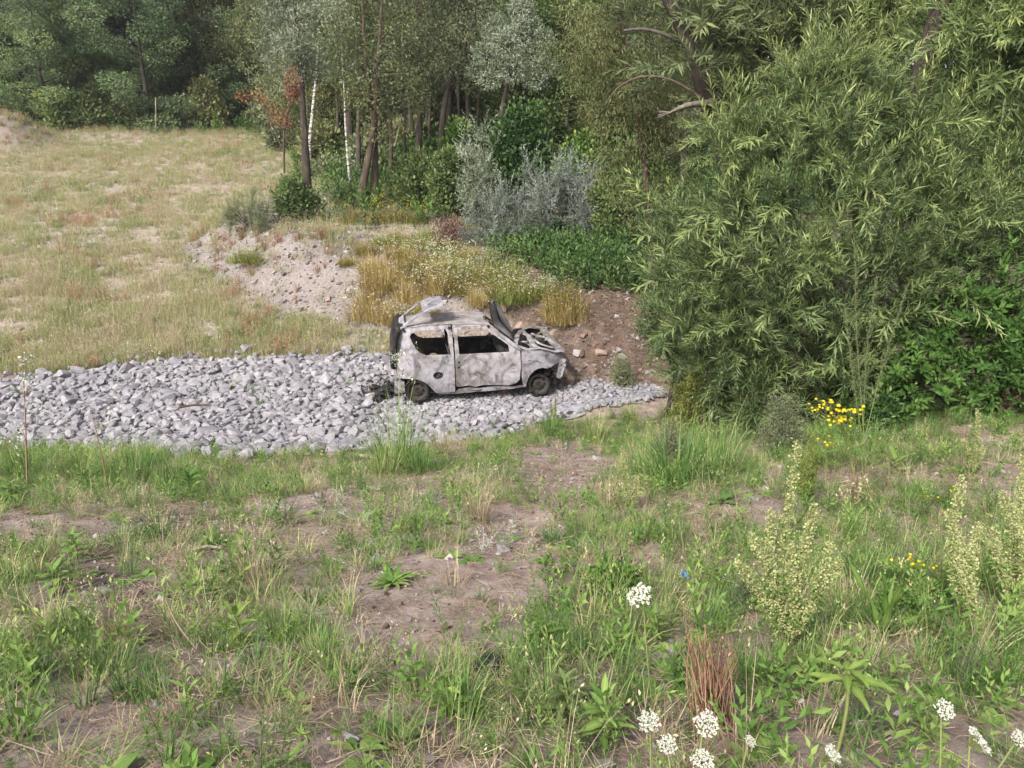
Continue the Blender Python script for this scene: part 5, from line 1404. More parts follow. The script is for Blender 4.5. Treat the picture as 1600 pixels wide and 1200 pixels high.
for k in range(2):                                    # feathery plants
    mb = MB()
    for q in range(7):
        V, F, T = shoot_proto(26, .12, .10, 1.1, 90 + 7 * k + q)
        d = np.array([[r4.normal(0, .4), r4.normal(0, .4), 1.]])
        mb.inst(V, F, frames(d, r4.normal(size=(1, 3))) * r4.uniform(.16, .34), np.array([[r4.normal(0, .03), r4.normal(0, .03), -.01]]), [r4.uniform(.2, .6)], ptint=T)
    WEED.append(proto_obj('feathery_weed', mb, M['green'] if k else M['weed']))
mb = MB()
for q in range(6):
    V, F, T = shoot_proto(18, .15, .13, .9, 130 + q); d = np.array([[r4.normal(0, .8), r4.normal(0, .8), .6]])
    mb.inst(V, F, frames(d, r4.normal(size=(1, 3))) * r4.uniform(.1, .2), np.array([[0, 0, -.01]]), [r4.uniform(.2, .8)], ptint=T)
SAGE = [proto_obj('grey_weed', mb, M['sage'])]
PEB = [proto_obj('pebble', rock_mesh('pebble', M['pebble'], 11, 300 + k, .75)) for k in range(4)] + [proto_obj('clod', rock_mesh('clod', M['clod'], 12, 320 + k, .8)) for k in range(3)]

GREEN = [(200, 735, 150, 45, .9), (30, 735, 70, 40, .9), (620, 690, 50, 45, 1.6), (780, 705, 100, 24, .7), (940, 660, 90, 24, 1), (1060, 725, 80, 45, 1.3), (1100, 650, 80, 35, 1.1), (480, 1000, 90, 70, 1.1),
         (330, 920, 70, 40, .7), (120, 1080, 140, 60, 1.0), (30, 990, 60, 120, 1.2), (220, 1040, 90, 40, .7), (1250, 1000, 250, 160, 1), (1450, 900, 200, 150, .9), (900, 1020, 120, 90, 1.1), (700, 1120, 120, 60, .8), (950, 860, 80, 60, .9),
         (450, 730, 90, 22, .7), (1350, 700, 200, 40, .8), (640, 860, 50, 40, .6), (1150, 900, 90, 60, .8), (350, 1130, 120, 60, .7), (700, 820, 60, 40, .5), (1000, 960, 90, 40, .9)]
DRYB = [(690, 690, 45, 25, 1.4), (760, 780, 50, 40, 1.1), (960, 790, 40, 30, .9), (400, 900, 60, 40, 1), (150, 990, 90, 25, 1.4), (300, 880, 80, 40, .6), (560, 950, 60, 25, .6), (800, 690, 40, 20, .6), (1340, 780, 60, 50, .6), (1100, 800, 60, 40, .5),
        (560, 1160, 120, 40, .5), (1300, 1160, 200, 50, .5), (900, 640, 40, 20, .5), (1500, 1050, 120, 60, .6), (500, 760, 80, 30, .5), (850, 950, 60, 40, .5)]

def near_points(dens, seed, y0=.9, y1=12.6):
    """uniform candidates on the near slope with their photo position"""
    r = np.random.default_rng(seed)
    n = int(dens * (y1 - y0) * 20)
    y = r.uniform(y0, y1, n); x = r.uniform(-10, 10, n)
    k = np.abs(x) < 1.6 + y * .74
    x, y = x[k], y[k]; z = HT(x, y)
    px, py, dep = proj(x, y, z)
    free = poly_sd(BED, x, y) < -.05
    lim = np.where(x < -1.5, 11.8, 13.4)
    free &= y < lim
    return x[free], y[free], z[free], px[free], py[free], r

def emit(name, x, y, z, r, lo, hi, protos, itint, sel=None, tilt=.12):
    n = len(x)
    idx = r.integers(len(protos), size=n) if sel is None else sel
    scatter(name, np.stack([x, y, z - .004], -1), np.stack([r.normal(0, tilt, n), r.normal(0, tilt, n), r.uniform(0, 6.28, n)], -1), r.uniform(lo, hi, n), idx, itint, protos)

MAT = []
for k in range(4):                                    # matted dead growth pressed to the ground
    mb = MB(); blades(mb, 40, .17, .09, .0034, 2.1, r4, 4, (.0, .7), curl=.25)
    mb.V[-1][:, 2] = np.abs(mb.V[-1][:, 2]) * .35 + .004
    MAT.append(proto_obj('dead_thatch', mb, M['straw'] if k < 3 else M['grass']))
def grow():
    x, y, z, px, py, r = near_points(190, 1)
    bare = np.clip(blobs(px, py, BARE), 0, 1.2); gr = blobs(px, py, GREEN); dr = blobs(px, py, DRYB)
    cl = fbm(x * 1.3, y * 1.3, 61, 3); cl2 = fbm(x * 2.8 + 9, y * 2.8, 62, 3)
    pg = np.clip(.27 + .36 * gr + 2.2 * (cl - .5), 0, 1) * np.clip(1 - 1.1 * bare, .02, 1)
    k = r.uniform(size=len(x)) < pg * .62
    it = -.06 + 1.0 * (cl2[k] - .5) + .20 * r.normal(size=k.sum()) + .10 * (dr[k] > .5)
    emit('grass', x[k], y[k], z[k], r, .28, .95, TUFT, it)
    print('grass', k.sum())
    k = r.uniform(size=len(x)) < np.clip(gr - .45, 0, 1) * .07 * np.clip(1 - 1.3 * bare, 0, 1)
    emit('tall_grass', x[k], y[k], z[k], r, .4, .9, TALL, .7 * (cl2[k] - .5))
    pd = np.clip(.07 + .5 * dr + 1.6 * (cl2 - .55), 0, 1) * np.clip(1 - .9 * bare, .08, 1)
    k = r.uniform(size=len(x)) < pd * .26
    emit('dry_grass', x[k], y[k], z[k], r, .4, 1.05, DRY, .7 * (cl[k] - .5))
    print('dry', k.sum())
    x, y, z, px, py, r = near_points(90, 2)
    k = r.uniform(size=len(x)) < (.30 + .5 * np.clip(blobs(px, py, DRYB), 0, 1)) * (1 - .65 * np.clip(blobs(px, py, BARE), 0, 1))
    emit('straw_litter', x[k], y[k], z[k] + .008, r, .5, 1.05, LIT, r.normal(0, .18, k.sum()), tilt=.05)
    x, y, z, px, py, r = near_points(110, 12)
    k = r.uniform(size=len(x)) < .45 * np.clip(1 - 1.15 * blobs(px, py, BARE), .05, 1)
    emit('dead_thatch', x[k], y[k], z[k], r, .5, 1.2, MAT, -.12 + .16 * r.normal(size=k.sum()), tilt=.08)
    # weeds and litter that have crept in between the stones
    n = 900; sx = r.uniform(BED[:, 0].min(), BED[:, 0].max(), n); sy = r.uniform(10.5, 16.5, n); sd = poly_sd(BED, sx, sy)
    q = (sd > -.1) & (r.uniform(size=n) < .06 + 1.3 * smooth(1.2, 0, sd) * (sy < 12.8) * (fbm(sx, sy, 91, 3) > .45)); q &= ~((sx > -2.6) & (sx < 1.4) & (sy > 13))
    emit('weeds_between_stones', sx[q], sy[q], HT(sx[q], sy[q]) + .06, r, .5, 1.1, TUFT + DRY, .1 * r.normal(size=q.sum()))
    x, y, z, px, py, r = near_points(90, 3)
    bare = np.clip(blobs(px, py, BARE), 0, 1.2)
    right = smooth(560, 1000, px) * smooth(760, 900, py)
    cl = fbm(x * 1.6 + 4, y * 1.6, 63, 3)
    k = r.uniform(size=len(x)) < np.clip(.42 + .6 * right + 1.6 * (cl - .5), .05, 1) * np.clip(1 - .9 * bare, .10, 1) * .95
    emit('low_weeds', x[k], y[k], z[k], r, .3, 1.0, WEED, .5 * (cl[k] - .5) + .1 * r.normal(size=k.sum()))
    x, y, z, px, py, r = near_points(30, 6)
    k = r.uniform(size=len(x)) < blobs(px, py, [(565, 840, 45, 50, .9), (700, 800, 30, 30, .3), (560, 780, 40, 25, .4), (740, 860, 40, 30, .4), (250, 770, 60, 20, .3), (430, 790, 50, 20, .2), (1050, 800, 50, 20, .3), (640, 1010, 60, 30, .2)])
    emit('grey_weeds', x[k], y[k], z[k], r, .6, 1.2, SAGE, 0 * x[k])
    x, y, z, px, py, r = near_points(520, 4, .9, 13)
    bare = np.clip(blobs(px, py, BARE), 0, 1); dk = np.clip(blobs(px, py, DARK), 0, 1)
    k = r.uniform(size=len(x)) < .25 + .35 * dk + .25 * bare
    s = np.exp(r.normal(math.log(.0075), .55, k.sum())).clip(.003, .035)
    n = k.sum()
    scatter('pebbles', np.stack([x[k], y[k], z[k] + s * .3], -1), r.normal(0, .5, (n, 3)), s, r.integers(len(PEB), size=n), 0 * s, PEB)
grow()

# ---- meadow on the far side of the ditch
MEAD, MDRY, MRED = [], [], []
for k in range(3):
    mb = MB(); blades(mb, 22, .2, .17, .012, .6, r4, 3, (.1, .85)); tp = blades(mb, 9, .34, .15, .008, .3, r4, 3, (.5, 1)); seedheads(mb, tp, .06, .03, r4, k=2); MEAD.append(proto_obj('meadow_tuft', mb, M['meadow']))
    mb = MB(); blades(mb, 26, .18, .14, .011, .7, r4, 3, (.1, .9)); MDRY.append(proto_obj('dry_meadow_tuft', mb, M['straw']))
    mb = MB(); blades(mb, 14, .3, .08, .012, .3, r4, 3, (.1, .9)); tp = blades(mb, 12, .36, .08, .012, .25, r4, 3, (.1, .9)); seedheads(mb, tp, .12, .04, r4, (.1, .9), 4); MRED.append(proto_obj('rusty_tuft', mb, M['rust']))
mb = MB(); tp = blades(mb, 12, .3, .09, .006, .3, r4, 3, (.3, .7)); MFL = [proto_obj('flower', mb, [M['stem'], M['petal']])]
mb2 = MFL[0].data
mb = MB(); tp = blades(mb, 12, .3, .09, .007, .3, r4, 3, (.3, .7)); n = len(tp)
mb.inst(*leaf2(.5, 0), frames(r4.normal(size=(n, 3)) * [1, 1, .2], np.tile([0, 0, 1.], (n, 1))) * .035, tp, r4.uniform(0, 1, n), mat=1)
mb.inst(*leaf2(.5, 0), frames(r4.normal(size=(n, 3)) * [1, 1, .2], np.tile([0, 0, 1.], (n, 1))) * .035, tp, r4.uniform(0, 1, n), mat=1)
MFL = [proto_obj('white_flower', mb, [M['stem'], M['petal']])]

def meadow():
    r = np.random.default_rng(9)
    n = 110000
    y = 15.3 + 33.5 * r.uniform(0, 1, n) ** 1.25; x = r.uniform(-1, 1, n) * (4 + y * .78)
    z = HT(x, y); px, py, dep = proj(x, y, z)
    sd = poly_sd(LEDGE, x, y)
    m = (sd < .15) & (poly_sd(BED, x, y) < -.15) & (px > -90) & (x < 3)
    m |= (y > 30) & (px < 520) & (px > -90)
    x, y, z, px, py, sd = x[m], y[m], z[m], px[m], py[m], sd[m]
    a, b, c = fbm(x * .55, y * .4, 71, 4), fbm(x * 1.3, y * 1.0, 72, 4), fbm(x * .9 + 5, y * .7, 73, 3)
    edge = smooth(2.2, 0, np.abs(y - 16.8)) * .0
    k = r.uniform(size=len(x)) < np.clip(.74 + 2.1 * (b - .5) + 1.3 * (a - .5) + .5 * smooth(33, 44, y), .08, 1) * .62
    lush = .30 * smooth(250, 420, px) * smooth(300, 200, py)
    it = -.08 + 1.1 * (c[k] - .5) + .20 * r.normal(size=k.sum()) - lush[k]
    emit('meadow_grass', x[k], y[k], z[k], r, .5, 1.15, MEAD, it)
    print('meadow', k.sum())
    k = r.uniform(size=len(x)) < np.clip(.22 + 1.5 * (c - .5), .03, 1) * .32
    emit('dry_meadow_grass', x[k], y[k], z[k], r, .5, 1.1, MDRY, .25 + .4 * (a[k] - .5))
    k = r.uniform(size=len(x)) < np.clip(3.0 * (fbm(x * .8, y * .8, 77, 3) - .64), 0, 1) * .5
    emit('rusty_meadow_plants', x[k], y[k], z[k], r, .45, 1.0, MRED, .3 + .4 * (a[k] - .5))
    k = r.uniform(size=len(x)) < np.clip(2.0 * (fbm(x * .7 + 3, y * .7, 79, 3) - .55), 0, 1) * .18
    emit('meadow_flowers', x[k], y[k], z[k], r, .5, 1.0, MFL, 0 * x[k])
        # pebbles of the field, mound and bank
    n = 9000
    y = r.uniform(16.5, 26, n); x = r.uniform(-11.5, -1.5, n); sd = poly_sd(LEDGE, x, y)
    k = (sd > -.3) & (sd < 4) & (r.uniform(size=n) < .75)
    x, y = x[k], y[k]; n = len(x); s = np.exp(r.normal(math.log(.026), .55, n)).clip(.01, .12)
    scatter('mound_gravel', np.stack([x, y, HT(x, y) + s * .2], -1), r.normal(0, .6, (n, 3)), s, r.choice(len(PEB), n, p=[.2, .2, .2, .2, .07, .07, .06]), 0 * s, PEB)
    n = 26000
    y = 14.3 + 14 * r.uniform(0, 1, n) ** 1.2; x = r.uniform(-1, 1, n) * (3 + y * .72)
    sd = poly_sd(LEDGE, x, y)
    k = (r.uniform(size=n) < .18 + .8 * smooth(-.3, .3, sd) * (1 - smooth(3, 4.5, sd))) & (poly_sd(BED, x, y) < -.05)
    x, y = x[k], y[k]; n = len(x); z = HT(x, y); s = np.exp(r.normal(math.log(.022), .6, n)).clip(.008, .13)
    idx = np.where((x > -1.2) & (y < 19), r.integers(2, len(PEB), size=n), r.integers(0, 4, size=n))
    scatter('gravel', np.stack([x, y, z + s * .2], -1), r.normal(0, .6, (n, 3)), s, idx, 0 * s, PEB)
meadow()

# ---- herbs under the wood and on the bank behind the car
HERB = []
for k in range(4):
    mb = MB()
    for q in range(9):
        V, F, T = shoot_proto(12, .25, .2, 1.1, 400 + 9 * k + q)
        d = np.array([[r4.normal(0, .22), r4.normal(0, .22), 1.]])
        mb.inst(V, F, frames(d, r4.normal(size=(1, 3))) * r4.uniform(.4, .8), np.array([[r4.normal(0, .14), r4.normal(0, .14), -.02]]), [r4.uniform(.2, .6)], ptint=T)
    HERB.append(proto_obj('herb', mb, M['nettle'] if k < 2 else (M['green'] if k == 2 else M['bright'])))
def understory():
    r = np.random.default_rng(19)
    x = r.uniform(-.9, 5.2, 900); y = r.uniform(16.6, 22.5, 900)
    px, py, dep = proj(x, y, HT(x, y))
    wgt = blobs(px, py, [(920, 440, 60, 40, 1), (980, 450, 45, 40, 1), (870, 410, 45, 22, .9), (800, 390, 60, 14, .6), (1010, 420, 30, 60, .8)])
    k = r.uniform(size=900) < wgt * .75
    emit('nettles', x[k], y[k], HT(x[k], y[k]), r, .45, 1.15, HERB, r.normal(0, .2, k.sum()), sel=r.choice(4, k.sum(), p=[.38, .32, .25, .05]))
    n = 5200
    y = r.uniform(22, 56, n); x = r.uniform(-1, 1, n) * (3 + .75 * y)
    px, py, dep = proj(x, y, HT(x, y))
    wood = np.where(y > 46.5, 1, 0) * (px < 480) + (px > 455) * smooth(22.5, 25, y) * .9 * (fbm(x * .6, y * .6, 88, 3) > .38)
    k = r.uniform(size=n) < wood
    emit('undergrowth', x[k], y[k], HT(x[k], y[k]), r, .6, 1.5, HERB, r.normal(0, .15, k.sum()), sel=r.choice(4, k.sum(), p=[.25, .25, .35, .15]))
    # grasses on top of the mound, under the trees
    n = 5000
    y = r.uniform(17, 33, n); x = r.uniform(-11, 4.5, n); sd = poly_sd(LEDGE, x, y)
    z = HT(x, y); px, py, dep = proj(x, y, z)
    wgt = blobs(px, py, [(600, 330, 110, 16, .9), (480, 345, 80, 14, .5), (560, 300, 70, 30, .35), (450, 250, 60, 30, .5), (400, 205, 60, 18, .9), (530, 380, 30, 10, .7), (660, 365, 70, 12, .6), (560, 460, 40, 20, .2), (860, 480, 60, 25, .5), (760, 455, 60, 25, .5), (430, 400, 80, 40, .34), (480, 365, 80, 14, .7), (560, 375, 40, 12, .6), (390, 400, 25, 14, .6), (345, 368, 34, 24, .75)])
    k = (r.uniform(size=n) < wgt) & (sd > -.2)
    emit('bank_grass', x[k], y[k], z[k], r, .55, 1.3, MEAD, -.10 + .12 * r.normal(size=k.sum()))
    wgt = blobs(px, py, [(950, 500, 60, 12, 1.2), (990, 500, 40, 14, .9), (870, 500, 30, 12, .6), (640, 430, 80, 40, .3), (600, 470, 50, 25, .3), (900, 560, 80, 40, .22), (980, 560, 60, 30, .3), (930, 520, 60, 20, .9), (860, 540, 50, 30, .4), (1010, 540, 30, 30, .5)])
    k = (r.uniform(size=n) < wgt)
    emit('dry_bank_grass', x[k], y[k], z[k], r, .7, 1.5, MDRY + MRED[:1], -.15 + .1 * r.normal(size=k.sum()))
    wgt = blobs(px, py, [(470, 372, 60, 8, .9), (400, 385, 30, 12, .6), (340, 375, 34, 18, .8), (450, 420, 60, 25, .4), (500, 440, 40, 25, .3), (380, 430, 40, 20, .3), (520, 395, 18, 10, .6), (430, 405, 15, 8, .5), (490, 455, 25, 14, .4), (530, 450, 14, 10, .3)])
    k = (r.uniform(size=n) < wgt * .6)
    emit('rusty_bank_plants', x[k], y[k], z[k], r, .5, 1.0, MRED, -.1 + .12 * r.normal(size=k.sum()))
understory()
def bank_litter():
    r = np.random.default_rng(29); n = 2600
    x = r.uniform(-1.5, 4.2, n); y = r.uniform(14.2, 17.6, n); z = HT(x, y); px, py, dep = proj(x, y, z)
    k = (poly_sd(BED, x, y) < -.05) & (r.uniform(size=n) < .5)
    emit('bank_litter', x[k], y[k], z[k] + .01, r, .9, 1.8, LIT, -.35 + .2 * r.normal(size=k.sum()), tilt=.3)
    k = (poly_sd(BED, x, y) < -.05) & (r.uniform(size=n) < .42)
    s = np.exp(r.normal(math.log(.035), .55, k.sum())).clip(.012, .14)
    scatter('bank_clods', np.stack([x[k], y[k], z[k] + s * .2], -1), r.normal(0, .6, (k.sum(), 3)), s, r.integers(3, len(PEB), size=k.sum()), 0 * s, PEB)
bank_litter()

# ------------------------------------------------------------------ plants one can point to
def chamomile(seed, leafm, flowers, h=.5, w_=.45, yel=.0):
    r = np.random.default_rng(seed); st, fl = MB(), MB()
    for q in range(9):
        b = np.array([r.normal(0, w_ * .32), r.normal(0, w_ * .32), 0])
        tp = blades(st, 42, h, .15, .009, .75, r, 4, (.05, .95), base=b)
        blades(st, 40, h * .55, .2, .009, 1.0, r, 3, (.0, .6), base=b)
        sel = tp[r.uniform(size=len(tp)) < flowers]; n = len(sel)
        if n:
            for _ in range(2):
                fl.inst(*leaf2(.5, 0), frames(r.normal(size=(n, 3)) * [1, 1, .25], np.tile([0, -.4, 1.], (n, 1))) * .026, sel + np.array([0, 0, .005]), r.uniform(0, 1, n), mat=0)
            fl.inst(*leaf2(.5, 0), frames(r.normal(size=(n, 3)) * [1, 1, .2], np.tile([0, -.4, 1.], (n, 1))) * .013, sel + np.array([0, -.005, .012]), r.uniform(0, 1, n), mat=1)
    return st, fl
CH = {}
def cham(px, py, s, kind, label=None, h=1.0):
    p = hit(px, py)
    if kind not in CH:
        st, fl = chamomile(500 + len(CH), None, {'gold': .12, 'white': .75, 'mixed': .4}[kind])
        root = empty('chamomile_clump', tuple(p)); st.build('stem', M['golden' if kind == 'gold' else 'chamomile'] if kind != 'white' else M['yellowgreen'], root)
        fl.build('flower', [M['petal'], M['yellow']], root)['kind'] = 'stuff'
        CH[kind] = root; o = root
        tag(o, None, 'wildflowers')
    else:
        o = copy_tree(CH[kind]); o.location = tuple(p)
    o.rotation_euler = (0, 0, rng.uniform(0, 6.28)); o.scale = (s * 1.35, s * 1.35, s * h * 1.2)
    o['label'] = label or {'gold': 'golden dried chamomile clump on the bank', 'white': 'green chamomile clump full of white flowers', 'mixed': 'half-dried chamomile clump with some white flowers'}[kind]
    if not label:
        o['label'] += (', left of the tailgate' if px < 615 else ', behind the tailgate' if px < 690 else ', above the car roof' if px < 790 else ', above the bonnet') + (' up near the crest' if py < 432 else '')
    o['group'] = {'gold': 'golden dried clumps on the bank', 'white': 'white chamomile clumps on the bank', 'mixed': 'half dried chamomile on the bank'}[kind]
    return o
for px, py, s, kd in [(590, 450, 1.2, 'gold'), (640, 470, 1.2, 'gold'), (575, 500, 1.2, 'gold'), (610, 505, 1.1, 'gold'), (660, 490, .9, 'gold'), (680, 455, .9, 'gold'), (580, 475, .8, 'gold'), (690, 430, .9, 'gold'), (620, 440, .9, 'gold'), (870, 500, 1.0, 'gold'), (750, 475, .8, 'gold'),
                      (620, 405, .9, 'mixed'), (650, 420, 1.0, 'mixed'), (690, 410, 1.0, 'white'), (720, 430, 1.0, 'white'), (735, 405, .8, 'mixed'), (650, 390, .8, 'white'), (700, 390, .8, 'mixed'), (765, 420, 1.0, 'white'), (790, 440, 1.0, 'white'), (815, 470, 1.1, 'white'), (845, 465, .9, 'white'), (780, 460, .9, 'mixed'),
                      (760, 445, .9, 'mixed'), (890, 490, 1.0, 'mixed'), (880, 470, .8, 'mixed'), (600, 385, .7, 'white'), (575, 400, .8, 'mixed'), (640, 505, .8, 'white'), (670, 500, .7, 'white'), (720, 460, .7, 'mixed'), (545, 415, .5, 'mixed'), (900, 505, .7, 'gold'), (670, 375, .7, 'white'), (625, 380, .7, 'mixed'), (585, 425, .9, 'gold'), (660, 440, .9, 'mixed'), (700, 450, .9, 'mixed'), (735, 440, .8, 'white')]:
    cham(px, py, s, kd)
cham(388, 415, .9, 'white', 'chamomile bush full of white flowers alone on the gravel mound')
cham(500, 345, .8, 'white', 'white-flowering clump under the silvery willow trunk')
for px, py, s in [(560, 345, .8), (620, 348, .9), (540, 350, .7), (650, 350, .8), (590, 350, .8)]:
    cham(px, py, s, 'mixed', 'half-dried flower clump along the foot of the brown trunk pair')

# yellow flowers under the trees
mb, ml = MB(), MB()
tp = blades(mb, 20, .7, .15, .014, .2, r4, 4, (.1, .6)); tp = tp[tp[:, 2] > .35]
ml2 = MB()
for p in tp:
    for q in range(4): ml2.inst(*leaf2(.5, 0), frames(r4.normal(size=(1, 3)), np.array([[0, -.3, 1.]])) * .035, (p + r4.normal(0, .03, 3))[None], r4.uniform(0, 1, 1))
yf = empty('yellow_flower_plant', tuple(hit(590, 345))); mb.build('stem', M['nettle'], yf); ml2.build('flower', M['yellow'], yf)['kind'] = 'stuff'
tag(yf, 'yellow-flowering herb in the green strip before the brown trunks', 'wildflowers', 'yellow flowers before the trunks')
for px, py, s in [(598, 335, 1), (615, 345, .8), (640, 340, .9), (660, 346, .8), (575, 338, .9), (540, 338, .7), (652, 330, .8), (520, 340, .7), (625, 330, 1)]:
    scaled_copy(yf, hit(px, py), rng.uniform(0, 6), s)

# mid-distance green bushes around the ditch
shrub('goldenrod_bush', 'bushy yellow-green goldenrod in front of the willow at the ditch end', 1078, 640, 11.0, 36, 108, 'yellowgreen', 6500, .05, leaf2(.14), seed=201, tint=(.2, .7), nl=12)
shrub('wormwood', 'grey-green herb at the foot of the brown bank right of the wreck', 970, 606, 14.4, 22, 58, 'greygreen', 1500, .06, leaf2(.14), seed=202, tint=(.3, .8))
shrub('leafy_bush', 'small dark weed halfway up the brown bank right of the wreck', 1008, 560, 15.6, 18, 26, 'greygreen', 500, .07, leaf2(.2), seed=203)
shrub('wormwood', 'bluish grey-green feathery herb left of the yellow tansy', 1215, 765, 7.6, 42, 118, 'greygreen', 4800, .035, leaf2(.12), seed=204, tint=(.35, .9), nl=11)
shrub('wormwood', 'grey-green feathery herb standing in the big grass clump right of the track', 1045, 760, 7.4, 38, 95, 'greygreen', 3600, .035, leaf2(.12), seed=205, tint=(.2, .8), nl=10)
shrub('leafy_weed', 'bright leafy weed patch beside the large white flower head', 960, 985, 3.25, 62, 62, 'bright', 900, .045, leaf_fine(.2, .2), seed=206, tint=(.2, .7), nl=10, shellb=.1)
shrub('clover_weed', 'dense fine-leaved green weed at the right in front of the broad grass blades', 1385, 1090, 2.75, 52, 75, 'weed', 2400, .018, leaf2(.3), seed=207, tint=(.2, .6), nl=11, shellb=.2)
shrub('leafy_weed', 'leafy green weed under the yellow tansy', 1360, 720, 8.0, 55, 60, 'nettle', 1500, .07, leaf_fine(.22, .25), seed=208, tint=(.2, .8), shellb=.2)
shrub('leafy_weed', 'thin branching blue-green weed in the middle of the right foreground', 1170, 985, 3.1, 60, 70, 'greygreen', 1500, .022, leaf2(.15), seed=209, tint=(.3, .8), shellb=.1)

# big grass clumps
GC = []
for k in range(3):
    mb = MB(); blades(mb, 150, .44, .15, .0068, .72, r4, 6, (.05, .75)); tp = blades(mb, 12, .6, .1, .004, .25, r4, 5, (.7, 1)); seedheads(mb, tp, .10, .013, r4, k=9); GC.append(mb.mesh('grass_clump', M['grass']))
mbd = MB(); blades(mbd, 130, .38, .10, .005, .55, r4, 5, (.1, .9)); tp = blades(mbd, 16, .48, .08, .0035, .3, r4, 5, (.4, 1)); seedheads(mbd, tp, .06, .022, r4); GDRY = mbd.mesh('dry_grass_clump', M['straw'])
G_GR = 'big grass clumps on the near slope'
def clump(px, py, s, label, dry=False, h=1.0):
    o = link_mesh('dry_grass_clump' if dry else 'grass_clump', GDRY if dry else GC[rng.integers(3)], None, tuple(hit(px, py)), (rng.normal(0, .06), rng.normal(0, .06), rng.uniform(0, 6)), (s, s, s * h))
    tag(o, label, 'grass clump', 'dry grass clumps' if dry else G_GR)
clump(625, 735, 1.6, 'tallest fresh green grass clump standing in front of the car tail', h=1.25)
clump(655, 742, 1.0, 'fresh grass clump right beside the tallest one below the car')
clump(600, 745, 1.0, 'fresh grass clump left beside the tallest one below the car')
clump(205, 755, 1.15, 'wide green grass clump below the stones, middle of the left group')
clump(275, 765, .95, 'green grass clump below the stones next to broad leaves')
clump(130, 750, 1.0, 'green grass clump below the stones right of the dead stalk')
clump(40, 745, 1.05, 'green grass clump around the foot of the dead stalk at far left')
clump(1060, 765, 1.5, 'wide green grass clump right of the bare track')
clump(1120, 745, 1.3, 'green grass clump beside the small bare patch on the right')
clump(1010, 750, 1.1, 'green grass clump at the right edge of the bare track')
clump(1140, 650, 1.3, 'green grass clump at the ditch end below the goldenrod')
clump(1045, 662, 1.1, 'low green grass clump at the tip of the stone strip')
clump(985, 655, .9, 'low green grass clump along the thin end of the stone strip')
clump(1100, 668, 1.1, 'green grass clump at the foot of the goldenrod')
clump(930, 690, 1.2, 'low green grass clump at the top of the bare track')
clump(860, 680, .9, 'low green grass clump below the front wheel of the wreck')
clump(500, 1040, .5, 'bright green grass clump in the lower left middle')
clump(440, 1000, .5, 'green grass clump below the bright lance-leaved weed')
clump(690, 712, 1.0, 'straw-coloured grass clump right of the tallest green clump', True)
clump(745, 815, .8, 'straw-coloured grass clump left of the dug hollow', True)
clump(955, 795, .8, 'straw-coloured grass clump right of the bare track', True)
clump(640, 830, .5, 'small dark tussock left of the dug hollow')
clump(180, 1000, .6, 'flattened brown grass clump at the left', True)
clump(395, 910, .6, 'reddish dry grass clump in the left foreground', True)

# wild carrots: flower head given where it shows, foot found below it
def at_height(px, py, h):
    d = ray(px, py); t = np.arange(.8, 20, .01)
    z = CAM_H + d[2] * t - HT(d[0] * t, d[1] * t, False)
    k = np.argmax(z < h); t = t[k]
    return np.array([d[0] * t, d[1] * t, CAM_H + d[2] * t])
def wild_carrot(px, py, h, rpx, tilt, label, seed, cup=0.0):
    r = np.random.default_rng(seed)
    top = at_height(px, py, h); foot = np.array([top[0] + r.normal(0, .05), top[1] + r.normal(0, .04), 0]); foot[2] = gnd(foot[0], foot[1]) - .02
    rad = .9 * rpx / FPX * np.linalg.norm(top - np.array([0, 0, CAM_H]))
    root = empty('wild_carrot', tuple(foot)); tag(root, label, 'wildflower', 'white wild carrot flowers')
    T = top - foot
    n = np.array([tilt[0], tilt[1], 1.0]); n /= np.linalg.norm(n)
    st = MB(); neck = T - n * rad * .8
    st.tube(curve_pts([(0, 0, 0), T * .5 + np.array([r.normal(0, .02), r.normal(0, .02), 0]), neck], 8), np.linspace(.003, .0018, 8), 5, .5)
    a = np.array([1., 0, 0]) - n * n[0]; a /= np.linalg.norm(a); b = np.cross(n, a)
    fl = MB(); m = 34
    for k in range(m):
        q = math.sqrt((k + .5) / m); an = k * 2.4
        c = T + (a * math.cos(an) + b * math.sin(an)) * rad * q * (1 - .4 * cup) + n * rad * (.22 * (1 - q * q) + cup * q * .9) + r.normal(0, rad * .05, 3)
        st.tube([neck, (neck + c) / 2 - n * rad * .1, c - n * .002], .0007, 3, .5, cap=False)
        f = 9
        off = r.normal(0, 1, (f, 3)); off -= (off @ n)[:, None] * n; off = off / np.linalg.norm(off, axis=1)[:, None] * (rad * .14 * np.sqrt(r.uniform(0.05, 1, f)))[:, None]
        for s_ in (0, 1):
            fl.inst(*leaf2(.5, 0), frames(r.normal(size=(f, 3)), np.tile(n, (f, 1)) + r.normal(0, .35, (f, 3))) * (rad * .13 * r.uniform(.6, 1.2, f))[:, None, None], c + off, r.uniform(0, 1, f))
    st.build('stem', M['stem'], root); fl.build('umbel', M['petal'], root)
    for k in range(3):
        lf = MB(); V, F, Tt = shoot_proto(18, .22, .12, 1.2, 600 + k); d = np.array([[math.cos(k * 2.2 + seed), math.sin(k * 2.2 + seed), .5]])
        lf.inst(V, F, frames(d, np.array([[0, 0, 1.]])) * .14, (T * (.12 + .15 * k))[None], [.5], ptint=Tt)
        lf.build('leaf', M['weed'], root)
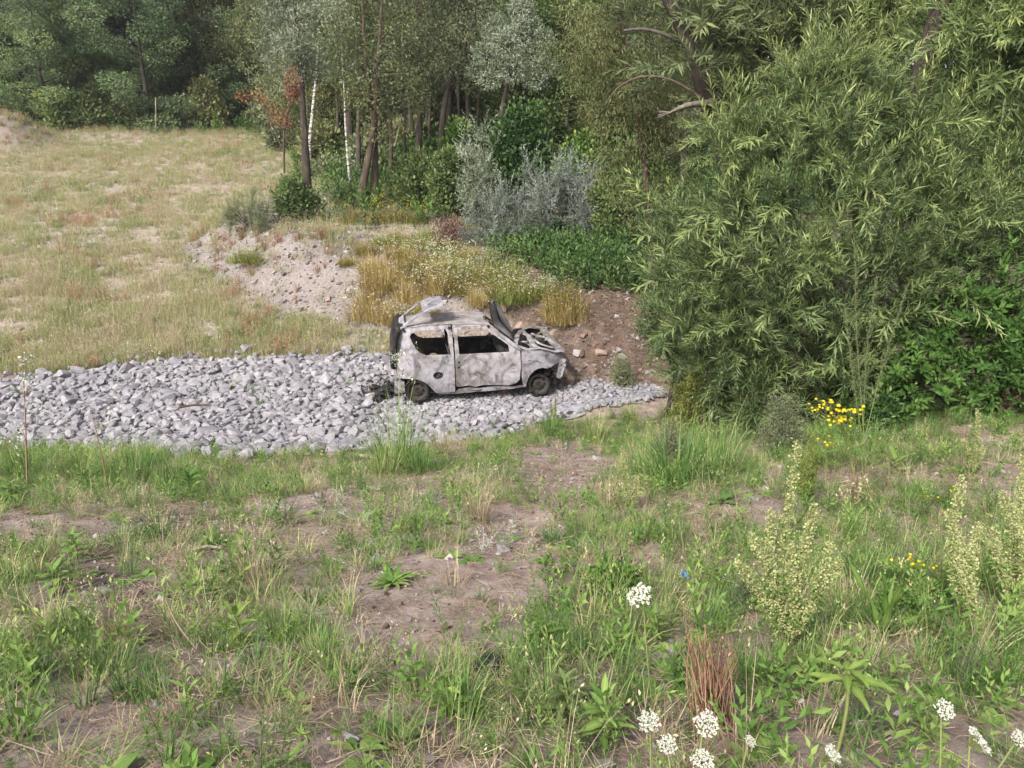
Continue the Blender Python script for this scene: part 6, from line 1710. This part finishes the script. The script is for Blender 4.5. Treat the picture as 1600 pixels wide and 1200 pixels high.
for args in [(1000, 930, .45, 21, (-.5, -.45), 'largest white wild carrot head, highest of them in the foreground'), (1015, 1127, .40, 17, (-.2, -.55), 'white wild carrot head left of the brown stalk bundle'),
             (1104, 1130, .42, 19, (.1, -.8), 'round white wild carrot head in front of the brown stalk bundle'), (1043, 1163, .36, 14, (-.1, -.6), 'white wild carrot head below and right of the one beside the stalks'),
             (1098, 1190, .42, 17, (0, -.7), 'white wild carrot head cut by the bottom edge under the stalk bundle'), (1172, 1158, .3, 9, (.4, -.4), 'small white wild carrot head between stalk bundle and lance-leaved plant'),
             (1477, 1109, .34, 14, (.1, -.7), 'white wild carrot head alone in the right foreground'), (1530, 1157, .4, 19, (.9, -.2), 'white wild carrot head seen from the side in the bottom right corner'),
             (1594, 1155, .36, 12, (.2, -.5), 'wild carrot head at the right edge of the picture')]:
    wild_carrot(*args, seed=hash(args[:2]) % 1000)
wild_carrot(1292, 1184, .40, 19, (.6, -.3), 'closing cream wild carrot head under the lance-leaved plant', 55, cup=.8)

# tall seeding goosefoot plants
def seed_plant(label, base_px, tops, seed, leafm='weed', spikem='seed', dens=1.0, spread=.065):
    r = np.random.default_rng(seed)
    foot = hit(*base_px); root = empty('goosefoot_plant', tuple(foot)); tag(root, label, 'weed', 'tall seeding goosefoot')
    st, sp, lf = MB(), MB(), MB()
    for tx, ty in tops:
        T = at(tx, ty, foot[1] + r.normal(0, .08)) - foot
        L = np.linalg.norm(T)
        Q = curve_pts([(r.normal(0, .015), r.normal(0, .015), -.02), T * .5 + np.array([r.normal(0, .02), r.normal(0, .02), 0]), T], 10)
        st.tube(Q, np.linspace(.0045, .0012, 10), 4, .5)
        nb = int(34 * dens)
        for k in range(nb):
            q = .22 + .76 * (k + .5) / nb
            p = np.array([np.interp(q, np.linspace(0, 1, 10), Q[:, s]) for s in range(3)])
            a = k * 2.4; ln = spread * (1.15 - q) * r.uniform(.5, 1.1) + .018
            d = np.array([math.cos(a) * .45, math.sin(a) * .45, 1.0]); d /= np.linalg.norm(d)
            st.tube([p, p + d * ln], .001, 3, .5, cap=False)
            m = int(30 + 300 * ln)
            u = r.uniform(.05, 1.1, m)
            P = p + d * (ln * u)[:, None] + r.normal(0, .0055, (m, 3))
            sp.inst(*leaf2(.45, .1), frames(r.normal(size=(m, 3)) + [0, 0, .6], r.normal(size=(m, 3))) * (.008 * r.uniform(.5, 1.4, m))[:, None, None], P, r.uniform(.1, .95, m))
            if q < .7 and k % 2:
                m = 3
                lf.inst(*leaf_fine(.17, .3), frames(np.array([[math.cos(a + s), math.sin(a + s), .2] for s in (0, .8, -.7)]), np.tile([0, 0, 1.], (m, 1))) * (r.uniform(.02, .045, m))[:, None, None], p + d * ln * np.array([[.1], [.4], [.25]]), r.uniform(.3, .8, m))
    st.build('stem', M['stem'], root); sp.build('seed_spike', M[spikem], root)['kind'] = 'stuff'; lf.build('leaf', M[leafm], root)['kind'] = 'stuff'
seed_plant('tall pale goosefoot with many seed spikes, in the middle of the right foreground', (1225, 1030), [(1248, 690), (1205, 800), (1175, 840), (1150, 880), (1275, 790), (1300, 850), (1315, 880), (1235, 850)], 1)
seed_plant('pale seeding goosefoot near the right edge, left of the tallest there', (1510, 990), [(1505, 745), (1480, 800), (1530, 820), (1490, 860)], 2)
seed_plant('tallest seeding goosefoot at the right edge', (1590, 960), [(1597, 712), (1565, 770), (1580, 790), (1610, 760), (1550, 830)], 3)
seed_plant('slim seeding goosefoot in front of the brown thicket at the right', (1515, 745), [(1527, 642), (1505, 690), (1540, 700)], 4)
seed_plant('fresh green goosefoot spike behind the tall pale one', (1262, 800), [(1268, 678), (1248, 705), (1278, 712), (1258, 730)], 5, 'weed', 'yellowgreen', 1.2, .10)
seed_plant('slim grey-green stalk rising in front of the willow bush', (1345, 690), [(1335, 370), (1370, 430), (1320, 480), (1420, 440)], 6, 'weed', 'greygreen', 1.2, .14)
seed_plant('yellowish seed stalk between track and big grass clump', (985, 800), [(972, 700), (995, 745)], 7)
seed_plant('small seeding goosefoot left of the bare path edge at the ditch', (868, 660), [(868, 622), (860, 635)], 8, 'yellowgreen', 'yellowgreen')

# yellow tansy
def tansy(label, foot_px, heads, seed, sc=1.0):
    r = np.random.default_rng(seed); foot = hit(*foot_px); root = empty('tansy_plant', tuple(foot)); tag(root, label, 'wildflower')
    st, fl, lf = MB(), MB(), MB()
    for hx, hy, n in heads:
        T = at(hx, hy, foot[1] - .1) - foot; neck = T - np.array([0, 0, .07])
        st.tube(curve_pts([(0, 0, -.02), T * .5 + np.array([0, 0, .06]), neck], 8), np.linspace(.005, .003, 8), 4)
        for k in range(n):
            c = T + np.array([r.normal(0, .05), r.normal(0, .05), r.normal(0, .022)]) * sc
            st.tube([neck, c], .0015, 3, .5, cap=False)
            an = np.linspace(0, 2 * np.pi, 8, endpoint=False); rr = .0155 * sc * r.uniform(.8, 1.2)
            V = np.array([(rr * math.cos(q), rr * math.sin(q) * .9, 0) for q in an] + [(0, 0, rr * .55), (0, 0, -rr * .5)]) @ np.array(Matrix.Rotation(r.normal(.5, .25), 3, 'X')).T + c
            fl.add(V, [[j, (j + 1) % 8, 8] for j in range(8)] + [[(j + 1) % 8, j, 9] for j in range(8)], r.uniform())
        for k in range(6):
            V, F, Tt = shoot_proto(22, .2, .1, 1.2, 700 + k); d = np.array([[math.cos(k * 2.4), math.sin(k * 2.4), .4]])
            lf.inst(V, F, frames(d, np.array([[0, 0, 1.]])) * .2, (T * (.15 + .12 * k))[None], [.45], ptint=Tt)
    st.build('stem', M['stem'], root); fl.build('flower_head', M['yellow'], root)['kind'] = 'stuff'; lf.build('leaf', M['weed'], root)['kind'] = 'stuff'
tansy('yellow tansy with flat golden flower heads in front of the willow bush', (1335, 745), [(1320, 656, 22), (1311, 640, 8), (1337, 638, 8), (1300, 626, 7)], 1, 1.2)
tansy('smaller yellow tansy left of the big golden one', (1290, 740), [(1274, 640, 7), (1297, 692, 7), (1292, 634, 4)], 2, .9)
tansy('low yellow-flowered weed among the right hand greenery', (1432, 920), [(1426, 876, 9), (1442, 880, 4)], 3, .55)
tansy('low yellow-flowered weed below the willow at the right', (1470, 790), [(1450, 772, 5), (1490, 765, 5), (1500, 780, 4)], 4, .6)

# plants with big single leaves: every leaf a part
def big_leaf_mesh(name, mat, wd, droop, wave=0.02, nseg=8, tint=.5):
    mb = MB(); t = np.linspace(0, 1, nseg + 1); wv = wd * np.sin(np.clip(t * 1.02, 0, 1) ** .8 * np.pi) ** .9 + .004
    z = .12 * t - droop * t ** 2
    V = []
    for k in range(nseg + 1):
        for s, f in ((-1, .05), (-.5, .0), (0, -.03), (.5, .0), (1, .05)):
            V.append((t[k], s * wv[k], z[k] + f * wv[k] * 6 * .3 + wave * math.sin(t[k] * 14 + s * 2) * abs(s)))
    F = [[k * 5 + j, k * 5 + j + 1, (k + 1) * 5 + j + 1, (k + 1) * 5 + j] for k in range(nseg) for j in range(4)]
    tn = np.array([tint + (.22 if j == 2 else 0) for k in range(nseg + 1) for j in range(5)])
    mb.add(V, F, tn); return mb.mesh(name, mat)
def leaf_plant(name, label, px, py, n, L, wd, matk, seed, elev=(.1, .8), droop=.35, stem=0.0, group=None, tint=.5, low=.25):
    r = np.random.default_rng(seed); foot = hit(px, py); root = empty(name, tuple(foot)); tag(root, label, 'weed', group)
    me = big_leaf_mesh('leaf', M[matk], wd, droop, tint=tint)
    if stem:
        mb = MB(); mb.tube(curve_pts([(0, 0, -.02), (.02, 0, stem * .5), (0, -.01, stem)], 6), .005, 5, .5); mb.build('stem', M['stem'], root)
    for k in range(n):
        q = (k + .5) / n; a = k * 2.4 + r.normal(0, .25); e = elev[0] + (elev[1] - elev[0]) * q + r.normal(0, .1)
        link_mesh('leaf', me, root, (0, 0, stem * (low + (1 - low) * q) if stem else .01), (r.normal(0, .15), -e, a), (L * r.uniform(.75, 1.15) * (1 - .25 * q),) * 3)
leaf_plant('lance_leaved_plant', 'bright plant with nine long lance leaves at the bottom right', 1302, 1195, 11, .12, .11, 'bright', 1, (.0, .5), .4, .30, tint=.72, low=.82)
leaf_plant('lance_leaved_plant', 'upright yellow-green plant with pointed leaves in the left foreground', 372, 1010, 11, .12, .12, 'bright', 2, (.2, 1.0), .3, .14, tint=.75)
leaf_plant('dock_rosette', 'broad-leaved dock rosette left of the bare path', 612, 915, 22, .15, .12, 'weed', 3, (.1, .8), .35)
leaf_plant('dock_rosette', 'drooping broad-leaved rosette at the lower middle', 700, 1110, 18, .13, .12, 'weed', 4, (.2, .9), .5)
leaf_plant('dock_rosette', 'dark broad-leaved rosette at the bottom left of the middle', 625, 1165, 16, .11, .16, 'green', 5, (.2, .9), .5)
leaf_plant('broadleaf_weed', 'arrow-leaved weed at the left edge of the dark soil', 90, 925, 20, .11, .19, 'weed', 6, (-.1, .7), .35, .12)
leaf_plant('broadleaf_weed', 'grey-green broad-leaved weed on the left above the dark soil', 120, 880, 20, .11, .17, 'weed', 7, (-.1, .8), .3, .18)
leaf_plant('broadleaf_weed', 'fresh broad-leaved weed beside the grass clumps under the stones', 300, 775, 18, .19, .17, 'bright', 8, (.1, .9), .35, .2, tint=.4)
leaf_plant('broadleaf_weed', 'broad-leaved weed at the left edge under the dead stalk', 20, 790, 18, .16, .16, 'weed', 9, (.0, .7), .35, .2)
leaf_plant('broadleaf_weed', 'low leafy weed right of the straw clump below the wreck', 745, 705, 15, .17, .13, 'bright', 10, (.0, .7), .35, .05, tint=.35)
leaf_plant('broadleaf_weed', 'round-leaved weed by the big grass clump on the right', 1130, 790, 9, .2, .2, 'nettle', 11, (.0, .7), .4, .05)
leaf_plant('lance_leaved_plant', 'small pale-tipped plant right of the tansy', 1395, 745, 7, .2, .14, 'bright', 12, (.2, 1.0), .3, .15, tint=.7)
leaf_plant('lance_leaved_plant', 'pale green lance-leaved weed left of the large white flower head', 850, 1010, 11, .09, .13, 'bright', 13, (.1, .9), .35, .1, tint=.45)
leaf_plant('lance_leaved_plant', 'bright leafy shoot between the large white flower head and the stalk bundle', 1020, 1010, 12, .075, .15, 'bright', 14, (.1, .9), .3, .14, tint=.6)
leaf_plant('broad_grass', 'plant with three broad upright grass leaves in the right foreground', 1378, 1000, 5, .36, .035, 'bright', 15, (.9, 1.4), .25, tint=.5)
leaf_plant('broadleaf_weed', 'dark leafy weed in the shade at the bottom centre', 880, 1130, 22, .09, .15, 'green', 16, (.0, .9), .35, .16)
leaf_plant('broadleaf_weed', 'leafy weed at the bottom edge right of the centre', 940, 1180, 20, .095, .15, 'weed', 17, (.1, 1.0), .35, .2)

# dead and dry stalks
def stalk(label, foot_px, top_px, seed, nb, matk, fluff=None, rr=.006, cat='dead stalk', dY=0):
    r = np.random.default_rng(seed); foot = hit(*foot_px); root = empty('dead_stalk', tuple(foot)); tag(root, label, cat)
    T = at(*top_px, foot[1] + dY) - foot; L = np.linalg.norm(T)
    mb = MB(); Q = curve_pts([(0, 0, -.03), T * .5 + np.array([r.normal(0, .03), 0, 0]), T], 10); mb.tube(Q, np.linspace(rr, rr * .35, 10), 5)
    fl = MB()
    for k in range(nb):
        q = r.uniform(.3, .95); p = Q[int(q * 9)]; a = r.uniform(0, 6.28); ln = L * r.uniform(.1, .28) * (1.2 - q)
        e = p + np.array([math.cos(a) * .6, math.sin(a) * .6, .75]) * ln; mb.tube(curve_pts([p, (p + e) / 2 + r.normal(0, .01, 3), e], 4), rr * .3, 3, cap=False)
        if fluff:
            m = 14; fl.inst(*leaf2(.4, .1), frames(r.normal(size=(m, 3)), r.normal(size=(m, 3))) * (.028 * r.uniform(.5, 1.2, m))[:, None, None], e + r.normal(0, .025, (m, 3)), r.uniform(0, 1, m))
    mb.build('stem', M[matk], root)
    if fluff: fl.build('seed_head', M[fluff], root)['kind'] = 'stuff'
stalk('tall dead weed stalk with pale fluffy top at the far left', (42, 765), (34, 545), 1, 16, 'brownstalk', 'sage', .009)
stalk('thin dark dead stalk in front of the stones at the left', (172, 780), (143, 640), 2, 5, 'brownstalk', None, .006)
stalk('tall whitish seed stalk standing in front of the car tail', (630, 735), (617, 545), 3, 16, 'stem', 'sage', .006)
stalk('thin dry stalk in front of the wreck door', (790, 645), (787, 560), 4, 3, 'brownstalk', None, .004)
stalk('pale bent straw stalk lying in the left foreground', (310, 1010), (258, 935), 5, 0, 'straw', None, .004)
root = empty('stalk_bundle', tuple(hit(1110, 1150))); tag(root, 'upright bundle of reddish brown dead stalks behind a white flower head', 'dead stalks')
mb = MB(); f0 = hit(1110, 1150)
for k in range(85):
    b = np.array([rng.normal(0, .035), rng.normal(0, .03), -.02]); T = at(rng.uniform(1068, 1155), rng.uniform(980, 1060), f0[1] + .02) - f0 + np.array([0, rng.normal(0, .03), 0])
    mb.tube(curve_pts([b, b * .5 + T * .5 + rng.normal(0, .012, 3), T], 6), np.linspace(.0022, .0012, 6), 3, rng.uniform(0, 1), cap=False)
o = mb.build('stalk', M['brownstalk'], root); o['kind'] = 'stuff'
# arched yellow dry grass sheaves on the right
for k, (px, py, tx, ty) in enumerate([(1300, 760, 1375, 830), (1330, 800, 1340, 760)]):
    f0 = hit(px, py); T = at(tx, ty, f0[1] - .2) - f0; mb = MB()
    for q in range(14):
        e = T * rng.uniform(.6, 1.1) + rng.normal(0, .05, 3); mb.tube(curve_pts([(0, 0, 0), e * .5 + np.array([0, 0, .22]), e], 7), .0022, 3, rng.uniform(.3, 1), cap=False)
        m = 8; mb.inst(*leaf2(.2, .1), frames(rng.normal(size=(m, 3)) * .4 + T, rng.normal(size=(m, 3))) * .03, e + rng.normal(0, .03, (m, 3)), rng.uniform(.5, 1, m))
    tag(mb.build('dry_grass_sheaf', M['straw'], loc=tuple(f0)), ['straw-coloured grass heads arching over right of the tall goosefoot', 'short upright straw grass heads behind the tall goosefoot'][k], 'dry grass')

# ------------------------------------------------------------------ single small things on the ground
def rock_thing(name, label, cat, px, py, s, matk, seed, flat=.6):
    me = rock_mesh(name, M[matk], 16, seed, flat); p = hit(px, py)
    o = link_mesh(name, me, None, (p[0], p[1], p[2] + s * flat * .5), (.15, -.1, seed), (s, s, s)); tag(o, label, cat)
rock_thing('stone', 'flat grey stone lying alone on the bare track', 'stone', 788, 860, .055, 'darkstone', 901, .5)
rock_thing('stone', 'pale stone half hidden under weeds left of the large white flower', 'stone', 880, 950, .06, 'pebble', 902)
rock_thing('stone', 'blue-grey stone in the weeds at the lower middle', 'stone', 892, 1088, .035, 'darkstone', 903)
rock_thing('stone', 'pale stone on the bare soil below the wreck', 'stone', 932, 718, .09, 'pebble', 904, .45)
rock_thing('stone', 'pale stone alone on the brown bank right of the wreck', 'stone', 903, 555, .12, 'pebble', 905)
rock_thing('stone', 'reddish stone on the bank just above the wreck bonnet', 'stone', 812, 512, .14, 'clod', 906)
p = hit(765, 1050)
root = empty('charred_scrap', tuple(p)); tag(root, 'crumpled piece of burnt black scrap in the lower middle foreground', 'scrap')
bm = bmesh.new(); bmesh.ops.create_icosphere(bm, subdivisions=3, radius=.06)
for v in bm.verts:
    n = mnoise.noise(v.co * 28) + .6 * mnoise.noise(v.co * 60 + Vector((3, 1, 2))); v.co *= 1 + .45 * n; v.co.z *= .5
me = bpy.data.meshes.new('crumpled_sheet'); bm.to_mesh(me); bm.free(); me.materials.append(M['char'])
link_mesh('crumpled_sheet', me, root, (0, 0, .02))
p = hit(1068, 914); bm = bmesh.new(); bmesh.ops.create_grid(bm, x_segments=6, y_segments=5, size=.022)
for v in bm.verts: v.co.z += .012 * mnoise.noise(v.co * 60) + .01
bmesh.ops.solidify(bm, geom=bm.faces[:], thickness=.002)
me = bpy.data.meshes.new('blue_scrap'); bm.to_mesh(me); bm.free(); me.materials.append(M['blue'])
tag(link_mesh('blue_scrap', me, None, (p[0], p[1], p[2] + .05), (.5, .2, .4)), 'tiny scrap of blue plastic in the grass right of the large white flower', 'litter')
def stick(label, p0, p1, rad, matk, lift=.02, name='stick'):
    a, b = hit(*p0), hit(*p1); a[2] += lift; b[2] += lift; mb = MB()
    m = (a + b) / 2 + np.array([0, .02, .015]); mb.tube(curve_pts([a * 0, m - a, b - a], 7), np.linspace(rad, rad * .6, 7), 6)
    tag(mb.build(name, M[matk], loc=tuple(a)), label, 'stick')
stick('grey dry stick lying on the soil in the left foreground', (300, 868), (345, 861), .012, 'deadwood')
stick('brown stick lying on the stones left of the wreck', (283, 661), (330, 657), .025, 'redbark', .28)
stick('weathered white branch on the bank above the car roof', (700, 470), (722, 452), .03, 'deadwood', .08)
stick('broken dark log end at the left edge of the meadow', (-20, 568), (18, 553), .09, 'bark', .06, 'log')
stick('reddish twig lying before the sill of the wreck', (735, 632), (800, 626), .010, 'redbark', .26)
stick('pale rotten wood piece below the stones at the middle', (563, 716), (590, 722), .035, 'deadwood', .03)
# ------------------------------------------------------------------ thin summer haze
def haze(density):
    mb = MB(); mb.box((0, 85, 15.8), (400, 212, 35)); m, nt, out = newmat('haze')
    pv = N(nt, 'ShaderNodeVolumePrincipled'); pv.inputs['Density'].default_value = density; pv.inputs['Color'].default_value = (.85, .9, .95, 1); pv.inputs['Anisotropy'].default_value = .3
    nt.links.new(pv.outputs[0], out.inputs['Volume'])
    tag(mb.build('haze', m), kind='stuff')
haze(.00045)
